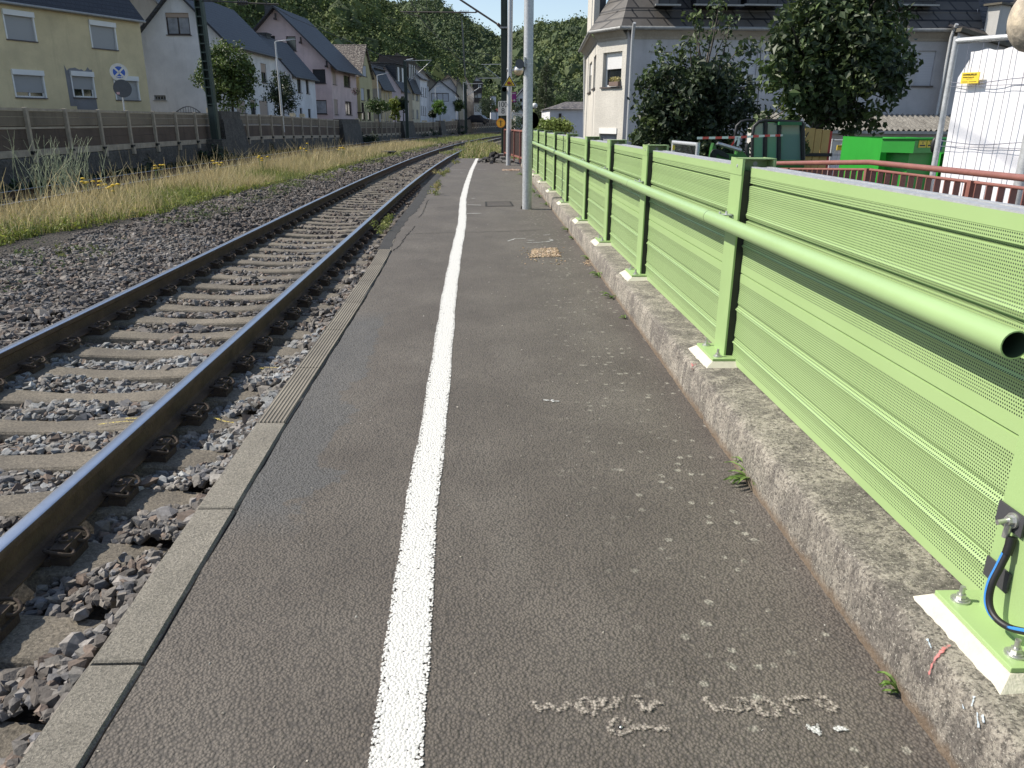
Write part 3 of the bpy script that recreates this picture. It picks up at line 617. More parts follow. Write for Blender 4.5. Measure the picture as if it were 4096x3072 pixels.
def fastening(side):
    # rail seat plate with two angled guide blocks, spring loops and coach screws
    mb = MB(); cx = side*.736
    mb.box((cx-.085, -.085, -.150), (cx+.085, .085, -.112))
    for s in (-1, 1):
        x = cx+s*.115; mb.box((x-.045, -.075, -.142), (x+.045, .075, -.108)); mb.box((x-.030, -.07, -.108), (x+.030, .07, -.066))
        mb.tube([(x, 0, -.08), (x, 0, -.04)], .013, 6, 0, True, False); mb.tube([(x, 0, -.066), (x, 0, -.056)], .026, 10)
        for t in (-1, 1):
            L = [(x-s*.05, t*.02, -.085), (x-s*.055, t*.06, -.075), (x-s*.02, t*.095, -.062), (x+s*.03, t*.10, -.07), (x+s*.055, t*.075, -.088), (x+s*.045, t*.04, -.09), (x+s*.01, t*.03, -.075)]
            mb.tube(smooth([Vector(p) for p in L], 3), .0078, 6)
    return mb
TC = (RX+LX)/2
slp = sleeper_mesh('s', 0).build('sleeper', SLEEP); fl = fastening(-1).build('rail_fastening', RUSTD, slp); fr = fastening(1).build('rail_fastening', RUSTD, slp)
slp2 = None; YS1 = []
y = 2.33-.505*2; k = 0
while y < 100:
    YS1.append(y); y += .505+rnd.gauss(0, .008)
YMK = paint('yellow_marker', (.62, .50, .12), .72, .3)
def yellow(parent, x, y, segs):
    mb = SM(); z = -.1335
    for s in segs: line_strip(mb, dens([(a, b, 0) for a, b in s], .01, .001), .03, z, 0, .002); z += .0005
    o = mb.build('yellow_mark', YMK, parent); return o
for i, y in enumerate(YS1):
    c = cur(y)
    if y < 22:
        o = slp if i == 0 else copytree(slp, (0, 0, 0))
        if i == 0: pass
    else:
        o = slp.copy(); COL.objects.link(o)
        for ch in []: pass
    o.location = (TC+c, y, 0); o.rotation_euler = (0, 0, -math.atan(dcur(y))+rnd.gauss(0, .004))
    tag(o, 'dark weathered concrete sleeper lying under the rails of the near track', 'sleeper', 'sleepers of the near track')
    if i in (6, 8):
        o['label'] = 'concrete sleeper with yellow chalk arrows either side of the near rail' if i == 6 else 'concrete sleeper with a yellow chalk fork outside the near rail'
        if i == 6: yellow(o, 0, y, [[(.55, -.03), (.45, .0), (.30, -.05)], [(.50, .045), (.42, .04)], [(.93, .05), (1.02, -.02), (1.1, -.05)]])
        else: yellow(o, 0, y, [[(1.10, .05), (.95, .03), (1.08, -.03)]])
for o in list(slp.children): pass
s2 = sleeper_mesh('s', 0, 6).build('sleeper', SLEEP); y = 14.0; i = 0
while y < 62:
    o = s2 if i == 0 else s2.copy()
    if i: COL.objects.link(o)
    o.location = (-9.59+cur(y), y, -.02); o.rotation_euler = (0, 0, -math.atan(dcur(y)))
    tag(o, 'dark concrete sleeper under the far track beyond the grass strip', 'sleeper', 'sleepers of the far track'); y += .6; i += 1
# ballast stones -----------------------------------------------------
YA = np.array(YS1)
def near_sleeper(x, y):
    d = np.min(np.abs((y)[:, None]-YA[None]), axis=1); inside = np.abs(x-TC-np.where(y > 14, (y-14)**2/1200, 0)) < 1.25
    return inside & (d < .105)
def bz(x, y):
    c = np.where(y > 14, (y-14)**2/1200, 0); X = x-c
    z = np.full_like(X, -.195)
    z = np.where(np.abs(X-TC) < 1.25, -.185, z)
    r = (X+1.60)/.40; z = np.where(X > -1.60, -.18+.135*np.clip(r, 0, 1)**1.3, z)     # heaped towards the platform edge
    l = (-X-3.85)/.9; z = np.where(X < -3.85, -.175+.06*np.clip(l, 0, 1)-.10*np.clip((-X-5.2)/1.5, 0, 1), z)
    return z+.018*np.sin(x*5+y*3.1)+.015*np.sin(y*7.7-x*4)
def scatter(n, x0, x1, ya, yb, pw=1.0):
    y = ya+(yb-ya)*rng.random(n)**pw; c = np.where(y > 14, (y-14)**2/1200, 0); x = rng.uniform(x0, x1, n)+c
    px = np.array([project((a, b, -.2))[:2] for a, b in zip(x, y)]); ok = (px[:, 0] > -220) & (px[:, 1] < 3350) & (px[:, 0] < 4200)
    x = x[ok]; y = y[ok]; ok = ~near_sleeper(x, y)
    X = x-np.where(y > 14, (y-14)**2/1200, 0); edge = np.array([ip(EDGE, q) for q in y]); ok &= (x < edge-.012)
    ok &= ~((np.abs(X-RX) < .085) | (np.abs(X-LX) < .085))
    return x[ok], y[ok]
BC = [(.20, .185, .165), (.15, .135, .12), (.24, .215, .185), (.17, .165, .165), (.12, .105, .092), (.26, .24, .22), (.19, .145, .115)]
GC = [(.28, .285, .28), (.33, .335, .33), (.22, .225, .225), (.25, .235, .21)]
DC = [(.12, .105, .095), (.16, .14, .125), (.09, .08, .07), (.19, .17, .15), (.14, .11, .09)]
def lay(n, x0, x1, ya, yb, s, cols, pw=1.0, up=0.0):
    x, y = scatter(n, x0, x1, ya, yb, pw); z = bz(x, y)+rng.uniform(-.018, .012, len(x))+up
    return np.stack([x, y, z], 1), s, cols
R = []
R.append(lay(17000, -5.9, -1.19, 1.2, 5.4, .046, BC)); R.append(lay(9500, -5.9, -1.19, 1.2, 5.4, .036, BC))
R.append(lay(3800, -3.2, -1.2, 3.3, 6.1, .045, GC, 1, .006))
R.append(lay(22000, -6.0, -1.2, 5.3, 12, .050, BC)); R.append(lay(12000, -7.0, -3.3, 4.5, 13, .05, DC, 1, .0))
R.append(lay(21000, -6.2, -1.25, 12, 26, .060, DC)); R.append(lay(13000, -5.2, -1.2, 26, 55, .085, DC)); R.append(lay(5000, -5.2, -.9, 55, 110, .14, DC))
R.append(lay(5000, -11.0, -8.2, 15, 50, .08, [(.07, .06, .05), (.05, .045, .04), (.09, .08, .065)]))
for j, (P, s, cols) in enumerate(R):
    if len(P): stones('ballast', P, s, cols, STONE, .72, None, None, 'stuff', None)
# ================================================================== BUILDING KIT
GLASS = N('window_glass'); GLASS = GLASS.out((.012, .015, .018), .08, None, 0, .9)
CURT = plain('net_curtain', (.30, .31, .33), .8, 0, .25, 3)
WFRAME = plain('white_window_frame', (.72, .72, .70), .5, 0, .04, 3); BFRAME = plain('dark_brown_frame', (.035, .022, .018), .5); GFRAME = plain('grey_frame', (.25, .26, .27), .5)
SILLM = plain('dark_sill', (.09, .075, .07), .6); LSILL = plain('pale_sill', (.4, .38, .34), .7)
def louvre(name, c, pitch=.05):
    k = N(name); z = k.xyz()[2]; w = k.ma('FRACT', k.ma('DIVIDE', z, pitch)); return k.out(k.mix(k.ramp(w, [(.0, .55), (.18, 0.0)]), c, tuple(x*.45 for x in c)), .6, k.bump(w, .6, .01))
SHUT = louvre('grey_roller_shutter', (.36, .365, .37)); SHUTW = louvre('white_roller_shutter', (.72, .72, .72)); SHUTB = louvre('beige_roller_shutter', (.42, .33, .27)); SHUTG = louvre('pale_grey_shutter', (.50, .51, .55))
R_BLACK = slate('dark_slate_roof', (.038, .040, .046), (.028, .030, .036), 1.0)
R_BROWN = slate('brown_lichen_roof', (.085, .062, .052), (.055, .042, .038), 1.0, 1.0)
R_GREY = slate('grey_slate_roof', (.15, .135, .115), (.11, .10, .088), .9, .5)
GUT = plain('zinc_gutter', (.30, .30, .29), .5, .3, .2, 8); GUTD = plain('dark_gutter', (.06, .06, .06), .5)
class Face:
    def __init__(s, O, U, N_): s.O = Vector(O); s.U = Vector(U).normalized(); s.N = Vector(N_).normalized()
    def P(s, u, z, d=0.0): return Vector((s.O.x, s.O.y, 0))+s.U*u+Vector((0, 0, z))-s.N*d
    def px(s, x0, y0, x1, y1):
        f = lambda a, b: Gp(a, b, s.O, s.N); xm, ym = (x0+x1)/2, (y0+y1)/2
        g = lambda p: (Vector((p.x, p.y, 0))-Vector((s.O.x, s.O.y, 0))).dot(s.U)
        return g(f(x0, ym)), f(xm, y1).z, g(f(x1, ym)), f(xm, y0).z      # u0,z0,u1,z1
def clip(poly, hp):
    for (a, b, c) in hp:        # keep a*u+b*z <= c
        out = []
        for i in range(len(poly)):
            p, q = poly[i], poly[(i+1) % len(poly)]; fp, fq = a*p[0]+b*p[1]-c, a*q[0]+b*q[1]-c
            if fp <= 1e-9: out.append(p)
            if (fp < -1e-9 and fq > 1e-9) or (fp > 1e-9 and fq < -1e-9): t = fp/(fp-fq); out.append((p[0]+(q[0]-p[0])*t, p[1]+(q[1]-p[1])*t))
        poly = out
        if len(poly) < 3: return []
    return poly
def wall(mb, F_, u0, u1, z0, z1, holes, hp=(), rev=.14, m=0):
    us = sorted(set([u0, u1]+[min(max(h[i], u0), u1) for h in holes for i in (0, 2)])); zs = sorted(set([z0, z1]+[min(max(h[i], z0), z1) for h in holes for i in (1, 3)]))
    for a, b in zip(us[:-1], us[1:]):
        for c, d in zip(zs[:-1], zs[1:]):
            um, zm = (a+b)/2, (c+d)/2
            if any(h[0] < um < h[2] and h[1] < zm < h[3] for h in holes) or b-a < 1e-5 or d-c < 1e-5: continue
            pl = clip([(a, c), (b, c), (b, d), (a, d)], hp)
            if len(pl) >= 3: mb.add([F_.P(u, z) for u, z in pl], [tuple(range(len(pl)))], m)
    for h in holes:
        a, c, b, d = h; q = [(a, c), (b, c), (b, d), (a, d)]
        for i in range(4): mb.quad(F_.P(*q[i]), F_.P(*q[(i+1) % 4]), F_.P(*q[(i+1) % 4], rev), F_.P(*q[i], rev), m)
def fbox(mb, F_, u0, z0, u1, z1, d0, d1, m=0):
    vs = [F_.P(u, z, d) for d in (d0, d1) for (u, z) in ((u0, z0), (u1, z0), (u1, z1), (u0, z1))]
    mb.add(vs, [(0, 1, 2, 3), (7, 6, 5, 4), (0, 4, 5, 1), (1, 5, 6, 2), (2, 6, 7, 3), (3, 7, 4, 0)], m)
def window(par, F_, r, frame=WFRAME, shut=0.0, shm=None, sill=SILLM, mull=1, curt=False, rev=.14, box=False, glass=None):
    a, c, b, d = r; fw = min(.07, (b-a)*.12); mb = MB(); dz0, dz1 = rev-.05, rev-.005
    fbox(mb, F_, a, c, a+fw, d, dz0, dz1); fbox(mb, F_, b-fw, c, b, d, dz0, dz1); fbox(mb, F_, a+fw, c, b-fw, c+fw, dz0, dz1); fbox(mb, F_, a+fw, d-fw, b-fw, d, dz0, dz1)
    for i in range(mull): u = a+(b-a)*(i+1)/(mull+1); fbox(mb, F_, u-fw*.5, c+fw, u+fw*.5, d-fw, dz0, dz1)
    w = mb.build('window', frame, par)
    mb = MB(); mb.quad(F_.P(a+fw, c+fw, rev-.02), F_.P(b-fw, c+fw, rev-.02), F_.P(b-fw, d-fw, rev-.02), F_.P(a+fw, d-fw, rev-.02)); mb.build('pane', CURT if curt else (glass or GLASS), w)
    if shut > 0:
        mb = MB(); z = d-(d-c)*shut; fbox(mb, F_, a+.01, z, b-.01, d-.01, rev-.075, rev-.055); mb.build('roller_shutter', shm or SHUT, w)
    if box:
        mb = MB(); fbox(mb, F_, a-.05, d-.03, b+.05, d+.19, -.10, rev-.06); fbox(mb, F_, a-.05, c, a+.012, d-.03, -.03, rev-.06); fbox(mb, F_, b-.012, c, b+.05, d-.03, -.03, rev-.06); mb.build('shutter_box', WFRAME, w)
    if sill is not None:
        mb = MB(); fbox(mb, F_, a-.06, c-.05, b+.06, c+.0, -.06, rev-.05); mb.build('sill', sill, w)
    return w
def slab(mb, a, b, c, d, t, m=0):
    n = (Vector(b)-Vector(a)).cross(Vector(d)-Vector(a)).normalized()
    if n.z < 0: n = -n
    P = [Vector(q) for q in (a, b, c, d)]; Q = [q-n*t for q in P]; mb.add(P+Q, [(0, 1, 2, 3), (7, 6, 5, 4), (0, 4, 5, 1), (1, 5, 6, 2), (2, 6, 7, 3), (3, 7, 4, 0)], m)
HP_EPS = 0
def house(name, label, corner, th, L, Wd, zb, ez, rz, wmat, rmat, fw=(), gw=(), ridge='u', ov=.3, gut=GUTD, chim=(), facecol=None, group='houses along the street behind the noise barrier', apex=.5, back_ez=None):
    U = Vector((math.sin(th), math.cos(th), 0)); Nn = Vector((math.cos(th), -math.sin(th), 0)); O = Vector((corner[0], corner[1], 0))
    FF = Face(O, U, Nn); FG = Face(O, -Nn, -U)
    h = empty(name, (O.x, O.y, zb), label, 'house', group)
    fh = [FF.px(*w[0]) for w in fw]; gh = [FG.px(*w[0]) for w in gw]
    fh = [(min(a[0], a[2]), a[1], max(a[0], a[2]), a[3]) for a in fh]; gh = [(min(a[0], a[2]), a[1], max(a[0], a[2]), a[3]) for a in gh]
    mb = MB(); bz_ = back_ez if back_ez is not None else ez
    if ridge == 'u':
        wa = Wd*apex
        hp = [(-(rz-ez)/wa, 1, ez), ((rz-bz_)/(Wd-wa), 1, bz_+(rz-bz_)/(Wd-wa)*Wd)]
        wall(mb, FF, 0, L, zb-1.5, ez, fh); wall(mb, FG, 0, Wd, zb-1.5, rz, gh, hp)
        FB = Face(O+U*L, -Nn, U); wall(mb, FB, 0, Wd, zb-1.5, rz, [], hp)
        FK = Face(O-Nn*Wd, U, -Nn); wall(mb, FK, 0, L, zb-1.5, bz_, [])
    else:
        la = L*apex; hp = [(-(rz-ez)/la, 1, ez), ((rz-ez)/(L-la), 1, ez+(rz-ez)/(L-la)*L)]
        wall(mb, FF, 0, L, zb-1.5, rz, fh, hp); wall(mb, FG, 0, Wd, zb-1.5, ez, gh)
        FB = Face(O+U*L, -Nn, U); wall(mb, FB, 0, Wd, zb-1.5, ez, []); FK = Face(O-Nn*Wd, U, -Nn); wall(mb, FK, 0, L, zb-1.5, rz, [], hp)
    wo = mb.build('wall', wmat, h)
    for (spec, hh, FX) in [(w, q, FF) for w, q in zip(fw, fh)]+[(w, q, FG) for w, q in zip(gw, gh)]: window(h, FX, hh, **(spec[1] if len(spec) > 1 else {}))
    P = lambda u, w, z: O+U*u-Nn*w+Vector((0, 0, z)); mb = MB(); t = .11
    if ridge == 'u':
        s = (rz-ez)/wa; s2 = (rz-bz_)/(Wd-wa)
        slab(mb, P(-ov, -ov, ez-ov*s+t), P(L+.1, -ov, ez-ov*s+t), P(L+.1, wa, rz+t), P(-ov, wa, rz+t), t)
        slab(mb, P(-ov, Wd+ov, bz_-ov*s2+t), P(L+.1, Wd+ov, bz_-ov*s2+t), P(L+.1, wa, rz+t), P(-ov, wa, rz+t), t)
        ro = mb.build('roof', rmat, h); mb = MB(); mb.tube([P(-ov, -ov-.05, ez-ov*s+.02), P(L+.1, -ov-.05, ez-ov*s+.02)], .065, 8); mb.build('gutter', gut, ro)
    else:
        s = (rz-ez)/la
        slab(mb, P(-ov*.4, -ov, ez-ov*.4*s+t), P(la, -ov, rz+t), P(la, Wd, rz+t), P(-ov*.4, Wd, ez-ov*.4*s+t), t)
        slab(mb, P(L+ov*.4, -ov, ez-ov*.4*s+t), P(la, -ov, rz+t), P(la, Wd, rz+t), P(L+ov*.4, Wd, ez-ov*.4*s+t), t)
        ro = mb.build('roof', rmat, h)
    for (u, w, z0, z1, sz, cm) in chim:
        mb = MB(); R = Matrix(((U.x, -Nn.x, 0), (U.y, -Nn.y, 0), (0, 0, 1))); o = P(u, w, 0); z1 = rz+z1; z0 = rz-3.5; mb.box((-sz, -sz*.7, z0), (sz, sz*.7, z1), 0, R, o); mb.box((-sz-.06, -sz*.7-.06, z1), (sz+.06, sz*.7+.06, z1+.08), 0, R, o); mb.build('chimney', cm, ro)
    return h, FF, FG, P, ro
def dorm(par, P, u0, u1, w0, w1, zb, zt, mat, rmat, FX=None, wins=()):
    mb = MB(); a = [P(u0, w0, zb), P(u1, w0, zb), P(u1, w1, zb), P(u0, w1, zb), P(u0, w0, zt), P(u1, w0, zt), P(u1, w1, zt+.15), P(u0, w1, zt+.15)]
    mb.add(a, [(0, 1, 5, 4), (1, 2, 6, 5), (0, 4, 7, 3), (4, 5, 6, 7)]); d = mb.build('dormer', mat, par)
    mb = MB(); slab(mb, P(u0-.15, w0-.2, zt+.08), P(u1+.15, w0-.2, zt+.08), P(u1+.15, w1, zt+.25), P(u0-.15, w1, zt+.25), .08); mb.build('dormer_roof', rmat, d)
    for (a0, a1, c0, c1) in wins:
        mb = MB(); mb.quad(P(a0, w0-.012, c0), P(a1, w0-.012, c0), P(a1, w0-.012, c1), P(a0, w0-.012, c1)); mb.build('dormer_window', WFRAME, d)
HX0 = -16.0
def hc(px, py): return Gc(px, py, HX0)
PL = {n_: plaster(n_+'_plaster', c) for n_, c in dict(yellow=(.74, .62, .38), white=(.80, .79, .78), blue=(.52, .60, .66), pink=(.72, .56, .54), olive=(.58, .52, .30), greyw=(.34, .31, .26), ochre=(.62, .50, .31), lilac=(.60, .52, .54), cream=(.68, .62, .47), cool=(.76, .77, .80)).items()}
# yellow house with turned front ------------------------------------
O2 = Gy(604, 440, 44.0); th = math.radians(27); U = Vector((math.sin(th), math.cos(th), 0)); Ly = 17.0; O1 = O2-U*Ly
FFy = Face(O1, U, (math.cos(th), -math.sin(th), 0)); ezy = Gp(596, 72, O1, FFy.N).z
yb = dict(frame=WFRAME, box=True, sill=SILLM)
house('yellow_house', 'pale yellow house with white-framed grey roller shutters, leftmost in the street', O1, th, Ly, 9, 1.0, ezy, ezy+5, PL['yellow'], R_BLACK,
      fw=[((22, 62, 136, 160), dict(yb, shut=1.0)), ((365, 103, 462, 195), dict(yb, shut=1.0)), ((58, 298, 176, 390), dict(yb, shut=.78)), ((291, 303, 375, 390), dict(yb, shut=.62)), ((462, 320, 553, 400), dict(yb, shut=1.0))], gut=GUT, ov=.25)
yh = bpy.data.objects['yellow_house']
mb = MB(); a = FFy.px(271, 275, 379, 440); 
def ragged(mb, F_, u0, z0, u1, z1, d, hole=None, jit=.05):
    us = np.linspace(u0, u1, 14)
    top = [z1+rnd.gauss(0, jit) for u in us]
    for i in range(13):
        if hole and us[i] > hole[0]-.04 and us[i+1] < hole[2]+.04:
            mb.quad(F_.P(us[i], z0, d), F_.P(us[i+1], z0, d), F_.P(us[i+1], hole[1]-.05, d), F_.P(us[i], hole[1]-.05, d)); mb.quad(F_.P(us[i], hole[3]+.16, d), F_.P(us[i+1], hole[3]+.16, d), F_.P(us[i+1], top[i+1], d), F_.P(us[i], top[i], d))
        else: mb.quad(F_.P(us[i], z0+(0 if hole is None else .9), d), F_.P(us[i+1], z0+(0 if hole is None else .9), d), F_.P(us[i+1], top[i+1], d), F_.P(us[i], top[i], d))
hw = FFy.px(291, 303, 375, 390); ragged(mb, FFy, a[0], 1.2, a[2], FFy.px(271, 275, 379, 440)[3], -.006, hw); mb.build('render_patch', plaster('grey_unpainted_render', (.24, .24, .25)), yh)
# H1 white
tw = math.radians(5)
c1_ = hc(900, 158); far1 = hc(1099, 206); fr = dict(frame=BFRAME, sill=SILLM)
def H(name, label, nearpx, farpx, apexpx, wm, rm, zb=1.0, dth=None, **kw):
    c = hc(*nearpx); f = hc(*farpx); L = (Vector((f.x, f.y, 0))-Vector((c.x, c.y, 0))).length; th = math.atan2(f.x-c.x, f.y-c.y)
    U = Vector((math.sin(th), math.cos(th), 0)); Nn = Vector((math.cos(th), -math.sin(th), 0)); FG = Face(c, -Nn, -U)
    if apexpx is not None:
        a = Gp(apexpx[0], apexpx[1], c, -U); w = (Vector((a.x, a.y, 0))-Vector((c.x, c.y, 0))).dot(-Nn); kw.setdefault('rz', a.z-.1); kw.setdefault('Wd', 2*w)
    kw.setdefault('ez', c.z)
    ez = kw.pop('ez'); rz = kw.pop('rz'); Wd = kw.pop('Wd')
    return house(name, label, c, th, L, Wd, zb, ez, rz, wm, rm, **kw)
h1, F1, G1, P1, r1 = H('white_house', 'white gabled house with dark roof and stained gable behind the mast with rungs', (900, 160), (1099, 206), (697, -50), PL['white'], R_BLACK,
    fw=[((987, 243, 1009, 315), dict(fr, shut=.4, shm=SHUTB, mull=0)), ((1045, 255, 1066, 330), dict(fr, shut=.45, shm=SHUTB, mull=0)), ((946, 402, 983, 452), dict(fr, shut=1, shm=SHUTB)), ((1003, 398, 1023, 460), dict(fr, shut=.2, shm=SHUTB, mull=0)), ((1039, 403, 1072, 460), dict(fr, shut=1, shm=SHUTB))],
    gw=[((664, 51, 758, 139), dict(frame=BFRAME, shut=.2, shm=SHUTB, mull=1, curt=True)), ((616, 381, 663, 401), dict(frame=GFRAME, mull=3, sill=LSILL))], ov=.35)
mb = MB(); 
for w0, w1, z0_, z1_ in ((0, .5, 0, 0),): pass
h2, F2, G2, P2, r2 = H('small_house', 'narrow house with pale blue gable and dark chimney between the white and pink houses', (1166, 290), (1258, 306), (1040, 140), PL['cool'], R_BLACK,
    fw=[((1189, 310, 1205, 370), dict(fr, mull=0, shut=.15, shm=SHUTB)), ((1224, 316, 1236, 374), dict(fr, mull=0, shut=.1, shm=SHUTB)), ((1200, 432, 1210, 462), dict(fr, mull=0)), ((1233, 436, 1244, 472), dict(fr, mull=0))], ov=.3, chim=[(1.6, 2.4, 0, .3, .5, R_BLACK)])
# gable of the small house in pale blue: thin render coat
mb = MB(); G2p = [G2.P(.02, 0.2, -.01), G2.P(3.6, .2, -.01)]
h3, F3, G3, P3, r3 = H('pink_house', 'tall pink house with dark slate roof and overhanging barge boards', (1321, 250), (1422, 270), (1102, 26), PL['pink'], R_BLACK,
    fw=[((1330, 277, 1344, 338), dict(fr, mull=0, shut=1, shm=SHUTB)), ((1375, 290, 1401, 348), dict(fr, shut=.25, shm=SHUTB)), ((1337, 398, 1352, 458), dict(fr, mull=0, shut=1, shm=SHUTB)), ((1382, 406, 1407, 460), dict(fr))],
    gw=[((1080, 143, 1100, 160), dict(frame=BFRAME, mull=0)), ((1146, 145, 1184, 204), dict(frame=BFRAME, mull=0)), ((1251, 277, 1302, 334), dict(frame=BFRAME, mull=0)), ((1262, 400, 1307, 456), dict(frame=BFRAME, mull=0, curt=True))], ov=.7, chim=[(3.5, 6.2, 8.5, .6, .55, R_BLACK)])
mb = MB()
for px_, py_ in ((1108, 50), (1209, 145), (1312, 240)):
    r = G3.px(px_-2, py_, px_+2, py_+30); fbox(mb, G3, r[0], r[1], r[0]-.12 if r[0] > r[2] else r[0]+.12, r[3]-.1, -.5, -.38); fbox(mb, G3, r[0], r[1], r[0]+.12, r[1]+.14, -.5, 0)
mb.build('roof_bracket', BFRAME, h3)
# H4 olive, ridge across; slate slope faces us
h4, F4, G4, P4, r4 = H('olive_house', 'olive yellow house with street gable and lichened brown slate roof', (1437, 320), (1488, 326), None, PL['olive'], R_BROWN, ridge='w', rz=hc(1459, 184).z, Wd=9, ez=hc(1437, 305).z,
    fw=[((1451, 262, 1466, 306), dict(fr, mull=0, shut=1, shm=SHUTG)), ((1444, 353, 1458, 401), dict(fr, mull=0, shut=1, shm=SHUTG)), ((1468, 357, 1481, 404), dict(fr, mull=0)), ((1448, 446, 1462, 480), dict(fr, mull=0)), ((1471, 447, 1484, 481), dict(fr, mull=0))], ov=.25)
c = hc(1422, 300); mb = MB(); e = hc(1437, 300)
FFz = Face((c.x-1.2, c.y, 0), (e.x-c.x, e.y-c.y, 0), F3.N); 
mb.prism([(0, 0), (2.2, 0), (2.2, 1.6), (0, 1.6)], (c.x-2.6, c.y+.3, 0), (1, 0, 0), (0, 1, 0), (0, 0, 1), .5, 4.9); wg = mb.build('side_wing', PL['ochre'], h4)
mb = MB(); mb.prism([(0, 0), (.9, 0), (.9, 1.6), (0, 1.6)], (c.x-.45, c.y+.3, 0), (1, 0, 0), (0, 1, 0), (0, 0, 1), 2.3, 2.4)
for i in range(8): mb.box((c.x+.4, c.y+.3+i*.2, 2.4), (c.x+.43, c.y+.34+i*.2, 3.3))
mb.build('balcony', BFRAME, h4)
h5, F5, G5, P5, r5 = H('grey_gabled_house', 'house with bare grey gable, ochre front and slate dormer', (1524, 336), (1567, 346), (1484, 258), PL['ochre'], R_BLACK, fw=[((1534, 368, 1538, 412), dict(frame=WFRAME, mull=0, curt=True)), ((1542, 368, 1546, 412), dict(frame=WFRAME, mull=0, curt=True)), ((1553, 370, 1558, 412), dict(frame=WFRAME, mull=0, curt=True)), ((1541, 450, 1546, 485), dict(frame=WFRAME, mull=0)), ((1549, 450, 1553, 485), dict(frame=WFRAME, mull=0)), ((1560, 450, 1564, 485), dict(frame=WFRAME, mull=0))], ov=.35)
dorm(r5, P5, .6, 5.4, .8, 3.4, 5.2, 7.1, R_BLACK, R_GREY, None, [(1.2, 1.7, 5.5, 6.8), (2.6, 3.1, 5.5, 6.8), (4.2, 4.7, 5.5, 6.8)])
mb = MB(); mb.quad(G5.P(.01, .5, -.012), G5.P(5, .5, -.012), G5.P(5, 5.0, -.012), G5.P(.01, 5.0, -.012)); mb.build('grey_gable_render', PL['greyw'], h5)
h6, F6, G6, P6, r6 = H('lilac_house', 'pale lilac house with dark slate dormer, behind the second streetlamp', (1603, 355), (1632, 362), (1540, 262), PL['lilac'], R_BLACK, fw=[((1608, 390, 1612, 420), dict(frame=WFRAME, mull=0)), ((1620, 385, 1625, 420), dict(frame=WFRAME, mull=0)), ((1612, 452, 1617, 480), dict(frame=WFRAME, mull=0))], ov=.3)
dorm(r6, P6, .3, 5.0, .6, 3.8, 5.6, 8.2, R_BLACK, R_BLACK, None, [(1.0, 1.8, 6.1, 7.9), (3.0, 3.8, 6.1, 7.9)])
h7, F7, G7, P7, r7 = H('cream_house', 'cream house with dark timber dormers beside the tall white house', (1648, 352), (1677, 358), (1610, 262), PL['cream'], R_BLACK, fw=[((1650, 362, 1655, 399), dict(frame=GFRAME, mull=0, curt=True)), ((1664, 366, 1673, 403), dict(frame=GFRAME, curt=True)), ((1651, 438, 1656, 474), dict(frame=GFRAME, mull=0, curt=True)), ((1666, 439, 1674, 475), dict(frame=GFRAME, curt=True))], ov=.3)
dorm(r7, P7, .1, 5.0, .5, 4.2, 6.0, 9.4, BFRAME, R_BLACK, None, [(.8, 1.2, 6.6, 8.6), (1.7, 2.1, 6.6, 8.6), (2.8, 3.2, 6.6, 8.6), (4.0, 4.4, 6.6, 8.6)])
h8, F8, G8, P8, r8 = H('tall_white_house', 'tall white house with plain gable, grey slate roof and dark narrow windows', (1679, 309), (1707, 315), (1590, 232), PL['cool'], R_GREY, fw=[((1684+i*8.5, 348+i*2, 1687.5+i*8.5, 385+i*2), dict(frame=BFRAME, mull=0)) for i in range(3)]+[((1685+i*8, 423+i*1.5, 1688.5+i*8, 460+i*1.5), dict(frame=BFRAME, mull=0)) for i in range(3)], ov=.3, chim=[(1.5, 8, 11, .9, .6, BFRAME)])
# H9 white gable facing us with wide window
def facing(name, label, Y, x0, x1, ax, ay, ey, depth, wm, rm, wins=(), zb=1.0, ov=.3, group='houses along the street behind the noise barrier', skew=0.0):
    A = Gy(x0, ey, Y); B = Gy(x1, ey, Y); U = Vector((B.x-A.x, (B.x-A.x)*skew, 0)).normalized(); Wd = (Vector((B.x, B.y, 0))-Vector((A.x, A.y, 0))).length
    Nn = Vector((U.y, -U.x, 0)); F_ = Face((A.x, A.y, 0), U, Nn); ap = Gy(ax, ay, Y); ua = ap.x-A.x; h = empty(name, (A.x, A.y, zb), label, 'house', group)
    hp = [(-(ap.z-A.z)/ua, 1, A.z), ((ap.z-A.z)/(Wd-ua), 1, A.z+(ap.z-A.z)/(Wd-ua)*Wd)]
    hs = [F_.px(*w[0]) for w in wins]; mb = MB(); wall(mb, F_, 0, Wd, zb-1.5, ap.z, hs, hp)
    B_ = -Nn; O = Vector((A.x, A.y, 0)); P = lambda u, d, z: O+U*u+B_*d+Vector((0, 0, z))
    for u in (0, Wd): mb.quad(P(u, 0, zb-1.5), P(u, depth, zb-1.5), P(u, depth, A.z), P(u, 0, A.z))
    mb.add([P(0, depth, zb-1.5), P(Wd, depth, zb-1.5), P(Wd, depth, A.z), P(ua, depth, ap.z), P(0, depth, A.z)], [(0, 1, 2, 3, 4)]); mb.build('wall', wm, h)
    for w, q in zip(wins, hs): window(h, F_, q, **w[1])
    mb = MB(); s = (ap.z-A.z)/ua; s2 = (ap.z-A.z)/(Wd-ua); t = .12
    slab(mb, P(-ov, -ov, A.z-ov*s+t), P(ua, -ov, ap.z+t), P(ua, depth, ap.z+t), P(-ov, depth, A.z-ov*s+t), t); slab(mb, P(Wd+ov, -ov, A.z-ov*s2+t), P(ua, -ov, ap.z+t), P(ua, depth, ap.z+t), P(Wd+ov, depth, A.z-ov*s2+t), t)
    ro = mb.build('roof', rm, h); return h, F_, P, ro
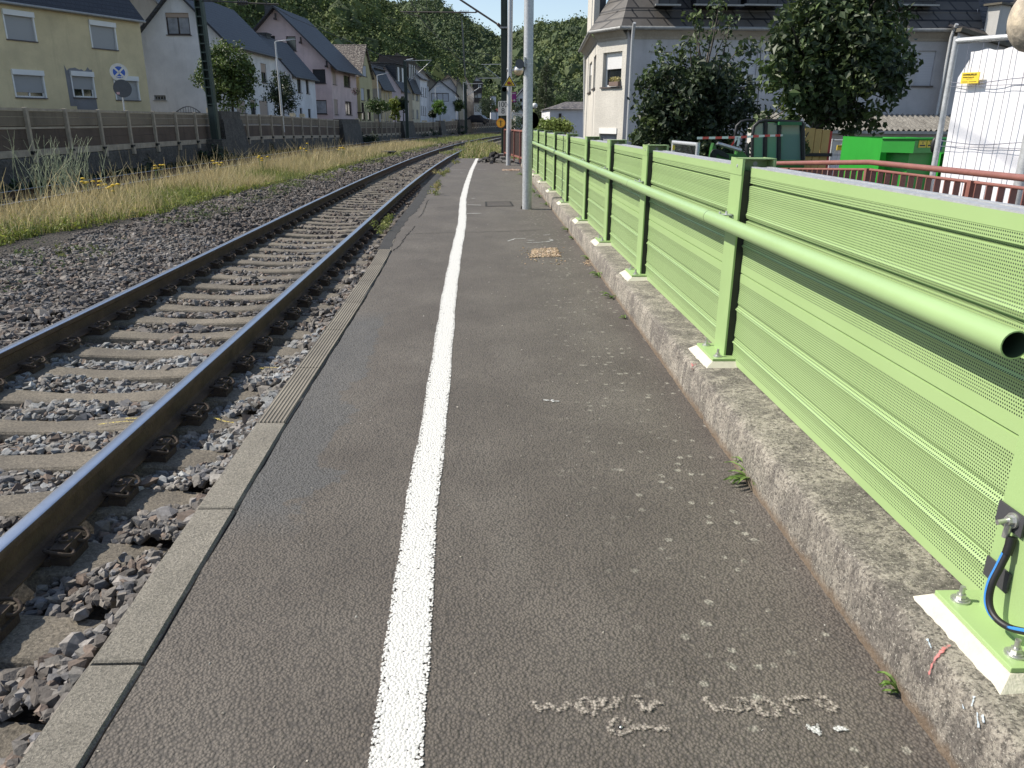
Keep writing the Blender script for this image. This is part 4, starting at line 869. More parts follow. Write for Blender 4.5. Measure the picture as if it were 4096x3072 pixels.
h9, F9, P9, r9 = facing('white_gabled_house', 'white house whose gable with one wide grey window faces the camera', 118, 1710, 1822, 1757, 322, 372, 14, PL['cool'], R_BLACK, [((1725, 372, 1795, 406), dict(frame=BFRAME, mull=2, glass=SHUTG, sill=None))])
mb = MB(); c = Gy(1732, 470, 116.5); mb.box((c.x-2.6, c.y, 1), (c.x-.6, c.y+1, 6.2)); mb.build('side_annex', PL['cool'], h9)
facing('slate_roofed_house', 'house of which only a broad lichened slate roof shows above the white gable', 140, 1700, 1826, 1800, 312, 350, 10, PL['white'], R_GREY, [], 1.0, .5)
facing('dormered_house', 'narrow cream house with dark blue upper storey right of the white gable', 135, 1826, 1853, 1829, 310, 352, 10, PL['cream'], R_GREY, [((1833, 380, 1835, 403), dict(frame=GFRAME, mull=0)), ((1840, 381, 1842, 404), dict(frame=GFRAME, mull=0)), ((1847, 382, 1849, 405), dict(frame=GFRAME, mull=0))], 2.0, .5)
facing('white_side_house', 'white house with brown slate gable behind the third mast', 150, 1863, 1896, 1860, 305, 358, 12, PL['white'], R_GREY, [((1867, 340, 1871, 355), dict(frame=BFRAME, mull=0))], 3.0, .6)
hx_, Fx_, Px_, rx_ = facing('timbered_house', 'white and black half-timbered house with balcony at the far street end', 152, 1896, 1927, 1905, 304, 326, 12, PL['white'], R_GREY, [((1900, 424, 1903, 446), dict(frame=GFRAME, mull=0)), ((1906, 424, 1909, 446), dict(frame=GFRAME, mull=0)), ((1915, 425, 1918, 446), dict(frame=GFRAME, mull=0))], 3.0, .3)
mb = MB(); q = Fx_.px(1894, 324, 1929, 372); fbox(mb, Fx_, q[0], q[1], q[2], q[3], -.5, 0); q = Fx_.px(1896, 392, 1927, 410); fbox(mb, Fx_, q[0], q[1], q[2], q[3], -1.2, 0); 
for a_ in (1897, 1909, 1924): q = Fx_.px(a_, 370, a_+2, 395); fbox(mb, Fx_, q[0], q[1], q[2], q[3], -1.1, -.9)
mb.build('timber_balcony', BFRAME, hx_)
mb = MB(); q = Fx_.px(1914, 338, 1917, 352); fbox(mb, Fx_, q[0], q[1], q[2], q[3], -.54, -.5); q = Fx_.px(1921, 340, 1924, 352); fbox(mb, Fx_, q[0], q[1], q[2], q[3], -.54, -.5); mb.build('window', WFRAME, hx_)
facing('grey_block', 'plain grey building partly behind the dark round tree', 175, 1963, 1984, 1973, 384, 386, 10, PL['cool'], R_GREY, [], 3.0, .1)
facing('small_far_house', 'tiny dark roofed house beside the kilometre sign', 190, 1982, 1994, 1988, 421, 428, 8, PL['blue'], R_BLACK, [], 2.0, .4)
b1, Fb, Pb, rb = facing('white_villa', 'white gabled villa with dark windows seen between the two lamp posts', 120, 2056, 2116, 2104, 345, 400, 10, PL['white'], R_BLACK, [((2079, 394, 2090, 406), dict(frame=BFRAME, mull=1)), ((2079, 421, 2090, 436), dict(frame=BFRAME, mull=1))], -.7, .4, 'buildings beyond the platform end')
rb2 = facing('slate_shed', 'low shed with sunlit slate roof below the white villa', 112, 2062, 2096, 2074, 428, 446, 5, PL['white'], R_GREY, [], -.7, .3, 'buildings beyond the platform end')
# roof behind yellow house, higher roofs behind the row
for (lab, Y, x0, x1, ax, ay, ey, rm) in (('grey fish-scale slate roof between the yellow and the white house', 62, 470, 680, 560, -60, 60, R_GREY), ('dark roof with skylights above the lilac house', 112, 1484, 1640, 1515, 232, 318, R_BLACK), ('grey gabled house rising behind the tall white house', 128, 1548, 1700, 1586, 212, 290, R_GREY),
        ('brown roof with chimneys behind the tall white house', 135, 1640, 1745, 1650, 245, 330, R_BROWN), ('dark ridged roofs above the white gable', 160, 1765, 1830, 1790, 300, 325, R_BROWN)):
    facing('background_house', lab, Y, x0, x1, ax, ay, ey, 10, PL['greyw'], rm, [], 1.0, .3, 'houses rising behind the street row')
# ================================================================== LEFT NOISE BARRIER + RETAINING WALL
TZ = [(10, 1.79), (44, 1.82), (55, 1.68), (66, 1.54), (85, 1.5), (98, 1.47), (118, 1.75), (150, 2.0)]
tz = lambda y: ip(TZ, y)
BX = lambda y: -12.0+cur(y)
PBR = plaster('weathered_brown_barrier_panel', (.135, .10, .078), .5, 40, .3); PBL = plaster('upper_barrier_panel', (.235, .195, .145), .4, 40, .3); CREAM = plain('cream_concrete_post', (.36, .31, .245), .9, 0, .2, 6, .3, 60); CAPL = plain('pale_post_cap', (.66, .55, .38), .8, 0, .1, 8)
mb = MB(); ysw = list(np.arange(8, 180, 1.0)); vs = []; 
prw = [(.10, -.4), (.06, .50), (.02, .56), (-.34, .56), (-.4, -.4)]
for y in ysw: vs += [(BX(y)+x-.02, y, z+(tz(y)-1.79 if z > 0 else 0)) for x, z in prw]
mb.add(vs, [(i*5+j, i*5+j+1, (i+1)*5+j+1, (i+1)*5+j) for i in range(len(ysw)-1) for j in range(4)]); tag(mb.build('retaining_wall', WALLC), 'stained grey concrete retaining wall along the far track, under the barrier', 'wall')
def sec(ya, yb, lab, first):
    b = empty('noise_barrier', (BX(ya), ya, .5), lab, 'noise barrier', 'brown noise barrier sections on the wall')
    y = first; ps = []
    while y < yb-.3: ps.append(y); y += 2.0
    bounds = [ya]+ps+[yb]
    for i, (a, c) in enumerate(zip(bounds[:-1], bounds[1:])):
        if c-a < .2: continue
        mb = MB(); xa, xc = BX(a), BX(c); t = .10
        def seg(z0, z1, off, m):
            da, dc = tz(a)-1.79, tz(c)-1.79
            P = [(xa+off, a, z0+da), (xc+off, c, z0+dc), (xc+off, c, z1+dc), (xa+off, a, z1+da)]; Q = [(p[0]-t, p[1], p[2]) for p in P]
            mb.add(P+Q, [(0, 1, 2, 3), (7, 6, 5, 4), (3, 2, 6, 7), (0, 4, 5, 1), (0, 3, 7, 4), (1, 5, 6, 2)], m)
        seg(.745, 1.0, 0, 0); seg(1.005, 1.255, -.006, 0); seg(1.26, 1.30, .012, 2); seg(1.31, 1.345, -.015, 0); seg(1.35, 1.56, .0, 1); seg(1.565, 1.71, -.006, 1); seg(1.715, 1.785, .01, 2); seg(.565, .74, .03, 2)
        mb.build('barrier_panel', [PBR, PBL, CREAM], b)
    for j, y in enumerate(ps):
        x = BX(y); d = tz(y)-1.79; mb = MB(); mb.box((x-.02, y-.055, .60+d), (x+.085, y+.055, 1.80+d)); mb.box((x+.03, y-.075, .40+d), (x+.13, y+.075, .64+d)); po = mb.build('post', CREAM, b, bevel=.01)
        mb = MB(); mb.box((x+.0, y-.09, .61+d), (x+.11, y+.09, .70+d)); mb.build('post_shoe', BLACK, po)
    return b, ps
def ylim(px): return Gc(px, 480, -12.0).y
e1, e2 = ylim(862), ylim(952); s1, ps1 = sec(8, e1, 'brown barrier section in front of the yellow house, left of the mast with rungs', 10.1)
yy = [ylim(q) for q in (1358, 1422, 1604, 1648, 1755, 1772, 1830, 1880)]
s2_, ps2 = sec(e2, yy[0], 'brown barrier section in front of the small and the pink house', e2+1.4)
s3, ps3 = sec(yy[1], yy[2], 'brown barrier section in front of the olive and lilac houses', yy[1]+1.2); s4, ps4 = sec(yy[3], yy[4], 'brown barrier section below the white gabled house', yy[3]+1.0)
s5, ps5 = sec(yy[5], yy[6], 'short brown barrier section right of the white gabled house', yy[5]+1.0); s6, ps6 = sec(yy[7], 150, 'farthest brown barrier section vanishing behind the orange sign', yy[7]+1)
for i, (a, b, lb) in enumerate(((e1, e2, 'behind the mast with rungs'), (yy[0], yy[1], 'in front of the pink house corner'), (yy[2], yy[3], 'at the slim green mast'), (yy[4], yy[5], 'below the white gabled house'), (yy[6], yy[7], 'at the farthest green mast'))):
    mb = MB(); zt = tz((a+b)/2)+.10
    for (z0, z1, of) in ((-.35, zt-.34, .26), (zt-.345, zt, .20)):
        vs = [(BX(a)+of+(.25 if z0 < 0 else 0), a-(.45 if z0 < 0 else 0), z0), (BX(b)+of+(.25 if z0 < 0 else 0), b+(.45 if z0 < 0 else 0), z0), (BX(b)-.4, b, z0), (BX(a)-.4, a, z0), (BX(a)+of, a, z1), (BX(b)+of, b, z1), (BX(b)-.4, b, z1), (BX(a)-.4, a, z1)]
        mb.add(vs, [(0, 3, 2, 1), (4, 5, 6, 7), (0, 1, 5, 4), (1, 2, 6, 5), (2, 3, 7, 6), (3, 0, 4, 7)])
    tag(mb.build('concrete_pier', WALLC), f'stained concrete pier between two barrier sections {lb}', 'pier', 'concrete piers between barrier sections')
for i, (px_, lb) in enumerate(((844, 'at the barrier end beside the mast with rungs'), (1171, 'left of two below the small house'), (1210, 'right of two below the small house'), (1429, 'at the corner of the pink house'), (1508, 'left of the second streetlamp'), (1526, 'right of the second streetlamp'), (1692, 'left one below the tall white house'), (1703, 'right one below the tall white house'), (1777, 'below the white gabled house, left'), (1812, 'below the white gabled house, right'))):
    q = Gc(px_, 470, -12.1); z = tz(q.y)+.02; s = .13 if px_ < 1000 else .15; mb = MB(); mb.prism([(-s, 0), (s, 0), (s, .13), (-s, .20)], (q.x, q.y, z), (0, 1, 0), (0, 0, 1), (1, 0, 0), -s, s)
    tag(mb.build('flood_light', CAPL), f'small cream lamp box on the barrier, {lb}', 'lamp', 'lamp boxes on the barrier top')
# ================================================================== MASTS
lm = empty('railway_mast', (-11.5, 36, -.2), 'big dark green catenary mast with rungs in front of the white house', 'mast')
bt, tp = Gy(866, 560, 35.4), Gy(795, 0, 35.4); ax_ = tp-bt
mb = MB()
def along(t, dx, dy=0): p = bt+ax_*t; return Vector((p.x+dx, p.y+dy, p.z))
def beam(mb, t0, t1, xa, xb, y0=-.14, y1=.14, m=0):
    vs = [along(t, x, y) for t in (t0, t1) for (x, y) in ((xa, y0), (xb, y0), (xb, y1), (xa, y1))]; mb.add(vs, [(0, 3, 2, 1), (4, 5, 6, 7), (0, 1, 5, 4), (1, 2, 6, 5), (2, 3, 7, 6), (3, 0, 4, 7)], m)
beam(mb, -.3, 1.7, .07, .16, -.16, .16); beam(mb, -.3, 1.7, -.16, -.13, -.16, .16); mb.build('chord', MASTG, lm)
mb = MB(); 
for i in range(32):
    t = .26+i*.062; beam(mb, t, t+.009, -.13, .07, -.165, -.13)
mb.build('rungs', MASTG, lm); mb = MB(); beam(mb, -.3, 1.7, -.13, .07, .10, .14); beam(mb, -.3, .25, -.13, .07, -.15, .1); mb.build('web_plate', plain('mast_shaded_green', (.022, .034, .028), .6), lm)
mb = MB(); q = along(0, 0); mb.box((q.x-.5, q.y-.35, -.3), (q.x+.35, q.y+.3, .75)); mb.build('foot', WALLC, lm)
def mast(name, lab, px0, py0, px1, py1, Y, w, mat=MASTG, zb=-.3):
    a = Gy(px0, py0, Y); b = Gy(px1, py1, Y); m_ = empty(name, (a.x, a.y, zb), lab, 'mast', 'green catenary masts'); mb = MB(); h = w/2; a = Vector((a.x, a.y, zb))
    for (x0, x1, y0, y1) in ((-h, -h+.02, -h, h), (h-.02, h, -h, h), (-h+.02, h-.02, -.012, .012)):
        vs = [p+Vector((x, y, 0)) for p in (a, b) for (x, y) in ((x0, y0), (x1, y0), (x1, y1), (x0, y1))]; mb.add(vs, [(0, 3, 2, 1), (4, 5, 6, 7), (0, 1, 5, 4), (1, 2, 6, 5), (2, 3, 7, 6), (3, 0, 4, 7)])
    mb.build('steel_column', mat, m_); return m_
y2 = Gc(1630, 540, -11.2).y; m2 = mast('railway_mast', 'slim green catenary mast between the lilac house and the far track', 1631, 560, 1619, 240, y2, .30)
mb = MB(); mb.tube([Gy(1618, 243, y2), Gy(1726, 241, y2)], .03, 6); mb.tube([Gy(1722, 246, y2), Gy(1642, 320, y2), Gy(1636, 325, y2)], .028, 6); mb.tube([Gy(1625, 240, y2), Gy(1652, 236, y2)], .06, 6); mb.build('cantilever', GALV, m2)
y3 = Gc(1862, 490, -11.2).y; m3 = mast('railway_mast', 'farthest slim green catenary mast by the white side house', 1864, 500, 1861, 333, y3, .40, MASTG, -.1)
mb = MB(); mb.tube([Gy(1861, 336, y3), Gy(1930, 334, y3)], .04, 6); mb.tube([Gy(1918, 350, y3), Gy(1866, 385, y3)], .045, 6); mb.build('cantilever', GALV, m3)
YM = 35.0
m4 = mast('railway_mast', 'tall dark green catenary mast behind the far lamp post, carrying the 100/8 sign', 2018, 600, 2016, -420, YM, .27)
mb = MB(); mb.tube([Gy(2004, 112, YM), Gy(1992, 98, YM), Gy(1843, 0, YM), Gy(1700, -95, YM)], .038, 8); mb.tube([Gy(1602, 47, YM), Gy(1905, 50, YM)], .024, 8); mb.tube([Gy(1616, 50, YM), Gy(1622, 58, YM), Gy(1630, 52, YM), Gy(1681, 66, YM), Gy(1682, 72, YM)], .022, 6); mb.tube([Gy(1905, 50, YM), Gy(1906, 44, YM)], .045, 8); mb.build('cantilever', plain('rusty_tube', (.12, .10, .09), .6, .3), m4)
mb = MB()
for i in range(8): q = Gy(1841+i*4.6, 49, YM); mb.tube([(q.x-.008, q.y, q.z), (q.x+.008, q.y, q.z)], .085 if i % 2 else .06, 12)
for i in range(4): q = Gy(1993+i*3, 98+i*3, YM); mb.sphere(tuple(q), .07, 8, 5)
mb.build('insulator', plain('brown_insulator', (.07, .04, .03), .35), m4)
mb = MB()
for yy_ in (110, 112): q = Gy(2016, yy_, YM); mb.box((q.x-.17, q.y-.17, q.z-.02), (q.x+.17, q.y+.17, q.z+.01))
mb.build('clamp', GALV, m4)
m5 = mast('railway_mast', 'far catenary mast mostly hidden behind the tall dark green one', 2013, 500, 2011, 240, 85, .28)
mb = MB(); mb.tube([Gy(2010, 257, 85), Gy(1925, 258, 85)], .03, 6); mb.tube([Gy(2008, 322, 85), Gy(1996, 310, 85), Gy(1935, 263, 85)], .03, 6); mb.tube([Gy(2008, 312, 85), Gy(1915, 313, 85)], .03, 6); mb.build('cantilever', GALV, m5)
mb = MB(); w0 = Gy(1639, 0, 29.5); w1 = Gy(1680, 71, YM); w2 = Gy(1708, 104, 37.2); w3 = Gy(1783, 182, 46.5); w4 = Gy(1826, 227, 54.8); w5 = Gy(1996, 312, 85); w6 = Vector((8.5, 130, 6.4))
mb.tube([(-2.45, 3, w0.z+.05), w0, w1, w2, w3, w4, w5, w6], .016, 6); tag(mb.build('contact_wire', BLACK), 'thin dark contact wire above the near track', 'wire')
mb = MB(); mb.tube([(-2.5, 3, 7.6), Gy(1646, -80, 29.5), Gy(1640, -60, YM), Gy(1640, -60, YM)+Vector((.3, 25, -.3)), (2.2, 85, 7.9)], .014, 6)
for a, b in ((Gy(1664, -40, YM-.4), Gy(1663, 45, YM-.4)), (Gy(1706, -60, 36), Gy(1706, 46, 36)), (Gy(1718, -20, 36.5), Gy(1753, 47, 36.5)), (Gy(1660, -20, YM), Gy(1637, 40, YM))): mb.tube([a, b], .008, 4)
tag(mb.build('messenger_wire', BLACK), 'thin messenger wire with droppers above the contact wire', 'wire')
q0 = Gy(1430, 0, 60); mb = MB(); mb.tube([(-9.0, 8, 6.6), (-8.7, 40, 6.1), (-6.0, 75, 6.1), Gy(1726, 243, y2)+Vector((0, 0, -.4)), (0, 130, 6.3)], .014, 6); tag(mb.build('contact_wire', BLACK), 'thin dark contact wire above the far track', 'wire')
mb = MB(); mb.tube([Gy(520, -30, 35.4), Gy(800, 3, 35.4), Gy(870, 5, 35.4), Gy(985, 12, 35.4), Gy(1115, 17, 35.4)], .03, 6)
for i in range(9): q = Gy(950+i*5, 12, 35.4); mb.tube([(q.x-.012, q.y, q.z), (q.x+.012, q.y, q.z)], .1 if i % 2 else .07, 10)
mb.build('cantilever', plain('brown_tube', (.06, .05, .045), .5), lm)
# ================================================================== STREET LAMPS, SIGNS on the left
def slamp(px, zpx_top, px_base, arm, lab, Y):
    a = Gy(px_base, 470, Y); b = Gy(px, zpx_top, Y); l = empty('street_lamp', (a.x, a.y, 1.0), lab, 'street lamp', 'street lamps behind the barrier'); mb = MB(); mb.tube([(a.x, a.y, .9), (a.x*.5+b.x*.5, a.y, (1+b.z)/2), tuple(b)], [.075, .06, .045], 10); mb.build('pole', GALV, l)
    c = Gy(arm[0], arm[1], Y); mb = MB(); mb.tube([tuple(b), tuple(b.lerp(c, .6))], .03, 8); mb.build('arm', GALV, l); mb = MB(); d = b.lerp(c, .55); n = (c-d).normalized()
    mb.prism([(0, -.03), (1, -.015), (1, .02), (.3, .05), (0, .04)], d, (c-d), (0, 0, 1), (0, 1, 0), -.12, .12); mb.build('lamp_head', GALV, l)
slamp(1101, 166, 1130, (1180, 158), 'grey street lamp in front of the small pale blue gabled house', 47); slamp(1508, 302, 1521, (1555, 292), 'grey street lamp in front of the grey gabled house', 75); slamp(1741, 346, 1744, (1771, 342), 'grey street lamp in front of the white gabled house', 105); slamp(1853, 330, 1857, (1870, 328), 'grey street lamp left of the farthest mast', 125)
sY = 30.0; sg = empty('parking_sign', tuple(Gy(497, 440, sY)), 'blue crossed no-stopping disc above a second sign seen from behind', 'traffic sign')
mb = MB(); mb.tube([Gy(512, 500, sY), Gy(497, 436, sY), Gy(484, 330, sY), Gy(481, 260, sY)], .03, 8); mb.build('pole', GALV, sg)
cc = Gy(476, 289, sY-.05); Nf = Vector((-cc.x, -cc.y, 0)).normalized(); rr = .295
BLUE = plain('sign_blue', (.02, .09, .42), .4); SWHITE = plain('sign_white', (.62, .60, .55), .5); SRED = plain('sign_red', (.5, .03, .03), .4); SBLK = plain('sign_black', (.015, .015, .015), .5); SYEL = plain('sign_yellow', (.72, .48, .03), .5); SORG = plain('sign_orange', (.75, .34, .02), .5); MAG = plain('sign_magenta', (.27, .02, .17), .5); BACKG = plain('sign_back_grey', (.07, .075, .085), .6)
a_ = Nf.cross(Vector((0, 0, 1))).normalized(); 
if a_.x < 0: a_ = -a_
mb = MB(); mb.disc(cc, Nf, rr, 40, 0); mb.disc(cc+Nf*.004, Nf, rr*.66, 40, 1)
for s in (1, -1):
    d = (a_*s+Vector((0, 0, 1))).normalized(); e = (a_*s-Vector((0, 0, 1))).normalized(); c2_ = cc+Nf*.008; mb.quad(c2_-d*rr*.68-e*.03, c2_+d*rr*.68-e*.03, c2_+d*rr*.68+e*.03, c2_-d*rr*.68+e*.03, 0)
c2_ = cc+Nf*.008-Vector((0, 0, rr*.5)); mb.quad(c2_-a_*.09-Vector((0, 0, .012)), c2_+a_*.05-Vector((0, 0, .012)), c2_+a_*.05+Vector((0, 0, .012)), c2_-a_*.09+Vector((0, 0, .012)), 0); mb.add([c2_+a_*.05-Vector((0, 0, .035)), c2_+a_*.10, c2_+a_*.05+Vector((0, 0, .035))], [(0, 1, 2)], 0)
mb.build('sign_disc', [SWHITE, BLUE], sg); c3 = Gy(490, 354, sY-.05); mb = MB(); mb.disc(c3, Nf, .30, 36, 0); q = c3+Nf*.004-a_*.16-Vector((0, 0, .16)); mb.quad(q-a_*.05-Vector((0, 0, .04)), q+a_*.05-Vector((0, 0, .04)), q+a_*.05+Vector((0, 0, .04)), q-a_*.05+Vector((0, 0, .04)), 1); mb.build('sign_back', [BACKG, plain('pale_sticker', (.5, .3, .3), .6)], sg)
ga = MB(); 
for i in range(17):
    t = math.pi*i/16; 
gp = [Gy(702+i*10, 450-24*math.sin(math.pi*i/10), 40) for i in range(11)]; ga.tube(gp, .018, 6); ga.tube([gp[0], gp[-1]], .014, 6)
for i in range(1, 10): ga.tube([Vector((gp[i].x, gp[i].y, gp[0].z)), gp[i]], .01, 5)
tag(ga.build('iron_gate', BLACK), 'black wrought iron arched gate top showing above the barrier', 'gate')
fm = MB(); q = Gy(1552, 625, 42); mbx = MB(); mbx.box((q.x-.32, q.y, -.3), (q.x+.26, q.y+.7, .02)); mbx.box((q.x-.38, q.y-.05, .02), (q.x+.34, q.y+.8, .08)); tag(mbx.build('duct_box', concrete('dark_duct_concrete', (.09, .085, .08), (.05, .05, .048), 30)), 'low dark concrete cable duct box in the grass strip', 'box')
# ================================================================== FOLIAGE KIT
def leaves(name, C, R, n, size, cols, mat, parent=None, shell=.35, droop=.35, aspect=.62, jit=.25, keep=None):
    # C (k,3) clump centres, R (k,3) radii, n leaves per clump
    C = np.asarray(C, float); R = np.asarray(R, float); k = len(C); n = np.broadcast_to(n, (k,)); idx = np.repeat(np.arange(k), n); m = len(idx)
    d = rng.normal(size=(m, 3)); d /= np.linalg.norm(d, axis=1, keepdims=True); r = (shell+(1-shell)*rng.random((m, 1))**.5)
    p = C[idx]+d*r*R[idx]*(1+rng.normal(0, .08, (m, 1)))
    nrm = d*.8+rng.normal(0, .6, (m, 3))+np.array([0, 0, .55]); nrm /= np.linalg.norm(nrm, axis=1, keepdims=True)
    t = np.cross(nrm, rng.normal(size=(m, 3))); t[:, 2] -= droop; t -= nrm*np.sum(t*nrm, axis=1, keepdims=True); t /= np.linalg.norm(t, axis=1, keepdims=True)+1e-9
    b = np.cross(nrm, t); s = size*np.exp(rng.normal(0, jit, (m, 1)))
    V = np.stack([p-t*s*.5, p-t*s*.05+b*s*aspect*.5+nrm*s*.08, p+t*s*.5-nrm*s*.1, p-t*s*.05-b*s*aspect*.5+nrm*s*.08], 1).reshape(-1, 3)
    F = (np.arange(m)[:, None]*4+np.arange(4)[None]); cb = np.array(cols)[rng.integers(0, len(cols), k)][idx]*.6+np.array(cols)[rng.integers(0, len(cols), m)]*.4
    c = cb*np.exp(rng.normal(0, .22, (m, 1)))
    return npmesh(name, V, F, mat, parent, np.repeat(c, 4, axis=0))
LEAF = vcol('leaf', .5, .30, .0); LEAFD = vcol('hedge_leaf', .6, .2, 0); FOREST = vcol('forest_leaf', .9, .12, 0)
BARK = concrete('bark', (.14, .12, .10), (.07, .06, .05), 30, .8)
def clumps(center, rad, k, cr, bias=.0, squash=1.0, shape=None):
    C = []; 
    while len(C) < k:
        d = np.array([rnd.gauss(0, 1) for _ in range(3)]); d /= np.linalg.norm(d); r = rnd.random()**.45
        q = np.array(center)+d*r*np.array(rad)
        if shape and not shape(q): continue
        C.append(q)
    return np.array(C), np.array([[cr*rnd.uniform(.65, 1.3)]*3 for _ in range(k)])*np.array([1, 1, squash])
def tree(name, label, cat, base, h, center, rad, k, cr, nl, size, cols, trunk=.12, mat=None, group=None, limbs=10, shape=None, tip=None, droop=.35):
    t = empty(name, base, label, cat, group); b = Vector(base); c = Vector(center); mb = MB()
    top = Vector((c.x, c.y, c.z+rad[2]*.35)); mb.tube([b, b.lerp(c, .5)+Vector((rnd.gauss(0, .03), 0, 0)), c, top], [trunk, trunk*.8, trunk*.55, trunk*.15], 10)
    C, R_ = clumps(center, rad, k, cr, shape=shape)
    for i in range(min(limbs, k)):
        q = Vector(C[i]); s = b.lerp(c, rnd.uniform(.55, 1.0)); mb.tube([s, s.lerp(q, .5)+Vector((0, 0, .1*rad[2])), q], [trunk*.35, trunk*.2, trunk*.06], 6)
    mb.build('trunk', BARK, t)
    leaves('crown', C, R_, nl, size, cols, mat or LEAF, t, .2, droop); return t
GR = [(.055, .095, .025), (.07, .12, .03), (.04, .07, .02), (.10, .15, .04)]
GD = [(.025, .045, .018), (.035, .06, .022), (.02, .035, .014)]
GY_ = [(.22, .26, .035), (.30, .32, .05), (.12, .17, .03)]
# left trees -------------------------------------------------------
c = Gy(915, 315, 41); tree('street_tree', 'dense egg-shaped green street tree right of the mast with rungs', 'tree', (c.x, c.y, 1.0), 4, (c.x, c.y, c.z), (1.45, 1.3, 1.62), 150, .36, 75, .13, [(.06, .10, .025), (.085, .13, .03), (.045, .07, .02), (.14, .19, .05)], .07)
c = Gy(1128, 385, 50); tree('conifer_shrub', 'dark layered conifer beside the small pale blue gabled house', 'tree', (c.x, c.y, 1.0), 4, (c.x, c.y, c.z+.1), (1.0, .8, 1.3), 70, .33, 50, .12, GD, .05, group='small trees along the street')
for lab, px_, py_, Y, rx, rz_, cols, nl in (('drooping green shrub tree in front of the grey gabled house', 1514, 425, 72, 1.0, .55, GR, 50), ('yellow-green columnar shrub left of the second mast', 1578, 436, 74, .52, 1.05, GY_, 60), ('dark ball-shaped tree right behind the second mast', 1612, 418, 88, .6, .75, GD, 50), ('bright green ball tree in front of the white gabled house', 1759, 428, 95, .85, .82, [(.10, .20, .03), (.14, .25, .04), (.07, .13, .03)], 60),
        ('small dark ball tree left of the bright green one', 1731, 455, 96, .42, .42, GD, 40), ('green ball tree right of the white gabled house', 1836, 422, 118, .85, .85, GR, 45), ('dark round tree at the bend of the street', 1950, 425, 125, 1.35, 1.55, [(.025, .045, .02), (.04, .065, .03), (.07, .10, .05)], 60), ('pale green shrub at the far street end', 1985, 435, 140, 1.0, .6, GR, 40)):
    c = Gy(px_, py_, Y); tree('ball_tree', lab, 'tree', (c.x, c.y, 1.0 if Y < 110 else 1.8), 3, (c.x, c.y, c.z), (rx, rx, rz_), 60, .28*max(rx, .6), nl, .13, cols, .05, group='small trees along the street', limbs=4)
c = Gy(1422, 365, 66); leaves('hanging_flowers', [tuple(c)], [(.35, .3, .3)], 300, .08, [(.35, .10, .25), (.06, .08, .03)], LEAFD); tag(bpy.data.objects['hanging_flowers'], 'pink hanging flowers on the balcony of the olive house', 'flowers')
for i, (px_, py_, Y, r) in enumerate(((545, 620, 29, .7), (862, 600, 34, .8), (1055, 610, 44, .7), (1335, 560, 62, .8), (1465, 560, 66, 1.1), (1722, 545, 94, 1.4), (1836, 520, 112, 1.8))):
    c = Gy(px_, py_, Y); C, R_ = clumps((c.x, c.y+.2, -.1), (r*.9, .5, r*.75), 26, .28); o = leaves('wall_shrub', C, R_, 55, .12, GD, LEAFD, None, .1); tag(o, f'dark green shrub growing against the retaining wall, {["left of the mast with rungs", "at the foot of the mast with rungs", "right of the mast with rungs", "below the pink house", "below the olive house", "left of the farthest mast", "at the farthest mast"][i]}', 'shrub', 'shrubs along the retaining wall')
P = np.stack([rng.uniform(-11.8, -10.9, 500), rng.uniform(12, 50, 500), np.full(500, -.15)], 1); P[:, 0] += np.where(P[:, 1] > 14, (P[:, 1]-14)**2/1200, 0)
o = leaves('wall_foot_weeds', P, np.full((500, 3), .2), 22, .11, GD, LEAFD, None, .0); tag(o, kind='stuff')
# ================================================================== GRASS STRIP
def blades(name, P, h, w, cols, mat, lean=.35, seg=2, head=False):
    n = len(P); h = np.broadcast_to(h, (n,))[:, None]*np.exp(rng.normal(0, .25, (n, 1))); a = rng.uniform(0, 6.283, n); d = np.stack([np.cos(a), np.sin(a), np.zeros(n)], 1); L = np.abs(rng.normal(0, lean, (n, 1)))
    fa = rng.uniform(0, 6.283, n); side = np.stack([np.cos(fa), np.sin(fa), np.zeros(n)], 1)*w*.5; up = np.array([0, 0, 1.0])
    p0 = P; p1 = P+up*h*.55+d*L*h*.25; p2 = P+up*h*.97+d*L*h*.8
    V = np.stack([p0-side, p0+side, p1+side*.8, p1-side*.8, p2+side*.25, p2-side*.25], 1).reshape(-1, 3); b = np.arange(n)[:, None]*6
    F = np.concatenate([b+np.array([[0, 1, 2, 3]]), b+np.array([[3, 2, 4, 5]])]); c = np.array(cols)[rng.integers(0, len(cols), n)]*np.exp(rng.normal(0, .2, (n, 1)))
    o = npmesh(name, V, F, mat, None, np.repeat(c, 6, axis=0)); tag(o, kind='stuff'); return o
GRASS = vcol('grass_blade', .65, .35, 0)
STRAW = [(.46, .37, .19), (.55, .46, .26), (.36, .30, .15), (.42, .36, .20)]; GREENG = [(.16, .20, .05), (.22, .25, .07), (.11, .15, .04), (.30, .30, .10)]; DKG = [(.06, .09, .03), (.09, .12, .04), (.12, .13, .05)]
def nz(x, y, s, k=0): return np.sin(x*s*1.3+k)+np.sin(y*s*.9+x*s*.4+k*2)+np.sin((x+y)*s*.7+k*3)
def spread(n, x0, x1, y0, y1, pw=1.0, dens_=None):
    y = y0+(y1-y0)*rng.random(n)**pw; x = rng.uniform(0, 1, n); f0 = np.vectorize(x0)(y); f1 = np.vectorize(x1)(y); x = f0+(f1-f0)*x
    ok = np.ones(n, bool)
    if dens_ is not None: ok = dens_(x, y) > rng.uniform(-1.8, 1.8, n)
    x, y = x[ok], y[ok]; z = np.full(len(x), -.2)+np.where(x < -6.5, .04, 0); x = x+np.where(y > 14, (y-14)**2/1200, 0)
    px = np.array([project((a, b, .2))[:2] for a, b in zip(x, y)]) if len(x) else np.zeros((0, 2)); ok = (px[:, 0] > -150) & (px[:, 0] < 4200); return np.stack([x, y, z], 1)[ok]
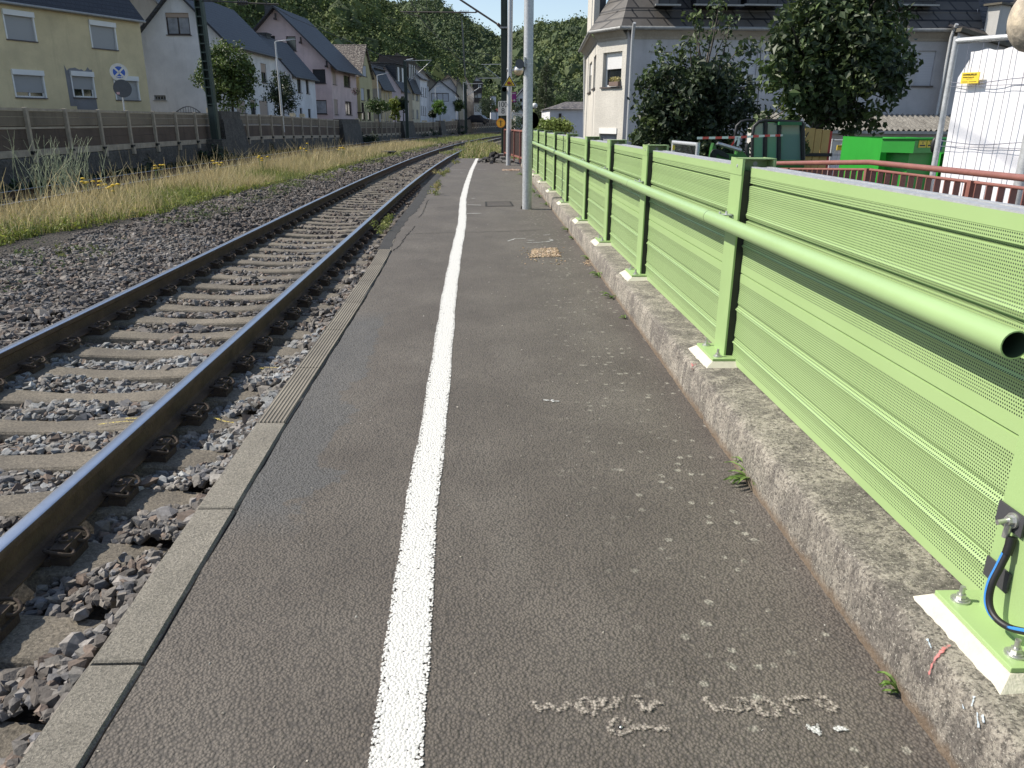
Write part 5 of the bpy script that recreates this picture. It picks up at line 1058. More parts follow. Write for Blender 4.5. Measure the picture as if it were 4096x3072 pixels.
FR = lambda y: float(np.interp(y, [8, 12, 15, 19, 22, 30, 44, 60, 110], [-6.6, -6.6, -6.0, -6.0, -5.6, -5.3, -5.2, -4.9, -4.6])); BK = lambda y: -8.2
blades('dry_grass', spread(26000, lambda y: FR(y)-.1, BK, 9, 30, .8, lambda x, y: nz(x, y, 1.1, 1)+.6), .30, .010, STRAW, GRASS, .5)
blades('dry_grass', spread(12000, lambda y: FR(y)-.1, BK, 30, 62, 1, lambda x, y: nz(x, y, .8, 2)+.5), .32, .022, STRAW, GRASS, .5)
blades('tall_grass', spread(1500, lambda y: FR(y)-.6, BK, 11, 45, .8, lambda x, y: nz(x, y, 1.4, 4)-.6), .62, .014, STRAW, GRASS, .45)
blades('tall_grass', spread(900, lambda y: -7.2, lambda y: -8.3, 11, 40, .8), .60, .012, STRAW, GRASS, .5)
blades('green_grass', spread(22000, FR, BK, 9, 34, .8, lambda x, y: -nz(x, y, 1.1, 1)+.4), .20, .012, GREENG, GRASS, .6)
blades('green_grass', spread(15000, lambda y: FR(y)+.3, BK, 34, 115, 1.2, lambda x, y: -nz(x, y, .6, 1)+.9), .22, .03, GREENG+[(.30, .32, .14)], GRASS, .6)
P = spread(2600, lambda y: FR(y)-.0, lambda y: -7.7, 9.5, 30, .8, lambda x, y: -nz(x, y, .9, 1)+.1); P[:, 2] += .08
o = leaves('leafy_weeds', P, np.full((len(P), 3), .13), 16, .055, [(.24, .28, .045), (.30, .33, .07), (.14, .18, .04)], GRASS, None, .0, .1); tag(o, kind='stuff')
P = spread(700, lambda y: -4.6, lambda y: FR(y)-.2, 6.5, 22, .8, lambda x, y: nz(x, y, 1.6, 5)-.7); P[:, 2] += .1
o = leaves('ballast_weeds', P, np.full((len(P), 3), .10), 16, .04, DKG+[(.10, .14, .06)], GRASS, None, .0, .1); tag(o, kind='stuff')
P = spread(1500, lambda y: -4.4, lambda y: FR(y)-.2, 20, 60, 1, lambda x, y: nz(x, y, 1.2, 5)-.1); P[:, 2] += .08
o = leaves('ballast_weeds', P, np.full((len(P), 3), .12), 16, .06, GREENG+DKG, GRASS, None, .0, .1); tag(o, kind='stuff')
# weeds at the platform end, along rail and kerbs
P = spread(1500, lambda y: -.9-(cur(y)), lambda y: 1.9-.03*(y-37)-cur(y), 36.6, 62); P[:, 2] += .05
blades('verge_grass', P, .35, .03, GREENG+STRAW, GRASS, .5)
o = leaves('verge_weeds', P[::3]+np.array([0, 0, .08]), np.full((len(P[::3]), 3), .22), 18, .09, GREENG, GRASS, None, 0, .1); tag(o, kind='stuff')
P = spread(500, lambda y: TC+.5, lambda y: TC-.5, 44, 80, 1, lambda x, y: nz(x, y, .8, 3)-.4); o = leaves('track_weeds', P+np.array([0, 0, .06]), np.full((len(P), 3), .16), 14, .07, GREENG, GRASS, None, 0, .1); tag(o, kind='stuff')
def weed(name, lab, P, r, n, size, cols, h=None, group=None):
    C = []; 
    for p in P:
        for _ in range(3): C.append((p[0]+rnd.gauss(0, r*.5), p[1]+rnd.gauss(0, r*.5), p[2]+abs(rnd.gauss(r*.5, r*.3))))
    o = leaves(name, C, np.full((len(C), 3), r*.6), n, size, cols, GRASS, None, 0, .0, .35); return tag(o, lab, 'weed', group)
weed('weed_tuft', 'weed tuft between ballast and platform edge beyond the ribbed slabs', [tuple(Gz(1530+i*5, 930-i*12, -.02)) for i in range(4)], .12, 26, .05, GREENG)
for i, (a, b, lb) in enumerate(((1750, 745, 'large one'), (1765, 700, 'tall one'), (1745, 775, 'small yellow one'), (1790, 690, 'farthest one'), (1820, 650, 'one near the platform end'))):
    weed('weed_tuft', f'weed growing on the platform edge joint, {lb}', [tuple(Gz(a, b)), tuple(Gz(a-4, b+6))], .14, 30, .06, GREENG+STRAW[:1], None, 'weeds on the platform edge')
def rosette(name, lab, px_, py_, n, L, w, cols, group=None, up=.5):
    g = Gz(px_, py_, .005); V = []; F = []; Cc = []
    for i in range(n):
        a = rnd.uniform(math.pi*.45, math.pi*1.55) if i % 4 else rnd.uniform(0, 6.28); l = L*rnd.uniform(.5, 1.1); u = up*rnd.uniform(.3, 1.6); d = np.array([math.cos(a), math.sin(a), 0]); s = np.array([-d[1], d[0], 0])*w*rnd.uniform(.6, 1.2)
        c_ = np.array(cols[rnd.randrange(len(cols))])*rnd.uniform(.7, 1.2); k0 = len(V)
        for t in (0, .25, .5, .75, 1.0):
            p = np.array(g)+d*l*t+np.array([0, 0, l*u*(t-.75*t*t)]); ww = [.3, .8, 1.0, .75, .05][int(t*4)]*(1 if int(t*4) % 2 else .8)
            V += [p-s*ww, p+np.array([0, 0, -.004]), p+s*ww]; Cc += [c_]*3
        for j in range(4): F += [(k0+j*3, k0+j*3+1, k0+j*3+4, k0+j*3+3), (k0+j*3+1, k0+j*3+2, k0+j*3+5, k0+j*3+4)]
    o = npmesh(name, np.array(V), np.array(F), GRASS, None, np.array(Cc)); return tag(o, lab, 'weed', group)
GW = [(.18, .30, .06), (.25, .38, .10), (.12, .20, .05)]
rosette('dandelion', 'dandelion rosette with jagged leaves at the kerb foot, the biggest near plant', 3010, 1925, 34, .15, .010, GW, 'weeds at the kerb foot', .9)
rosette('weed_sprout', 'small green sprout at the kerb foot beside the 1,50m writing', 3595, 2770, 9, .07, .008, GW, 'weeds at the kerb foot', 1.3)
for a, b, n, l, lb in ((2445, 1190, 14, .11, 'just beyond the second post'), (2395, 1105, 14, .12, 'below the third post'), (2350, 1035, 10, .09, 'beside the gravel patch'), (2275, 925, 14, .13, 'right of the thin white paint traces'), (2185, 822, 14, .14, 'at the lamp post shadow'), (2160, 790, 16, .16, 'just behind the lamp post'), (2140, 770, 16, .15, 'hidden half by the lamp post'), (2290, 955, 10, .10, 'small one near the fourth post'), (2087, 700, 14, .2, 'near the far end of the green barrier'), (2500, 1270, 8, .07, 'tiny one between first and second post')):
    rosette('weed_tuft', f'green weed tuft at the kerb foot {lb}', a, b, n, l, .009, GW, 'weeds at the kerb foot', 1.2)
# broom bush
bb = Gz(250, 775, -.12); V = []; F = []; Cc = []
mb = MB()
for i in range(70):
    a = rnd.gauss(0, 1.0); p = Vector((bb.x+rnd.gauss(0, .35), bb.y+rnd.gauss(0, .3), -.12)); L = rnd.uniform(.5, 1.5); dx = rnd.gauss(.10, .33); dy = rnd.gauss(0, .3)
    pts = [p]; d = Vector((dx*.5, dy*.5, 1)).normalized()
    for j in range(5): pts.append(pts[-1]+d*L/5); d = (d+Vector((dx*.16+rnd.gauss(0, .06), dy*.1+rnd.gauss(0, .05), 0))).normalized()
    mb.tube(pts, [.009, .008, .007, .005, .004, .0025], 4, 0, False)
    for j in (1, 2, 3, 3, 4):
        q = pts[j]; e = q+Vector((rnd.gauss(0, .09), rnd.gauss(0, .07), rnd.uniform(.08, .25))); mb.tube([q, e], [.004, .002], 3, 0, False)
tag(mb.build('broom_bush', plain('broom_twig', (.30, .34, .22), .7, 0, .2, 8)), 'wispy pale green broom bush standing above the grass at the left edge', 'bush')
for i, (px_, py_) in enumerate(((348, 745), (410, 750), (465, 760), (628, 680), (866, 665), (1047, 643), (1215, 600), (1375, 600))):
    g = Gz(px_, py_+60, -.15); t = Gy(px_, py_-10, g.y); mb = MB(); 
    for j in range(5): e = Vector((t.x+rnd.gauss(0, .1), t.y+rnd.gauss(0, .1), t.z+rnd.gauss(0, .06))); mb.tube([g+Vector((rnd.gauss(0, .05), 0, 0)), e], .006, 4, 0, False); mb.sphere(tuple(e), .05, 8, 4, 1, 1, 1, .45)
    tag(mb.build('yellow_flower', [plain('flower_stem', (.12, .17, .05), .8), plain('tansy_yellow', (.62, .42, .03), .8)]), f'yellow tansy flower clump in the grass strip, {["leftmost", "second from left", "third from left", "fourth from left", "fifth from left", "sixth from left", "seventh from left", "farthest right"][i]}', 'flower', 'tansy clumps in the grass strip')
# ================================================================== RIGHT: big grey house with bay
RW = plaster('grey_blue_render', (.52, .51, .52), .25, 60, .4); RB = plaster('rough_cream_render', (.62, .59, .53), .2, 22, 1.2)
ROOFT = slate('large_grey_slates', (.105, .095, .085), (.075, .068, .062), .62)
A_ab = Gy(2384, 300, 29.3); A_b2 = Gy(2500, 340, 27.85); A_m0 = Gy(2513, 340, 27.95); A_far = Gy(2342, 300, 36.5)
Um = Vector((math.cos(math.radians(3.2)), -math.sin(math.radians(3.2)), 0)); Nm = Vector((-Um.y*-1*-1, -Um.x, 0)); Nm = Vector((Um.y, -Um.x, 0))
Lm = 11.3; ZE = 4.52; zb_ = -.7
v2 = lambda p: Vector((p.x, p.y, 0))
FM = Face(v2(A_m0), Um, Nm); UB = (v2(A_b2)-v2(A_ab)).normalized(); FB_ = Face(v2(A_ab), UB, (UB.y, -UB.x, 0)); UA = (v2(A_ab)-v2(A_far)).normalized(); FA = Face(v2(A_far), UA, (UA.y, -UA.x, 0))
gh_ = empty('grey_house', (A_m0.x, A_m0.y, zb_), 'big grey rendered house with cream angled bay, slate roof and closed roller shutters', 'house')
LB = (v2(A_b2)-v2(A_ab)).length; LA = (v2(A_ab)-v2(A_far)).length
sw = dict(frame=WFRAME, shut=1.0, shm=SHUTG, sill=SILLM)
MW = [((2598, 207, 2708, 345), sw), ((2950, 206, 3026, 346), dict(sw, shut=.65)), ((3524, 203, 3614, 345), sw), ((3664, 203, 3735, 343), sw), ((2536, 520, 2610, 600), dict(frame=WFRAME, sill=None, mull=0, curt=True)), ((2965, 525, 3020, 600), dict(frame=WFRAME, sill=None, mull=1))]
srt = lambda a: (min(a[0], a[2]), a[1], max(a[0], a[2]), a[3])
mh = [srt(FM.px(*w[0])) for w in MW]; BW = [((2411, 208, 2486, 347), dict(frame=WFRAME, shut=.48, shm=SHUTW, sill=SILLM, mull=0, rev=.2)), ((2396, 535, 2466, 600), dict(frame=GFRAME, sill=None, mull=0, curt=True))]
bh = [srt(FB_.px(*w[0])) for w in BW]; AW = [((2356, 252, 2366, 368), dict(frame=WFRAME, shut=.4, shm=SHUTW, sill=SILLM, mull=0)), ((2374, 226, 2383, 352), dict(frame=WFRAME, sill=SILLM, mull=0))]
ah = [srt(FA.px(*w[0])) for w in AW]
mb = MB(); wall(mb, FM, 0, Lm, zb_, ZE, mh); e = FM.P(Lm, 0); mb.quad(e, e+Vector((0, 12, 0)), e+Vector((0, 12, ZE-zb_)), e+Vector((0, 0, ZE-zb_))); mb.quad(Vector((A_b2.x, A_b2.y, zb_)), Vector((A_m0.x, A_m0.y, zb_)), Vector((A_m0.x, A_m0.y, ZE)), Vector((A_b2.x, A_b2.y, ZE))); mb.build('wall', RW, gh_)
mb = MB(); wall(mb, FB_, 0, LB, zb_, ZE, bh, rev=.2); wall(mb, FA, 0, LA, zb_, ZE, ah); mb.build('bay_wall', RB, gh_)
for W_, hh, FX in ((MW, mh, FM), (BW, bh, FB_), (AW, ah, FA)):
    for w, q in zip(W_, hh): window(gh_, FX, q, **w[1])
mb = MB(); q = FB_.px(2398, 512, 2468, 535); fbox(mb, FB_, q[0], q[1], q[2], q[3], -.03, 0); mb.build('shutter_box', WFRAME, gh_)
# eave outline points (outside), roof loft
out0 = [FA.P(0, ZE+.05, -.3), FA.P(LA-.05, ZE+.05, -.3), FB_.P(-.05, ZE+.05, -.32), FB_.P(LB+.05, ZE+.05, -.32), FM.P(.1, ZE+.05, -.32), FM.P(Lm+.1, ZE+.05, -.32)]
inn = [FA.P(0, ZE+4.6, 2.6), FA.P(LA-1.8, ZE+4.6, 2.6), FA.P(LA-1.8, ZE+4.6, 2.6), FM.P(.9, ZE+4.6, 2.6), FM.P(1.0, ZE+4.6, 2.6), FM.P(Lm+.1, ZE+4.6, 2.6)]
mb = MB()
for i in range(5):
    a, b, c, d = out0[i], out0[i+1], inn[i+1], inn[i]; n = 9
    if (b-a).length < .02: continue
    for j in range(n):
        s0, s1 = (j/n)**1.0, ((j+1)/n)**1.0; lift = Vector((0, 0, .03)); mb.quad(a.lerp(d, s0)+lift, b.lerp(c, s0)+lift, b.lerp(c, s1), a.lerp(d, s1))
        mb.quad(a.lerp(d, s0), b.lerp(c, s0), b.lerp(c, s0)+lift, a.lerp(d, s0)+lift)
ro = mb.build('roof', ROOFT, gh_)
mb = MB()
for i in range(5):
    a, b = out0[i], out0[i+1]; dz = Vector((0, 0, -.04))
    if (b-a).length > .02: mb.tube([a+dz, b+dz], .06, 8)
mb.build('gutter', GUT, ro)
mb = MB()
for i, F_ in enumerate((FA, FB_, FM)):
    L_ = (LA, LB, Lm)[i]; mb.quad(F_.P(0, ZE-.22, -.05), F_.P(L_, ZE-.22, -.05), F_.P(L_, ZE+.02, -.28), F_.P(0, ZE+.02, -.28)); mb.quad(F_.P(0, ZE-.30, -.02), F_.P(L_, ZE-.30, -.02), F_.P(L_, ZE-.22, -.05), F_.P(0, ZE-.22, -.05))
mb.build('eave_cornice', plaster('pale_cornice', (.42, .38, .32), .3, 20, .4), gh_)
def pipe(px0, py0, px1, py1, Y, r, nm='downpipe', swan=True):
    a = Gy(px0, py0, Y); b = Gy(px1, py1, Y); mb = MB(); P = ([a+Vector((.0, -.18, .12)), a+Vector((0, -.1, 0))] if swan else [])+[a+Vector((0, 0, -.25)), b]; mb.tube(P, r, 8); mb.build(nm, GALV, gh_)
pipe(2533, 110, 2507, 600, 27.55, .055); pipe(2340, 212, 2337, 600, 36.3, .06); pipe(3812, 115, 3748, 460, 26.9, .06)
# dormers seen as dark bases at the top edge
for a, b in ((2625, 2700), (2775, 2950), (2975, 3110), (3560, 3720)):
    p = Gy(a, 22, 27.6); q = Gy(b, 22, 27.6); mb = MB(); mb.box((p.x, p.y-.3, p.z), (q.x, p.y+2, p.z+2.4)); d_ = mb.build('dormer', R_BLACK, ro)
    mb = MB(); mb.box((p.x-.1, p.y-.42, p.z-.05), (q.x+.1, p.y-.3, p.z+.0)); mb.build('dormer_sill', GUT, d_)
p = Gy(2372, 113, 29.8); q = Gy(2394, 113, 29.8); mb = MB(); mb.box((p.x, p.y-.1, p.z), (q.x, p.y+1.6, p.z+3)); mb.build('chimney', RB, ro)
p = Gy(2395, 108, 29.9); q = Gy(2420, 108, 29.9); mb = MB(); mb.box((p.x, p.y, p.z), (q.x, p.y+1.6, p.z+3)); mb.build('dark_flue', BACKG, ro)
# crack lines
mb = MB(); P = [FM.P(FM.px(a-1, b-1, a+1, b+1)[0], FM.px(a-1, b-1, a+1, b+1)[1], -.004) for a, b in ((3038, 130), (3045, 190), (3040, 280), (3035, 360), (3026, 480))]
mb.tube(P, .012, 4, 0, False); mb.build('crack', DARK, gh_)
# annex with sloping verge, slate roof and chimney
an = empty('annex_house', (15.9, 26.6, zb_), 'grey annex with sloping verge, brown slate roof and white chimney at the right edge', 'house'); YA_ = 26.6
pts = [Gy(3835, 112, YA_), Gy(4062, 180, YA_), Gy(4300, 262, YA_)]; mb = MB(); a, b, c = pts; bt_ = lambda p: Vector((p.x, p.y, zb_)); mb.add([bt_(a), bt_(c), c, b, a], [(0, 1, 2, 3, 4)]); mb.build('wall', RW, an)
mb = MB(); mb.prism([(0, 0), ((c-a).length, 0), ((c-a).length, .12), (0, .12)], a+Vector((0, -.2, 0)), (c-a).normalized(), (c-a).normalized().cross(Vector((0, 1, 0)))*-1, (0, 1, 0), 0, .5); vg = mb.build('verge', plain('mossy_verge', (.10, .09, .07), .9, 0, .3, 10), an)
mb = MB(); P4 = [Gy(3800, 100, 27.0), Gy(4400, 190, 27.0), Gy(4300, -60, 29.6), Gy(3790, -170, 31.0)]; mb.add(P4, [(0, 1, 2, 3)]); P5 = [Gy(3790, 106, 26.7), Gy(4085, 182, 26.7), Gy(4085, 120, 27.4), Gy(3800, 98, 27.1)]; mb.add(P5, [(0, 1, 2, 3)]); mb.build('roof', slate('annex_slates', (.10, .085, .072), (.08, .068, .06), 1.0), an)
R = Matrix.Rotation(math.radians(28), 3, 'Z'); q = Gy(3985, 95, 26.9); mb = MB(); mb.box((-.28, -.2, -.55), (.28, .2, .52), 0, R, q); cm = mb.build('chimney', plaster('chimney_render', (.55, .54, .52), .2), an); mb = MB(); mb.box((-.42, -.3, .52), (.42, .3, .58), 0, R, q); mb.build('chimney_cap', plain('chimney_slab', (.10, .09, .07), .8), cm)
# low building with corrugated roof in front of the wall
Yl = 25.3; lo = empty('garage', tuple(Gy(3400, 640, Yl)), 'low white garage with wavy corrugated roof in front of the grey house', 'garage'); mb = MB()
a = Gy(3060, 512, Yl); b = Gy(3795, 515, Yl); ga_ = Gy(3085, 460, Yl+.05); mb.box((a.x+.05, Yl, zb_), (b.x+1, Yl+1.9, a.z)); mb.add([(a.x+.05, Yl, a.z), (a.x+1.5, Yl, a.z), (a.x+.75, Yl, a.z+.65)], [(0, 1, 2)]); mb.build('wall', plaster('white_garage_render', (.62, .60, .56), .2, 30), lo)
nr = 420; V = []; 
for i in range(nr+1):
    x = a.x-.05+(b.x+1-a.x)*i/nr; w = .035*math.sin(x*2*math.pi/.177); V += [(x, Yl-.22, a.z-.03+w), (x, Yl+1.35, a.z+.46+w)]
F = [(2*i, 2*i+2, 2*i+3, 2*i+1) for i in range(nr)]; CORR = concrete('lichened_fibre_cement', (.30, .285, .255), (.15, .14, .125), 26, .6, .8)
npmesh('roof', np.array(V), np.array(F), CORR, lo, smooth=True)
mb = MB(); mb.box((a.x, Yl-.25, a.z-.14), (b.x+1, Yl-.05, a.z-.05)); mb.build('gutter', GUT, lo); mb = MB(); mb.box((a.x+.0, Yl-.03, a.z-.30), (b.x+1, Yl-.0, a.z-.15)); mb.build('fascia', plaster('pale_fascia', (.45, .43, .40), .3), lo)
# small white building, distance
sh = empty('small_white_building', tuple(Gy(2260, 540, 46)), 'small plain white building with low slate roof left of the grey house', 'house'); A = Gy(2200, 436, 46); B = Gy(2336, 436, 46); T1, T2 = Gy(2262, 407, 49), Gy(2345, 407, 49)
mb = MB(); mb.box((A.x, 46, -.7), (B.x+3, 52, A.z)); mb.build('wall', PL['cool'], sh); mb = MB(); mb.add([(A.x-.15, 45.8, A.z), (B.x, 45.8, A.z), tuple(T2), tuple(T1), (A.x-.15, 52, A.z)], [(0, 1, 2, 3), (0, 3, 4)]); mb.build('roof', R_BROWN, sh)
mb = MB(); p = Gy(2240, 480, 45.95); mb.box((p.x-.07, 45.93, p.z-.3), (p.x+.07, 45.99, p.z+.35)); mb.build('window', BFRAME, sh)
# ================================================================== RIGHT TREES
MAPLE = [(.055, .085, .030), (.075, .11, .035), (.042, .065, .024), (.11, .15, .045)]; MAPD = [(.028, .045, .022), (.042, .065, .028), (.06, .09, .035), (.02, .032, .015)]
c = Gy(2790, 400, 19); shp1 = lambda q: True
t1 = tree('maple_tree', 'left maple with ragged tall shoots in front of the grey house', 'tree', (c.x, c.y, -.7), 4, (c.x, c.y, c.z-.15), (1.45, 1.1, 1.15), 150, .30, 70, .13, MAPD, .13, None, None, 14, droop=.6)
sp = [Gy(a, b, 19+rnd.uniform(-.6, .6)) for a, b in ((2640, 200), (2650, 240), (2660, 290), (2600, 300), (2625, 330), (2860, 40), (2880, 5), (2875, 80), (2800, 90), (2770, 65), (2790, 140), (2925, 75), (2905, 130), (2970, 180), (3010, 200), (2985, 250), (2950, 300), (3005, 360), (2580, 330), (2690, 270), (2720, 210), (2840, 150), (2900, 200), (2560, 470), (2600, 500), (2660, 540), (2960, 450), (2990, 380), (2760, 170))]
leaves('shoot_leaves', sp, np.full((len(sp), 3), .24), 34, .12, MAPLE, LEAF, t1, .0, .6)
mb = MB()
for q in sp: s = Vector((c.x+rnd.gauss(0, .2), c.y, c.z)); mb.tube([s, s.lerp(q, .6)+Vector((0, 0, -.1)), q], [.03, .018, .006], 5, 0, False)
mb.build('shoots', BARK, t1)
c = Gy(3350, 230, 14); t2 = tree('maple_tree', 'right maple, the largest tree, its trunk boxed in with yellow planks', 'tree', (c.x-.38, c.y, -.7), 4, (c.x, c.y, c.z+.1), (1.12, 1.0, 1.12), 170, .25, 80, .13, MAPLE+MAPD, .115, None, None, 16, droop=.6)
sp = [Gy(a, b, 14+rnd.uniform(-.5, .5)) for a, b in ((3120, 130), (3090, 280), (3060, 275), (3100, 330), (3130, 400), (3160, 440), (3620, 60), (3610, 120), (3620, 200), (3640, 260), (3650, 250), (3590, 370), (3550, 400), (3480, 450), (3500, 500), (3440, 490), (3400, 520), (3240, 500), (3190, 470), (3160, 560), (3130, 500), (3060, 480), (3040, 500), (3200, 590), (3120, 200), (3150, 60), (3570, 0), (3580, 330), (3300, 480), (3400, 440))]
leaves('shoot_leaves', sp, np.full((len(sp), 3), .19), 34, .125, MAPLE, LEAF, t2, .0, .6)
mb = MB()
for q in sp: s = Vector((c.x-.2+rnd.gauss(0, .15), c.y, c.z-.2)); mb.tube([s, s.lerp(q, .6)+Vector((0, 0, -.06)), q], [.025, .015, .005], 5, 0, False)
mb.build('shoots', BARK, t2)
dl = [tuple(Gy(3150+rnd.gauss(0, 14), 540+rnd.random()*60, 13.4)) for _ in range(7)]; leaves('withered_leaves', dl, np.full((7, 3), .07), 22, .12, [(.36, .22, .11), (.28, .16, .08)], LEAFD, t2, 0, 1.0)
PLANK = plain('yellow_shuttering_plank', (.56, .37, .13), .7, 0, .12, 3, .1, 60); bx_ = empty('plank_box', tuple(Gy(3270, 700, 13.7)), 'yellow shuttering planks strapped round the trunk of the right maple', 'trunk guard')
for (x0, x1, y0, dy) in ((3222, 3262, 512, 0), (3264, 3290, 516, .0), (3292, 3322, 519, .02), (3186, 3218, 610, .1)):
    a = Gy(x0, y0, 13.68+dy); b = Gy(x1, y0, 13.68+dy); mb = MB(); mb.box((a.x, a.y, -.7), (b.x, a.y+.04, a.z)); mb.build('plank', PLANK, bx_)
mb = MB(); a = Gy(3218, 612, 13.66); b = Gy(3322, 626, 13.66); mb.box((a.x, a.y-.012, b.z), (b.x+.02, a.y+.3, a.z+.0)); mb.build('strap', BLACK, bx_)
mb = MB(); a = Gy(3322, 520, 13.7); mb.box((a.x, a.y, -.7), (a.x+.04, a.y+.4, a.z-.02)); mb.build('plank', plain('red_edge_board', (.45, .05, .04), .6), bx_)
# conifer, background greenery
c = Gy(2183, 400, 58); ct = empty('conifer_tree', (c.x, c.y, -.7), 'tall dark green conifer right of the near lamp post', 'tree'); mb = MB(); mb.tube([(c.x, c.y, -.7), (c.x, c.y, 5.3)], [.16, .03], 8); mb.build('trunk', BARK, ct); C = []; R_ = []
for i in range(230):
    t = rnd.random()**.8; z = 5.6-5.6*t; r = (.08+1.12*t**.75)*rnd.uniform(.75, 1.05); a = rnd.uniform(0, 6.28); C.append((c.x+r*.85*math.cos(a), c.y+r*.85*math.sin(a), z-.1)); R_.append((.25, .25, .30))
leaves('crown', C, R_, 45, .10, [(.045, .065, .024), (.065, .085, .03), (.03, .045, .018)], LEAF, ct, .1, .9, .45)
for lab, px_, py_, Y, rx, rz_, cols in (('dark green tree mass behind the small white building', 2290, 400, 66, 1.6, 1.1, GD+GR[:1]), ('mid green tree between conifer and small white building', 2235, 430, 64, 1.0, 1.2, GR), ('pale green bush left of the near lamp post in the gap', 2050, 425, 100, 1.1, 1.2, GR), ('green hedge below the street name sign', 2062, 492, 90, 1.6, .9, GR+GD), ('bright green bush over the barrier left of the small white building', 2220, 510, 34, .75, .32, [(.16, .22, .05), (.22, .28, .07)]), ('dark bush right behind the lamp post', 2160, 520, 36, .5, .4, GR), ('green shrub in front of the grey house window', 2600, 560, 22, .55, .38, MAPLE)):
    c = Gy(px_, py_, Y); C, R_ = clumps((c.x, c.y, c.z), (rx, rx*.7, rz_), 70, .3*rx); o = leaves('bush', C, R_, 45, .11 if Y > 30 else .09, cols, LEAF, None, .1); tag(o, lab, 'bush', 'bushes and trees beyond the platform end')
c = Gy(2800, 590, 18.5); C, R_ = clumps((c.x, c.y, c.z-.1), (1.25, .6, .45), 90, .22); o = leaves('hedge', C, R_, 50, .10, MAPD+[(.12, .16, .05)], LEAF, None, .1, .5); tag(o, 'dark leafy hedge below the left maple behind the mesh fence', 'hedge')
# ================================================================== RIGHT: works fences, excavator, skip, red railing
ZS = -.7
def mesh_fence(name, lab, P0, P1, z0, h, tarp, r=.021, pitch=.1):
    P0 = Vector((P0[0], P0[1], z0)); P1 = Vector((P1[0], P1[1], z0)); U = (P1-P0).normalized(); L = (P1-P0).length; Nn = Vector((U.y, -U.x, 0)); Z = Vector((0, 0, 1))
    f = empty(name, tuple(P0), lab, 'site fence', 'site fence panels'); mb = MB(); mb.tube([P0, P0+Z*h], r, 10); mb.tube([P0+Z*(h-.03), P1+Z*(h-.03)], r, 10); mb.tube([P1, P1+Z*h], r, 10); mb.tube([P0+Z*.15, P1+Z*.15], r, 10); mb.build('tube_frame', GALV, f)
    mb = MB(); n = int(L/pitch)
    for i in range(1, n): q = P0+U*(L*i/n)+Nn*.004; mb.tube([q+Z*.15, q+Z*(h-.03)], .0022, 4, 0, False)
    for i, z in enumerate(np.arange(.45, h, .42)):
        P = []
        for j in range(41): u = L*j/40; P.append(P0+U*u+Nn*.010+Z*(z+.012*math.sin(u*9+i)))
        mb.tube(P, .0028, 4, 0, False); mb.tube([P0+Z*(z-.03)+Nn*.008, P1+Z*(z-.03)+Nn*.008], .0022, 4, 0, False)
    mb.build('wire_mesh', plain('dark_mesh_wire', (.16, .17, .22) if tarp else (.22, .22, .22), .5, .3), f)
    if tarp:
        nx, nz_ = 60, 10; V = []; 
        for j in range(nz_+1):
            for i in range(nx+1):
                u = .05+(L-.1)*i/nx; z = .12+(h-.22)*j/nz_; w = -.02+.006*math.sin(u*31)*(.3+j/nz_)+.008*math.sin(u*7+j); 
                if i == 0 and j == nz_: u += .06; z -= .05
                V.append(P0+U*u-Nn*(.015-w*.5)+Z*(z+(.012*math.sin(u*36) if j == nz_ else 0)))
        F = [(j*(nx+1)+i, j*(nx+1)+i+1, (j+1)*(nx+1)+i+1, (j+1)*(nx+1)+i) for j in range(nz_) for i in range(nx)]
        npmesh('tarpaulin', np.array(V), np.array(F), plain('white_tarpaulin', (.80, .79, .82), .6, 0, .03, 2), f, smooth=True)
    return f, P0, U, Nn
tf, tp0, tU, tN = mesh_fence('site_fence', 'tall site fence with white tarpaulin at the right edge, carrying a yellow sign', (3.47, 6.0), (3.47+3.5*.50, 6.0-3.5*.866), .15, 2.02, True)
FT = Face((tp0.x, tp0.y, 0), tU, tN); q = FT.px(3852, 290, 3922, 334); SGN = plain('yellow_sign_sheet', (.80, .58, .04), .5, 0, .03)
sgn = empty('yellow_sign', tuple(FT.P((q[0]+q[2])/2, q[1], -.02)), 'yellow sign reading SCHWARZFELLER on the white tarpaulin', 'sign'); mb = MB(); fbox(mb, FT, q[0], q[1], q[2], q[3], -.022, -.014); mb.build('sign_board', SGN, sgn)
def text(s, o, U, V_, size, mat, par, name='lettering', ext=.0006, align='LEFT', xs=1.0):
    cu = bpy.data.curves.new(name, 'FONT'); cu.body = s; cu.size = size; cu.extrude = ext; cu.align_x = align; tmp = bpy.data.objects.new('t', cu); COL.objects.link(tmp); dg = bpy.context.evaluated_depsgraph_get(); dg.update(); me = bpy.data.meshes.new_from_object(tmp.evaluated_get(dg)); bpy.data.objects.remove(tmp)
    U = Vector(U).normalized(); V_ = Vector(V_).normalized(); n = U.cross(V_)
    for v in me.vertices: v.co = Vector(o)+U*v.co.x*xs+V_*v.co.y+n*v.co.z
    me.materials.clear(); me.materials.append(mat); ob = bpy.data.objects.new(name, me); COL.objects.link(ob)
    if par is not None: ob.parent = par; ob.matrix_parent_inverse = Matrix.Translation(-par.location)
    return ob
w_ = abs(q[2]-q[0]); hh_ = q[3]-q[1]; Zv = Vector((0, 0, 1)); ul = min(q[0], q[2])
text('SCHWARZFELLER', FT.P(ul+w_*.08, q[3]-hh_*.28, -.0235), tU, Zv, hh_*.24, SBLK, sgn, xs=w_*.84/(hh_*.24*8.6)); 
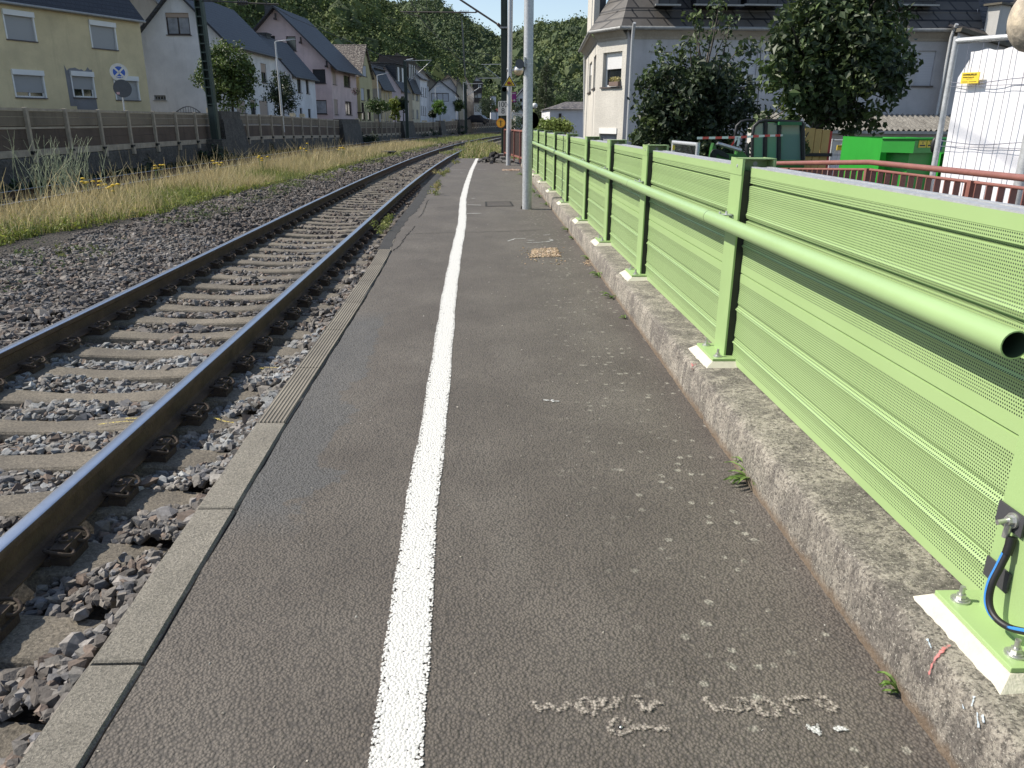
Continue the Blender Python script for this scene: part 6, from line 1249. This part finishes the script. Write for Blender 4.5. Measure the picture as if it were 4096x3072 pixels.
text('Bauelemente Containerservice', FT.P(ul+w_*.10, q[3]-hh_*.47, -.0235), tU, Zv, hh_*.13, SBLK, sgn, xs=w_*.7/(hh_*.13*14)); mb = MB(); fbox(mb, FT, ul+w_*.3, q[3]-hh_*.60, ul+w_*.65, q[3]-hh_*.58, -.0235, -.0225); fbox(mb, FT, ul+w_*.08, q[3]-hh_*.86, ul+w_*.4, q[3]-hh_*.83, -.0235, -.0225); fbox(mb, FT, ul+w_*.48, q[3]-hh_*.86, ul+w_*.9, q[3]-hh_*.83, -.0235, -.0225); mb.build('small_print', SBLK, sgn)
mesh_fence('site_fence', 'white-tarped site fence standing between plank box and green skip', tuple(Gy(3325, 600, 16))[:2], (tuple(Gy(3325, 600, 16))[0]+2.9, 15.6), ZS, 2.0, True, .02, .13)
q = Gy(3346, 590, 15.9); mb = MB(); mb.box((q.x, q.y-.03, q.z-.05), (q.x+.20, q.y-.01, q.z+.045)); o = mb.build('yellow_sign', SGN); tag(o, 'small yellow sign with black print on the farther white site fence', 'sign'); text('SCHWARZFELLER', (q.x+.01, q.y-.032, q.z+.01), (1, 0, 0), (0, 0, 1), .024, SBLK, None); t_ = bpy.data.objects[-1] if False else None
for ob in list(COL.objects):
    if ob.name.startswith('lettering') and ob.parent is None: ob.parent = o
f2 = mesh_fence('site_fence', 'open grey mesh site fence leaning before the hedge of the left maple', tuple(Gy(2692, 600, 13))[:2], tuple(Gy(2790, 600, 11.6))[:2], ZS, 2.0, False, .03, .07)
mb = MB(); a = Gy(2690, 600, 12.9); mb.box((a.x, a.y, a.z-.0), (a.x+.04, a.y+.01, a.z+.075)); tag(mb.build('yellow_tag', SGN), 'small yellow tag hanging at the left end of the open mesh fence', 'tag')
# barrier tape
RW_ = N('red_white_tape'); p = RW_.xyz(); st = RW_.ma('GREATER_THAN', RW_.ma('FRACT', RW_.ma('DIVIDE', p[0], .26)), .5); RWM = RW_.out(RW_.mix(st, (.75, .72, .70), (.70, .05, .04)), .5)
mb = MB(); P = [Gy(a, b, Y) for a, b, Y in ((2788, 552, 11.6), (2850, 551, 11.9), (2950, 549, 12.3), (3060, 543, 12.8), (3130, 541, 13.2), (3155, 541, 13.5))]
for a, b in zip(P[:-1], P[1:]): mb.quad(a-Vector((0, 0, .018)), b-Vector((0, 0, .018)), b+Vector((0, 0, .016)), a+Vector((0, 0, .016)))
for X in (((2948, 550), (2938, 566), (2925, 582), (2922, 588)), ((2952, 550), (2955, 565), (2950, 585))):
    Q = [Gy(a, b, 12.25) for a, b in X]
    for a, b in zip(Q[:-1], Q[1:]): mb.quad(a-Vector((.02, 0, 0)), a+Vector((.02, 0, 0)), b+Vector((.016, 0, 0)), b-Vector((.016, 0, 0)))
tag(mb.build('barrier_tape', RWM), 'red and white barrier tape strung from mesh fence to the plank box', 'tape')
# excavator
EG = plain('excavator_green', (.045, .16, .035), .4, 0, .1, 5); CG = N('cab_glass').out((.18, .26, .23), .08, None, 0, .8); ex_ = empty('mini_excavator', tuple(Gy(3080, 760, 13.5)), 'green and black mini excavator with glazed cab behind the barrier', 'excavator'); YX = 13.2
mb = MB(); B_ = [(3008, 640), (3010, 540), (3016, 505), (3035, 488), (3060, 482), (3120, 484), (3210, 492), (3212, 640)]
pl = [Gy(a, b, YX) for a, b in B_]
mb.tube(pl[:6]+[pl[6]], .028, 8); mb.tube([pl[7], pl[6]], .04, 8)
for a in (3063, 3118): mb.tube([Gy(a, 486, YX), Gy(a-3, 640, YX)], .035, 8)
for s in (.9,): mb.tube([q+Vector((0, s, 0)) for q in pl], .028, 8)
mb.build('cab_frame', BLACK, ex_)
mb = MB(); g1 = [Gy(a, b, YX+.02) for a, b in ((3012, 640), (3012, 520), (3030, 494), (3118, 490), (3206, 496), (3208, 640))]; mb.add(g1, [tuple(range(6))]); mb.build('cab_window', CG, ex_)
mb = MB(); a = Gy(3120, 500, YX); mb.box((a.x-.05, a.y-.1, a.z), (a.x+.32, a.y+.8, a.z+.05)); mb.build('cab_roof', plain('cab_green', (.03, .13, .05), .5), ex_)
mb = MB(); a = Gy(3004, 640, YX); b = Gy(3215, 640, YX); mb.box((a.x, a.y-.05, ZS+.35), (b.x, a.y+1.1, a.z)); mb.build('body', EG, ex_); mb = MB(); mb.box((a.x-.1, a.y-.1, ZS), (b.x+.1, a.y+.15, ZS+.4)); mb.box((a.x-.1, a.y+.95, ZS), (b.x+.1, a.y+1.2, ZS+.4)); mb.build('track', BLACK, ex_)
YB = 12.0; mb = MB(); bm_ = [(2843, 640), (2850, 590), (2856, 572), (2868, 600), (2905, 612), (2948, 618), (2952, 596), (2962, 594), (2985, 622), (3010, 650), (3000, 690), (2930, 680), (2880, 650)]
P = [Gy(a, b, YB) for a, b in bm_]; n = len(P); mb.add([p for p in P]+[p+Vector((0, .14, 0)) for p in P], [tuple(range(n)), tuple(range(2*n-1, n-1, -1))]+[(i, (i+1) % n, n+(i+1) % n, n+i) for i in range(n)]); mb.build('boom', EG, ex_)
mb = MB(); mb.tube([Gy(2870, 574, YB-.05), Gy(2965, 602, YB-.05)], .028, 8); mb.tube([Gy(2865, 576, YB-.05), Gy(2920, 590, YB-.05)], .015, 8); mb.build('hydraulic_ram', STEEL, ex_)
for i in range(5):
    mb = MB(); mb.tube(smooth([Gy(2845+i*5, 655, YB-.08), Gy(2842+i*5, 620+i*3, YB-.1), Gy(2855+i*4, 600+i*3, YB-.1), Gy(2880, 604+i*4, YB-.1), Gy(2915, 622+i*3, YB-.08)]), .011, 6); mb.build('hose', BLACK, ex_)
mb = MB(); mb.tube([Gy(2990, 640, YB+.2), Gy(2988, 590, YB+.2), Gy(2993, 575, YB+.2)], .035, 8); mb.build('mirror_arm', BLACK, ex_)
# green skip
SKG = plain('skip_green', (.03, .30, .035), .38, 0, .08, 4); Ys = 10.2; sk = empty('green_skip', tuple(Gy(3640, 800, Ys)), 'bright green steel skip with yellow warning stickers beside the tarped fence', 'skip')
S0, S1, S2 = Gy(3530, 563, Ys), Gy(3662, 556, Ys-.25), Gy(3790, 556, Ys+.1); mb = MB(); lip = .17
def q3(a, b, z0, z1): mb.quad(Vector((a.x, a.y, z0)), Vector((b.x, b.y, z0)), Vector((b.x, b.y, z1)), Vector((a.x, a.y, z1)))
zt_ = S1.z; q3(S0, S1, zt_-lip, zt_); q3(S1, S2, zt_-lip, zt_)
i0, i1, i2 = S0+Vector((.14, .12, 0)), S1+Vector((.03, .14, 0)), S2+Vector((0, .12, 0)); q3(i0, i1, ZS+.1, zt_-lip); q3(i1, i2, ZS+.1, zt_-lip)
mb.add([Vector((S0.x, S0.y, zt_-lip)), Vector((S1.x, S1.y, zt_-lip)), Vector((i1.x, i1.y, zt_-lip)), Vector((i0.x, i0.y, zt_-lip))], [(0, 1, 2, 3)]); mb.add([Vector((S1.x, S1.y, zt_-lip)), Vector((S2.x, S2.y, zt_-lip)), Vector((i2.x, i2.y, zt_-lip)), Vector((i1.x, i1.y, zt_-lip))], [(0, 1, 2, 3)])
b0 = S0+Vector((.3, 1.8, 0)); b2 = S2+Vector((.3, 1.6, 0)); q3(b0, S0, ZS+.1, zt_); q3(S2, b2, ZS+.1, zt_); q3(b2, b0, ZS+.1, zt_); mb.build('skip_body', SKG, sk)
mb = MB(); mb.box((i0.x+.35, i0.y-.03, ZS+.1), (i0.x+.41, i0.y+.02, zt_-lip)); mb.tube([Vector((S0.x, S0.y, zt_)), Vector((S1.x, S1.y, zt_)), Vector((S2.x, S2.y, zt_))], .02, 6); mb.build('rim', SKG, sk)
UF = (v2(S2)-v2(S1)).normalized(); FS = Face(v2(S1), UF, (UF.y, -UF.x, 0))
for (x0, x1) in ((3674, 3704), (3707, 3732)):
    q = FS.px(x0, 561, x1, 590); mb = MB(); fbox(mb, FS, q[0], q[1], q[2], q[3], -.006, -.001); so = mb.build('warning_sticker', SGN, sk); mb = MB(); w_ = q[2]-q[0]; hh_ = q[3]-q[1]
    mb.add([FS.P(q[0]+w_*.38, q[1]+hh_*.55, -.007), FS.P(q[0]+w_*.62, q[1]+hh_*.55, -.007), FS.P(q[0]+w_*.5, q[1]+hh_*.8, -.007)], [(0, 1, 2)]); fbox(mb, FS, q[0]+w_*.15, q[1]+hh_*.18, q[0]+w_*.85, q[1]+hh_*.38, -.008, -.0065); fbox(mb, FS, q[0]+w_*.2, q[1]+hh_*.86, q[0]+w_*.8, q[1]+hh_*.92, -.008, -.0065); mb.build('print', SBLK, so)
mr = Gy(3742, 580, 8.2); mb = MB(); mb.sphere((mr.x, mr.y, mr.z), .09, 14, 8, 0, .55, .35, 1.0); o = mb.build('vehicle_mirror', BLACK); tag(o, 'black vehicle mirror with blue glass beside the tarped fence post', 'mirror'); mb = MB(); mb.box((mr.x-.0, mr.y-.04, mr.z-.055), (mr.x+.05, mr.y-.03, mr.z+.06)); mb.build('mirror_glass', plain('blue_mirror', (.04, .09, .22), .1, .5), o)
# terrace carrying ramp and tall fence
mb = MB(); mb.box((3.28, 1.0, -.72), (7.0, 6.4, .10)); tag(mb.build('terrace', STREET), kind='structure')
mb = MB(); mb.add([(1.64, -1, .15), (3.28, -1, .15), (3.28, 6.5, .15), (1.64, 6.5, .15), (3.28, 22, -.69), (1.64, 22, -.69), (3.28, -1, -.8), (3.28, 6.5, -.8)], [(0, 1, 2, 3), (3, 2, 4, 5), (1, 6, 7, 2), (2, 7, 4)]); tag(mb.build('ramp', STREET), kind='structure')
# red-brown railing
RED = plain('red_brown_railing_paint', (.25, .105, .085), .45, 0, .12, 12); rl = empty('red_railing', (3.2, 6.4, .15), 'red-brown steel railing with flat balusters behind the green barrier', 'railing')
def rz_(y): return 1.28 if y < 6.47 else 1.28-(y-6.47)*.052
mb = MB(); Yr = [.5, 6.47, 14.5]; mb.tube([(3.2, y, rz_(y)-.012) for y in Yr], .021, 12); mb.tube([(3.2, y, rz_(y)-.07) for y in Yr], .011, 8); mb.build('handrail', RED, rl)
y = .6; i = 0
PY = [1.6, 3.62, 5.05, 6.47, 8.15, 9.9, 11.6, 13.4]
for y in PY:
    mb = MB(); mb.box((3.17, y-.02, rz_(y)-1.15), (3.23, y+.02, rz_(y)-.06)); mb.build('post', RED, rl)
ys_ = [y for y in np.arange(.7, 14.4, .116) if min(abs(y-q) for q in PY) > .05][:100]
for y in ys_: mb = MB(); mb.box((3.18, y-.004, rz_(y)-1.0), (3.222, y+.004, rz_(y)-.075)); mb.build('baluster', RED, rl)
# globe lamp at the right edge
g = Gy(4158, 78, 5.2); gl = empty('globe_lamp', (g.x, g.y, .1), 'round silver-cream globe lamp cut by the upper right edge', 'lamp'); mb = MB(); mb.sphere((g.x, g.y, g.z), .175, 28, 18, 0, 1, 1, 1.15); mb.build('globe', concrete('weathered_globe', (.60, .50, .36), (.40, .36, .32), 9, .2, .1), gl); mb = MB(); mb.tube([(g.x+.1, g.y, .1), (g.x+.1, g.y, g.z-.1)], .04, 10); mb.build('pole', GALV, gl)
# ================================================================== LAMP POSTS on the platform
def post(name, lab, px_, py_, r, top):
    g = Gz(px_, py_); e = empty(name, (g.x, g.y+r, 0), lab, 'lamp post', 'grey platform lamp posts'); t = Gy(top[0], top[1], g.y+r); mb = MB(); d = (t-Vector((g.x, g.y+r, 0))); mb.tube([Vector((g.x, g.y+r, -.1)), Vector((g.x, g.y+r, 0))+d, Vector((g.x, g.y+r, 0))+d*2.2], [r*1.08, r, r*.85], 28); mb.build('pole', GALV, e); return e, g.y+r
lp, Yp = post('lamp_post', 'thick grey galvanised lamp post in the middle of the platform', 2109, 838, .084, (2116, 0)); lp2, Yp2 = post('lamp_post', 'thinner grey lamp post at the platform end, by the rubble heap', 2034, 662, .088, (2042, 0))
c = Gy(2078, 257, Yp-.05); mb = MB(); mb.tube([(c.x, c.y-.10, c.z), (c.x, c.y-.02, c.z), (c.x, c.y+.12, c.z)], [.078, .06, .03], 20, 0, False); mb.tube([(c.x, c.y-.102, c.z), (c.x, c.y-.098, c.z)], [.079, .079], 20); mb.tube([(c.x, c.y+.03, c.z), (c.x+.08, c.y+.04, c.z-.02)], .02, 8); mb.build('loudspeaker', BACKG, lp)
mb = MB(); q = Gy(2099, 250, Yp-.1); mb.box((q.x-.01, q.y, q.z-.07), (q.x+.012, q.y+.05, q.z+.09)); mb.build('bracket', GALV, lp)
for yy_ in (237, 255): q = Gy(2113, yy_, Yp); mb = MB(); mb.tube([(q.x, Yp, q.z-.006), (q.x, Yp, q.z+.006)], .093, 24, 0, False); mb.build('strap', STEEL, lp)
mb = MB(); mb.tube(smooth([Gy(2092, 262, Yp-.1), Gy(2099, 275, Yp-.12), Gy(2094, 295, Yp-.11), Gy(2098, 304, Yp-.1)]), .007, 6); mb.build('cable', BLACK, lp)
mb = MB(); q = Gz(2090, 836); mb.box((q.x-.03, q.y-.0, 0), (q.x+.02, q.y+.05, .05)); mb.build('earth_clamp', RUSTD, lp)
c = Gy(2073, 282, Yp2); mb = MB(); mb.sphere((c.x, c.y, c.z), .185, 22, 8, 0, 1, 1, 1, 0, 1); mb.sphere((c.x, c.y, c.z), .183, 22, 8, 1, 1, 1, .95, -1, 0); gl2 = mb.build('globe', [plain('globe_white', (.62, .62, .62), .4), plain('globe_amber', (.52, .42, .26), .4)], lp2); mb = MB(); mb.tube([Gy(2044, 281, Yp2), Gy(2056, 281, Yp2)], .025, 8); mb.tube([Gy(2028, 280, Yp2), Gy(2031, 280, Yp2)], .07, 10); mb.build('arm', plain('white_arm', (.6, .6, .6), .4), lp2)
c = Gy(2017, 358, Yp2-.12); mb = MB(); mb.disc(c, (0, -1, 0), .085, 20); mb.tube([(c.x, c.y, c.z), (c.x, c.y+.12, c.z)], [.085, .03], 16, 0, True); mb.tube([(c.x, c.y+.05, c.z), (c.x+.15, c.y+.1, c.z)], .014, 6); mb.build('loudspeaker', BACKG, lp2)
# signs
def board(name, lab, pts, Y, mats, cat='sign', th=.015, fr=None):
    P = [Gy(a, b, Y) for a, b in pts]; P = [Vector((p.x, Y, p.z)) for p in P]; c = sum(P, Vector())/len(P); e = empty(name, tuple(c), lab, cat); mb = MB(); n = len(P); Q = [p+Vector((0, th, 0)) for p in P]
    mb.add(P+Q, [tuple(range(n)), tuple(range(2*n-1, n-1, -1))]+[(i, (i+1) % n, n+(i+1) % n, n+i) for i in range(n)]); mb.build('sign_board', mats, e); return e, P, c
Yt = Yp2-.14; e, P, c = board('warning_sign', 'yellow triangle warning sign with a train and a windblown person', [(2012, 345), (2063, 345), (2038, 302)], Yt, SBLK)
def inset(P, c, s, dy): return [Vector((c.x+(p.x-c.x)*s, p.y-dy, c.z+(p.z-c.z)*s)) for p in P]
mb = MB(); mb.add(inset(P, c, 1.10, -.003), [(0, 1, 2)]); mb.build('sign_rim', SWHITE, e); mb = MB(); mb.add(inset(P, c, .80, .003), [(0, 1, 2)]); mb.build('sign_face', SYEL, e)
mb = MB(); m_ = lambda a, b: Gy(a, b, Yt)-Vector((0, .006, 0))
mb.add([m_(*q) for q in ((2029, 339), (2029, 330), (2032, 326), (2040, 326), (2042, 330), (2042, 339))], [tuple(range(6))]); mb.add([m_(*q) for q in ((2043, 338), (2050, 341), (2051, 339), (2045, 334), (2048, 331), (2046, 329), (2042, 332))], [tuple(range(7))]); q = m_(2049, 327); mb.disc(q, (0, -1, 0), .018, 10); mb.build('pictogram', plain('pictogram_dark', (.12, .02, .01), .5), e)
mb = MB(); mb.add([m_(*q)-Vector((0, .002, 0)) for q in ((2031, 333), (2031, 329), (2039, 329), (2039, 333))], [(0, 1, 2, 3)]); mb.build('train_window', SRED, e)
Yk = YM-.16; e, P, c = board('kilometre_sign', 'white kilometre sign reading 100 and 8 on the green mast', [(1992, 461), (1992, 408), (1994, 404), (2027, 404), (2029, 408), (2029, 459), (2026, 462), (1994, 463)], Yk, SWHITE)
zz = lambda py: Gy(2010, py, Yk).z; X_ = lambda px_: Gy(px_, 430, Yk).x
text('100', (X_(2010.5), Yk-.004, zz(428.5)), (1, 0, 0), (0, 0, 1), .315, SBLK, e, align='CENTER', xs=.86); text('8', (X_(2012), Yk-.004, zz(454)), (1, 0, 0), (0, 0, 1), .31, SBLK, e, align='CENTER')
Ytt = 33.2; c = Gy(2003, 492, Ytt); c = Vector((c.x, Ytt, c.z)); e = empty('orange_sign', tuple(c), 'round orange sign with a black figure spreading its arms', 'sign'); rr = 17.5/3100*Ytt
mb = MB(); mb.disc(c, (0, -1, 0), rr, 40, 0); mb.disc(c-Vector((0, .003, 0)), (0, -1, 0), rr*.93, 40, 1); mb.disc(c-Vector((0, .006, 0)), (0, -1, 0), rr*.80, 40, 2); mb.disc(c+Vector((0, .01, 0)), (0, 1, 0), rr, 40, 0); mb.tube([c+Vector((0, .01, 0)), c+Vector((0, .03, 0))], rr, 40, 0, False); mb.build('sign_disc', [plain('dark_orange', (.45, .10, .02), .5), SORG, plain('signal_orange', (.80, .40, .03), .5)], e)
mb = MB(); o_ = c-Vector((0, .010, 0)); bx = lambda x0, z0, x1, z1: mb.quad(o_+Vector((x0*rr, 0, z0*rr)), o_+Vector((x1*rr, 0, z0*rr)), o_+Vector((x1*rr, 0, z1*rr)), o_+Vector((x0*rr, 0, z1*rr)))
mb.disc(o_+Vector((0, 0, rr*.60)), (0, -1, 0), rr*.10, 14); bx(-.5, .34, .5, .42); bx(-.12, -.05, .12, .34); bx(-.11, -.62, -.02, -.05); bx(.02, -.62, .11, -.05); mb.build('pictogram', SBLK, e); mb = MB(); mb.tube([c+Vector((rr*.9, .02, 0)), c+Vector((.18, .05, 0))], .015, 6); mb.build('bracket', GALV, e)
e, P, c = board('purple_banner', 'magenta banner with a white arrow between the two lamp posts', [(2044, 370), (2065, 368), (2065, 408), (2044, 411)], 60, MAG); mb = MB(); Yq = 59.98; a, b = Gy(2053, 401, Yq), Gy(2062, 401, Yq); z_ = a.z; mb.box((a.x, Yq-.01, z_-.03), (b.x-.05, Yq, z_+.03)); mb.add([(b.x-.12, Yq-.01, z_-.11), (b.x, Yq-.01, z_), (b.x-.12, Yq-.01, z_+.11), (b.x-.07, Yq-.01, z_)], [(0, 1, 2, 3)]); a = Gy(2046, 374, Yq); mb.box((a.x, Yq-.01, a.z-.02), (a.x+.3, Yq, a.z+.02)); mb.build('arrow_and_print', SWHITE, e); q = Gy(2044, 403, Yq); mb = MB(); mb.disc((q.x+.02, Yq-.012, q.z), (0, -1, 0), .1, 14); mb.build('emblem', SORG, e); mb = MB(); mb.tube([Gy(2045, 404, 60), Gy(2045, 520, 60)], .04, 6); mb.build('pole', BACKG, e)
Yo = 50; e, P, c = board('street_name_sign', 'white street name sign reading Postgasse between the two lamp posts', [(2045, 447), (2094, 456), (2094, 467), (2045, 459)], Yo, SWHITE); U_ = (P[1]-P[0]).normalized(); text('Postgasse', P[3]+U_*.10+Vector((0, -.004, .05)), U_, Vector((0, -1, 0)).cross(U_)*1.0 if (Vector((0, -1, 0)).cross(U_)).z > 0 else U_.cross(Vector((0, -1, 0))), .185, SBLK, e, xs=.80); mb = MB(); mb.tube([Gy(2092, 460, Yo+.1), Gy(2092, 560, Yo+.1)], .035, 6); mb.build('pole', BACKG, e)
q = Gy(2048, 468, 45); mb = MB(); mb.box((q.x-.08, 45, q.z-.11), (q.x+.08, 45.03, q.z+.11)); tag(mb.build('small_notice', SWHITE), 'small white notice board under the street name sign', 'sign')
q = Gy(2121, 482, 26); mb = MB(); mb.disc((q.x, q.y, q.z), (0, -1, 0), 33/3100*26, 36); mb.tube([(q.x, q.y, q.z), (q.x, q.y+.02, q.z)], 33/3100*26, 36); tag(mb.build('sign_back', plain('dark_sign_back', (.035, .04, .055), .5)), 'dark back of a round sign half hidden by the near lamp post', 'sign')
q = Gy(2139, 423, 45); g3 = empty('globe_lamp', (q.x, q.y, -.7), 'small white globe lamp right of the near lamp post', 'lamp'); mb = MB(); mb.sphere((q.x, q.y, q.z), .15, 16, 10); mb.build('globe', plain('globe_white_far', (.62, .62, .60), .4), g3); mb = MB(); mb.tube([(q.x-.13, q.y, q.z), (q.x-.28, q.y, q.z)], .02, 6); mb.tube([(q.x-.3, q.y, -.7), (q.x-.3, q.y, q.z+.1)], .04, 8); mb.build('pole', GALV, g3)
q = Gy(1987, 440, 130); mb = MB(); mb.disc((q.x, q.y, q.z), (0, -1, 0), .22, 20); tag(mb.build('round_red_sign', plain('faded_red', (.55, .16, .13), .6)), 'tiny round red road sign left of the kilometre sign', 'sign')
# brown panel fence at the platform end
BF = plaster('brown_fence_panel', (.05, .03, .026), .3, 30, .2); bf = empty('brown_fence', (1.3, 30, .3), 'dark brown panel fence with pink-brown posts closing the platform end', 'fence'); E0 = Vector((1.09, 33.4, 0)); E1 = Vector((1.66, 27.0, 0)); Ub = (E1-E0).normalized(); Nb = Vector((Ub.y, -Ub.x, 0)); Lb = (E1-E0).length; FBf = Face(E0, Ub, Nb)
mb = MB(); fbox(mb, FBf, 0, .40, Lb, 1.24, -.01, .02)
for i in range(40): u = Lb*(i+.5)/40; fbox(mb, FBf, u-.05, .42, u+.05, 1.22, -.022, -.012)
mb.build('panel', BF, bf)
for u in (.05, 1.55, 3.1, 4.7, 6.2): mb = MB(); fbox(mb, FBf, u-.03, .18, u+.03, 1.27, -.07, -.025); mb.build('post', RED, bf)
mb = MB(); fbox(mb, FBf, 0, 1.25, Lb, 1.30, -.06, .03); fbox(mb, FBf, 0, .34, Lb, .40, -.05, .02); mb.build('rail', RED, bf)
mb = MB(); q = Gy(2092, 655, 26.8); mb.box((q.x-.035, 26.75, .15), (q.x+.035, 26.85, 1.36)); tag(mb.build('white_post', plain('white_post_paint', (.75, .74, .72), .5)), 'slim white post where green barrier and brown fence meet', 'post')
# car in the street
q = Gy(1916, 470, 128); cr = empty('parked_car', (q.x, q.y, 1.3), 'small dark parked car at the bend of the street', 'car'); mb = MB(); mb.prism([(-1.9, .3), (1.9, .3), (1.95, .8), (1.1, .95), (.6, 1.4), (-.9, 1.4), (-1.5, .95), (-1.95, .85)], (q.x, q.y, 1.2), (.94, -.34, 0), (0, 0, 1), (.34, .94, 0), -.8, .8); mb.build('body', plain('dark_car_paint', (.02, .022, .028), .25), cr); mb = MB()
for u in (-1.2, 1.2): mb.tube([(q.x+u*.94-.28, q.y-.34*u-.77, 1.52), (q.x+u*.94-.2, q.y-.34*u-.6, 1.52)], .31, 14)
mb.build('wheel', BLACK, cr)
fp = Gy(2468, 336, 27.5); mb = MB(); uu = FB_.px(2446, 330, 2482, 347); fbox(mb, FB_, uu[0], uu[1]+.02, uu[2], uu[1]+.16, -.12, .02); o = mb.build('flower_box', plain('brown_planter', (.16, .11, .09), .7)); tag(o, 'brown planter with yellowish flowers on the bay window sill', 'planter'); cc_ = [tuple(FB_.P(uu[0]+(uu[2]-uu[0])*t, uu[1]+.24, -.05)) for t in (.1, .35, .6, .85)]; leaves('flowers', cc_, np.full((4, 3), .09), 60, .045, [(.45, .38, .12), (.12, .16, .05), (.5, .45, .25)], LEAFD, o, 0)
# ================================================================== HILLS WITH FOREST
k = N('forest_floor'); FLOOR = k.out(k.ramp(k.noise(.05, 5), [(.35, (.012, .018, .008)), (.7, (.03, .04, .016))]), .95)
def hill(name, prof_, d0, d1, n, crown, leaf, cols, nleaf, seed, zb=0.0, back=60, pwr=.85, nsub=6):
    r_ = np.random.default_rng(seed); pxs = np.array([p[0] for p in prof_], float); pys = np.array([p[1] for p in prof_], float)
    D0 = lambda x: float(np.interp(x, [p[0] for p in d0], [p[1] for p in d0])); D1 = lambda x: float(np.interp(x, [p[0] for p in d1], [p[1] for p in d1]))
    def pt(x, t):
        y = float(np.interp(x, pxs, pys)); a = Gy(x, y, D1(x)); b = Gy(x, 480, D0(x)); z = zb+(a.z-zb)*max(0, min(1, t))**pwr
        Y = D0(x)+(D1(x)-D0(x))*t; q = Gy(x, 480, Y); w = 1+.04*math.sin(x*.013+t*5)+.03*math.sin(x*.031-t*9); return (q.x, q.y, zb+(z-zb)*(w if t < .93 else 1)) if t <= 1 else (q.x, q.y, a.z-(t-1)*(a.z-zb)*2)
    cx = np.linspace(pxs[0], pxs[-1], 90); tt = list(np.linspace(0, 1, 22))+[1.15, 1.5]; V = [pt(x, t) for t in tt for x in cx]; m = len(cx)
    F = [(i*m+j, i*m+j+1, (i+1)*m+j+1, (i+1)*m+j) for i in range(len(tt)-1) for j in range(m-1)]
    tag(npmesh('hill', np.array(V), np.array(F), FLOOR, smooth=True), kind='structure')
    C = []; S_ = []
    for i in range(n):
        x = r_.uniform(pxs[0], pxs[-1]); t = r_.random()**.8*1.02; q = pt(x, t); s = crown*math.exp(r_.normal(0, .28)); C.append((q[0], q[1], q[2]+s*.30)); S_.append((s*.5, s*.5, s*.62))
    for x in np.arange(pxs[0], pxs[-1], crown*.7*3100/D1(pxs.mean())): q = pt(x+r_.normal(0, 3), 1.0); s = crown*math.exp(r_.normal(0, .3)); C.append((q[0], q[1], q[2]+s*.12)); S_.append((s*.5, s*.5, s*.55))
    C = np.array(C); S_ = np.array(S_)
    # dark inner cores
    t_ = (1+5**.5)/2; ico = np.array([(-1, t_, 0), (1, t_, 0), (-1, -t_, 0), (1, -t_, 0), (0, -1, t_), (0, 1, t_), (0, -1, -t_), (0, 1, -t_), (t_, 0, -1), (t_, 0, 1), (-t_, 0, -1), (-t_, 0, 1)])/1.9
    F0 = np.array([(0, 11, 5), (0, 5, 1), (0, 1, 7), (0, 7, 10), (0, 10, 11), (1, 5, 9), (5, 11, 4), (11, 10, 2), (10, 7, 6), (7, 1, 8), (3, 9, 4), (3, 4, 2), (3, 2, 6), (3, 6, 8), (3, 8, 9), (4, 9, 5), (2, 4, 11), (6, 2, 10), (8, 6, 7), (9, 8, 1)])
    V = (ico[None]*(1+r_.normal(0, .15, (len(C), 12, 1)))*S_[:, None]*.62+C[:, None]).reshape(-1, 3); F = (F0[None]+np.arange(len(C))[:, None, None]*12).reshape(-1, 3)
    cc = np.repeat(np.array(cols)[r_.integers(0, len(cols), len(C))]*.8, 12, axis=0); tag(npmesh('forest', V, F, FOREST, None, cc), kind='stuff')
    # sub-clumps of leaves
    Cs = []; Rs = []
    for c, s in zip(C, S_):
        for j in range(nsub): d = r_.normal(size=3); d /= np.linalg.norm(d); d[2] = abs(d[2])*.9; Cs.append(c+d*s*.6); Rs.append(s*.5)
    o = leaves('forest', np.array(Cs), np.array(Rs), nleaf, leaf, cols, FOREST, None, .55, .2, .9); tag(o, kind='stuff')
HC = [(.075, .105, .030), (.10, .14, .038), (.055, .08, .026), (.13, .165, .05), (.085, .11, .045)]
HB = [(.060, .090, .038), (.080, .115, .045), (.05, .075, .035), (.10, .13, .05)]
hill('hill', [(-400, -1200), (300, -800), (700, -470), (1000, -270), (1250, -110), (1400, -30), (1463, 5), (1500, 35), (1545, 58), (1571, 80), (1630, 112), (1650, 165), (1662, 208), (1703, 236), (1765, 288), (1830, 345), (1900, 410), (1960, 455)], [(-400, 110), (700, 125), (1300, 165), (1900, 215), (1960, 225)], [(-400, 200), (700, 240), (1460, 280), (1960, 300)], 3800, 5.6, .62, HC, 22, 5, 2)
hill('hill', [(1300, 60), (1440, 45), (1500, 40), (1600, 44), (1700, 46), (1765, 55), (1850, 95), (1900, 132), (1960, 166), (2003, 190), (2050, 230), (2120, 300)], [(1300, 330), (2120, 360)], [(1300, 640), (2120, 640)], 5500, 7.0, 1.25, HB, 9, 6, 2)
hill('hill', [(1960, 230), (1990, 200), (2020, 175), (2060, 156), (2110, 152), (2170, 142), (2250, 130), (2330, 116), (2420, 90), (2600, 20), (3200, -250), (4300, -500)], [(1960, 300), (2300, 240), (4300, 200)], [(1960, 620), (2300, 560), (4300, 420)], 6000, 7.0, 1.2, HB+[(.13, .16, .05)], 9, 7, -1)
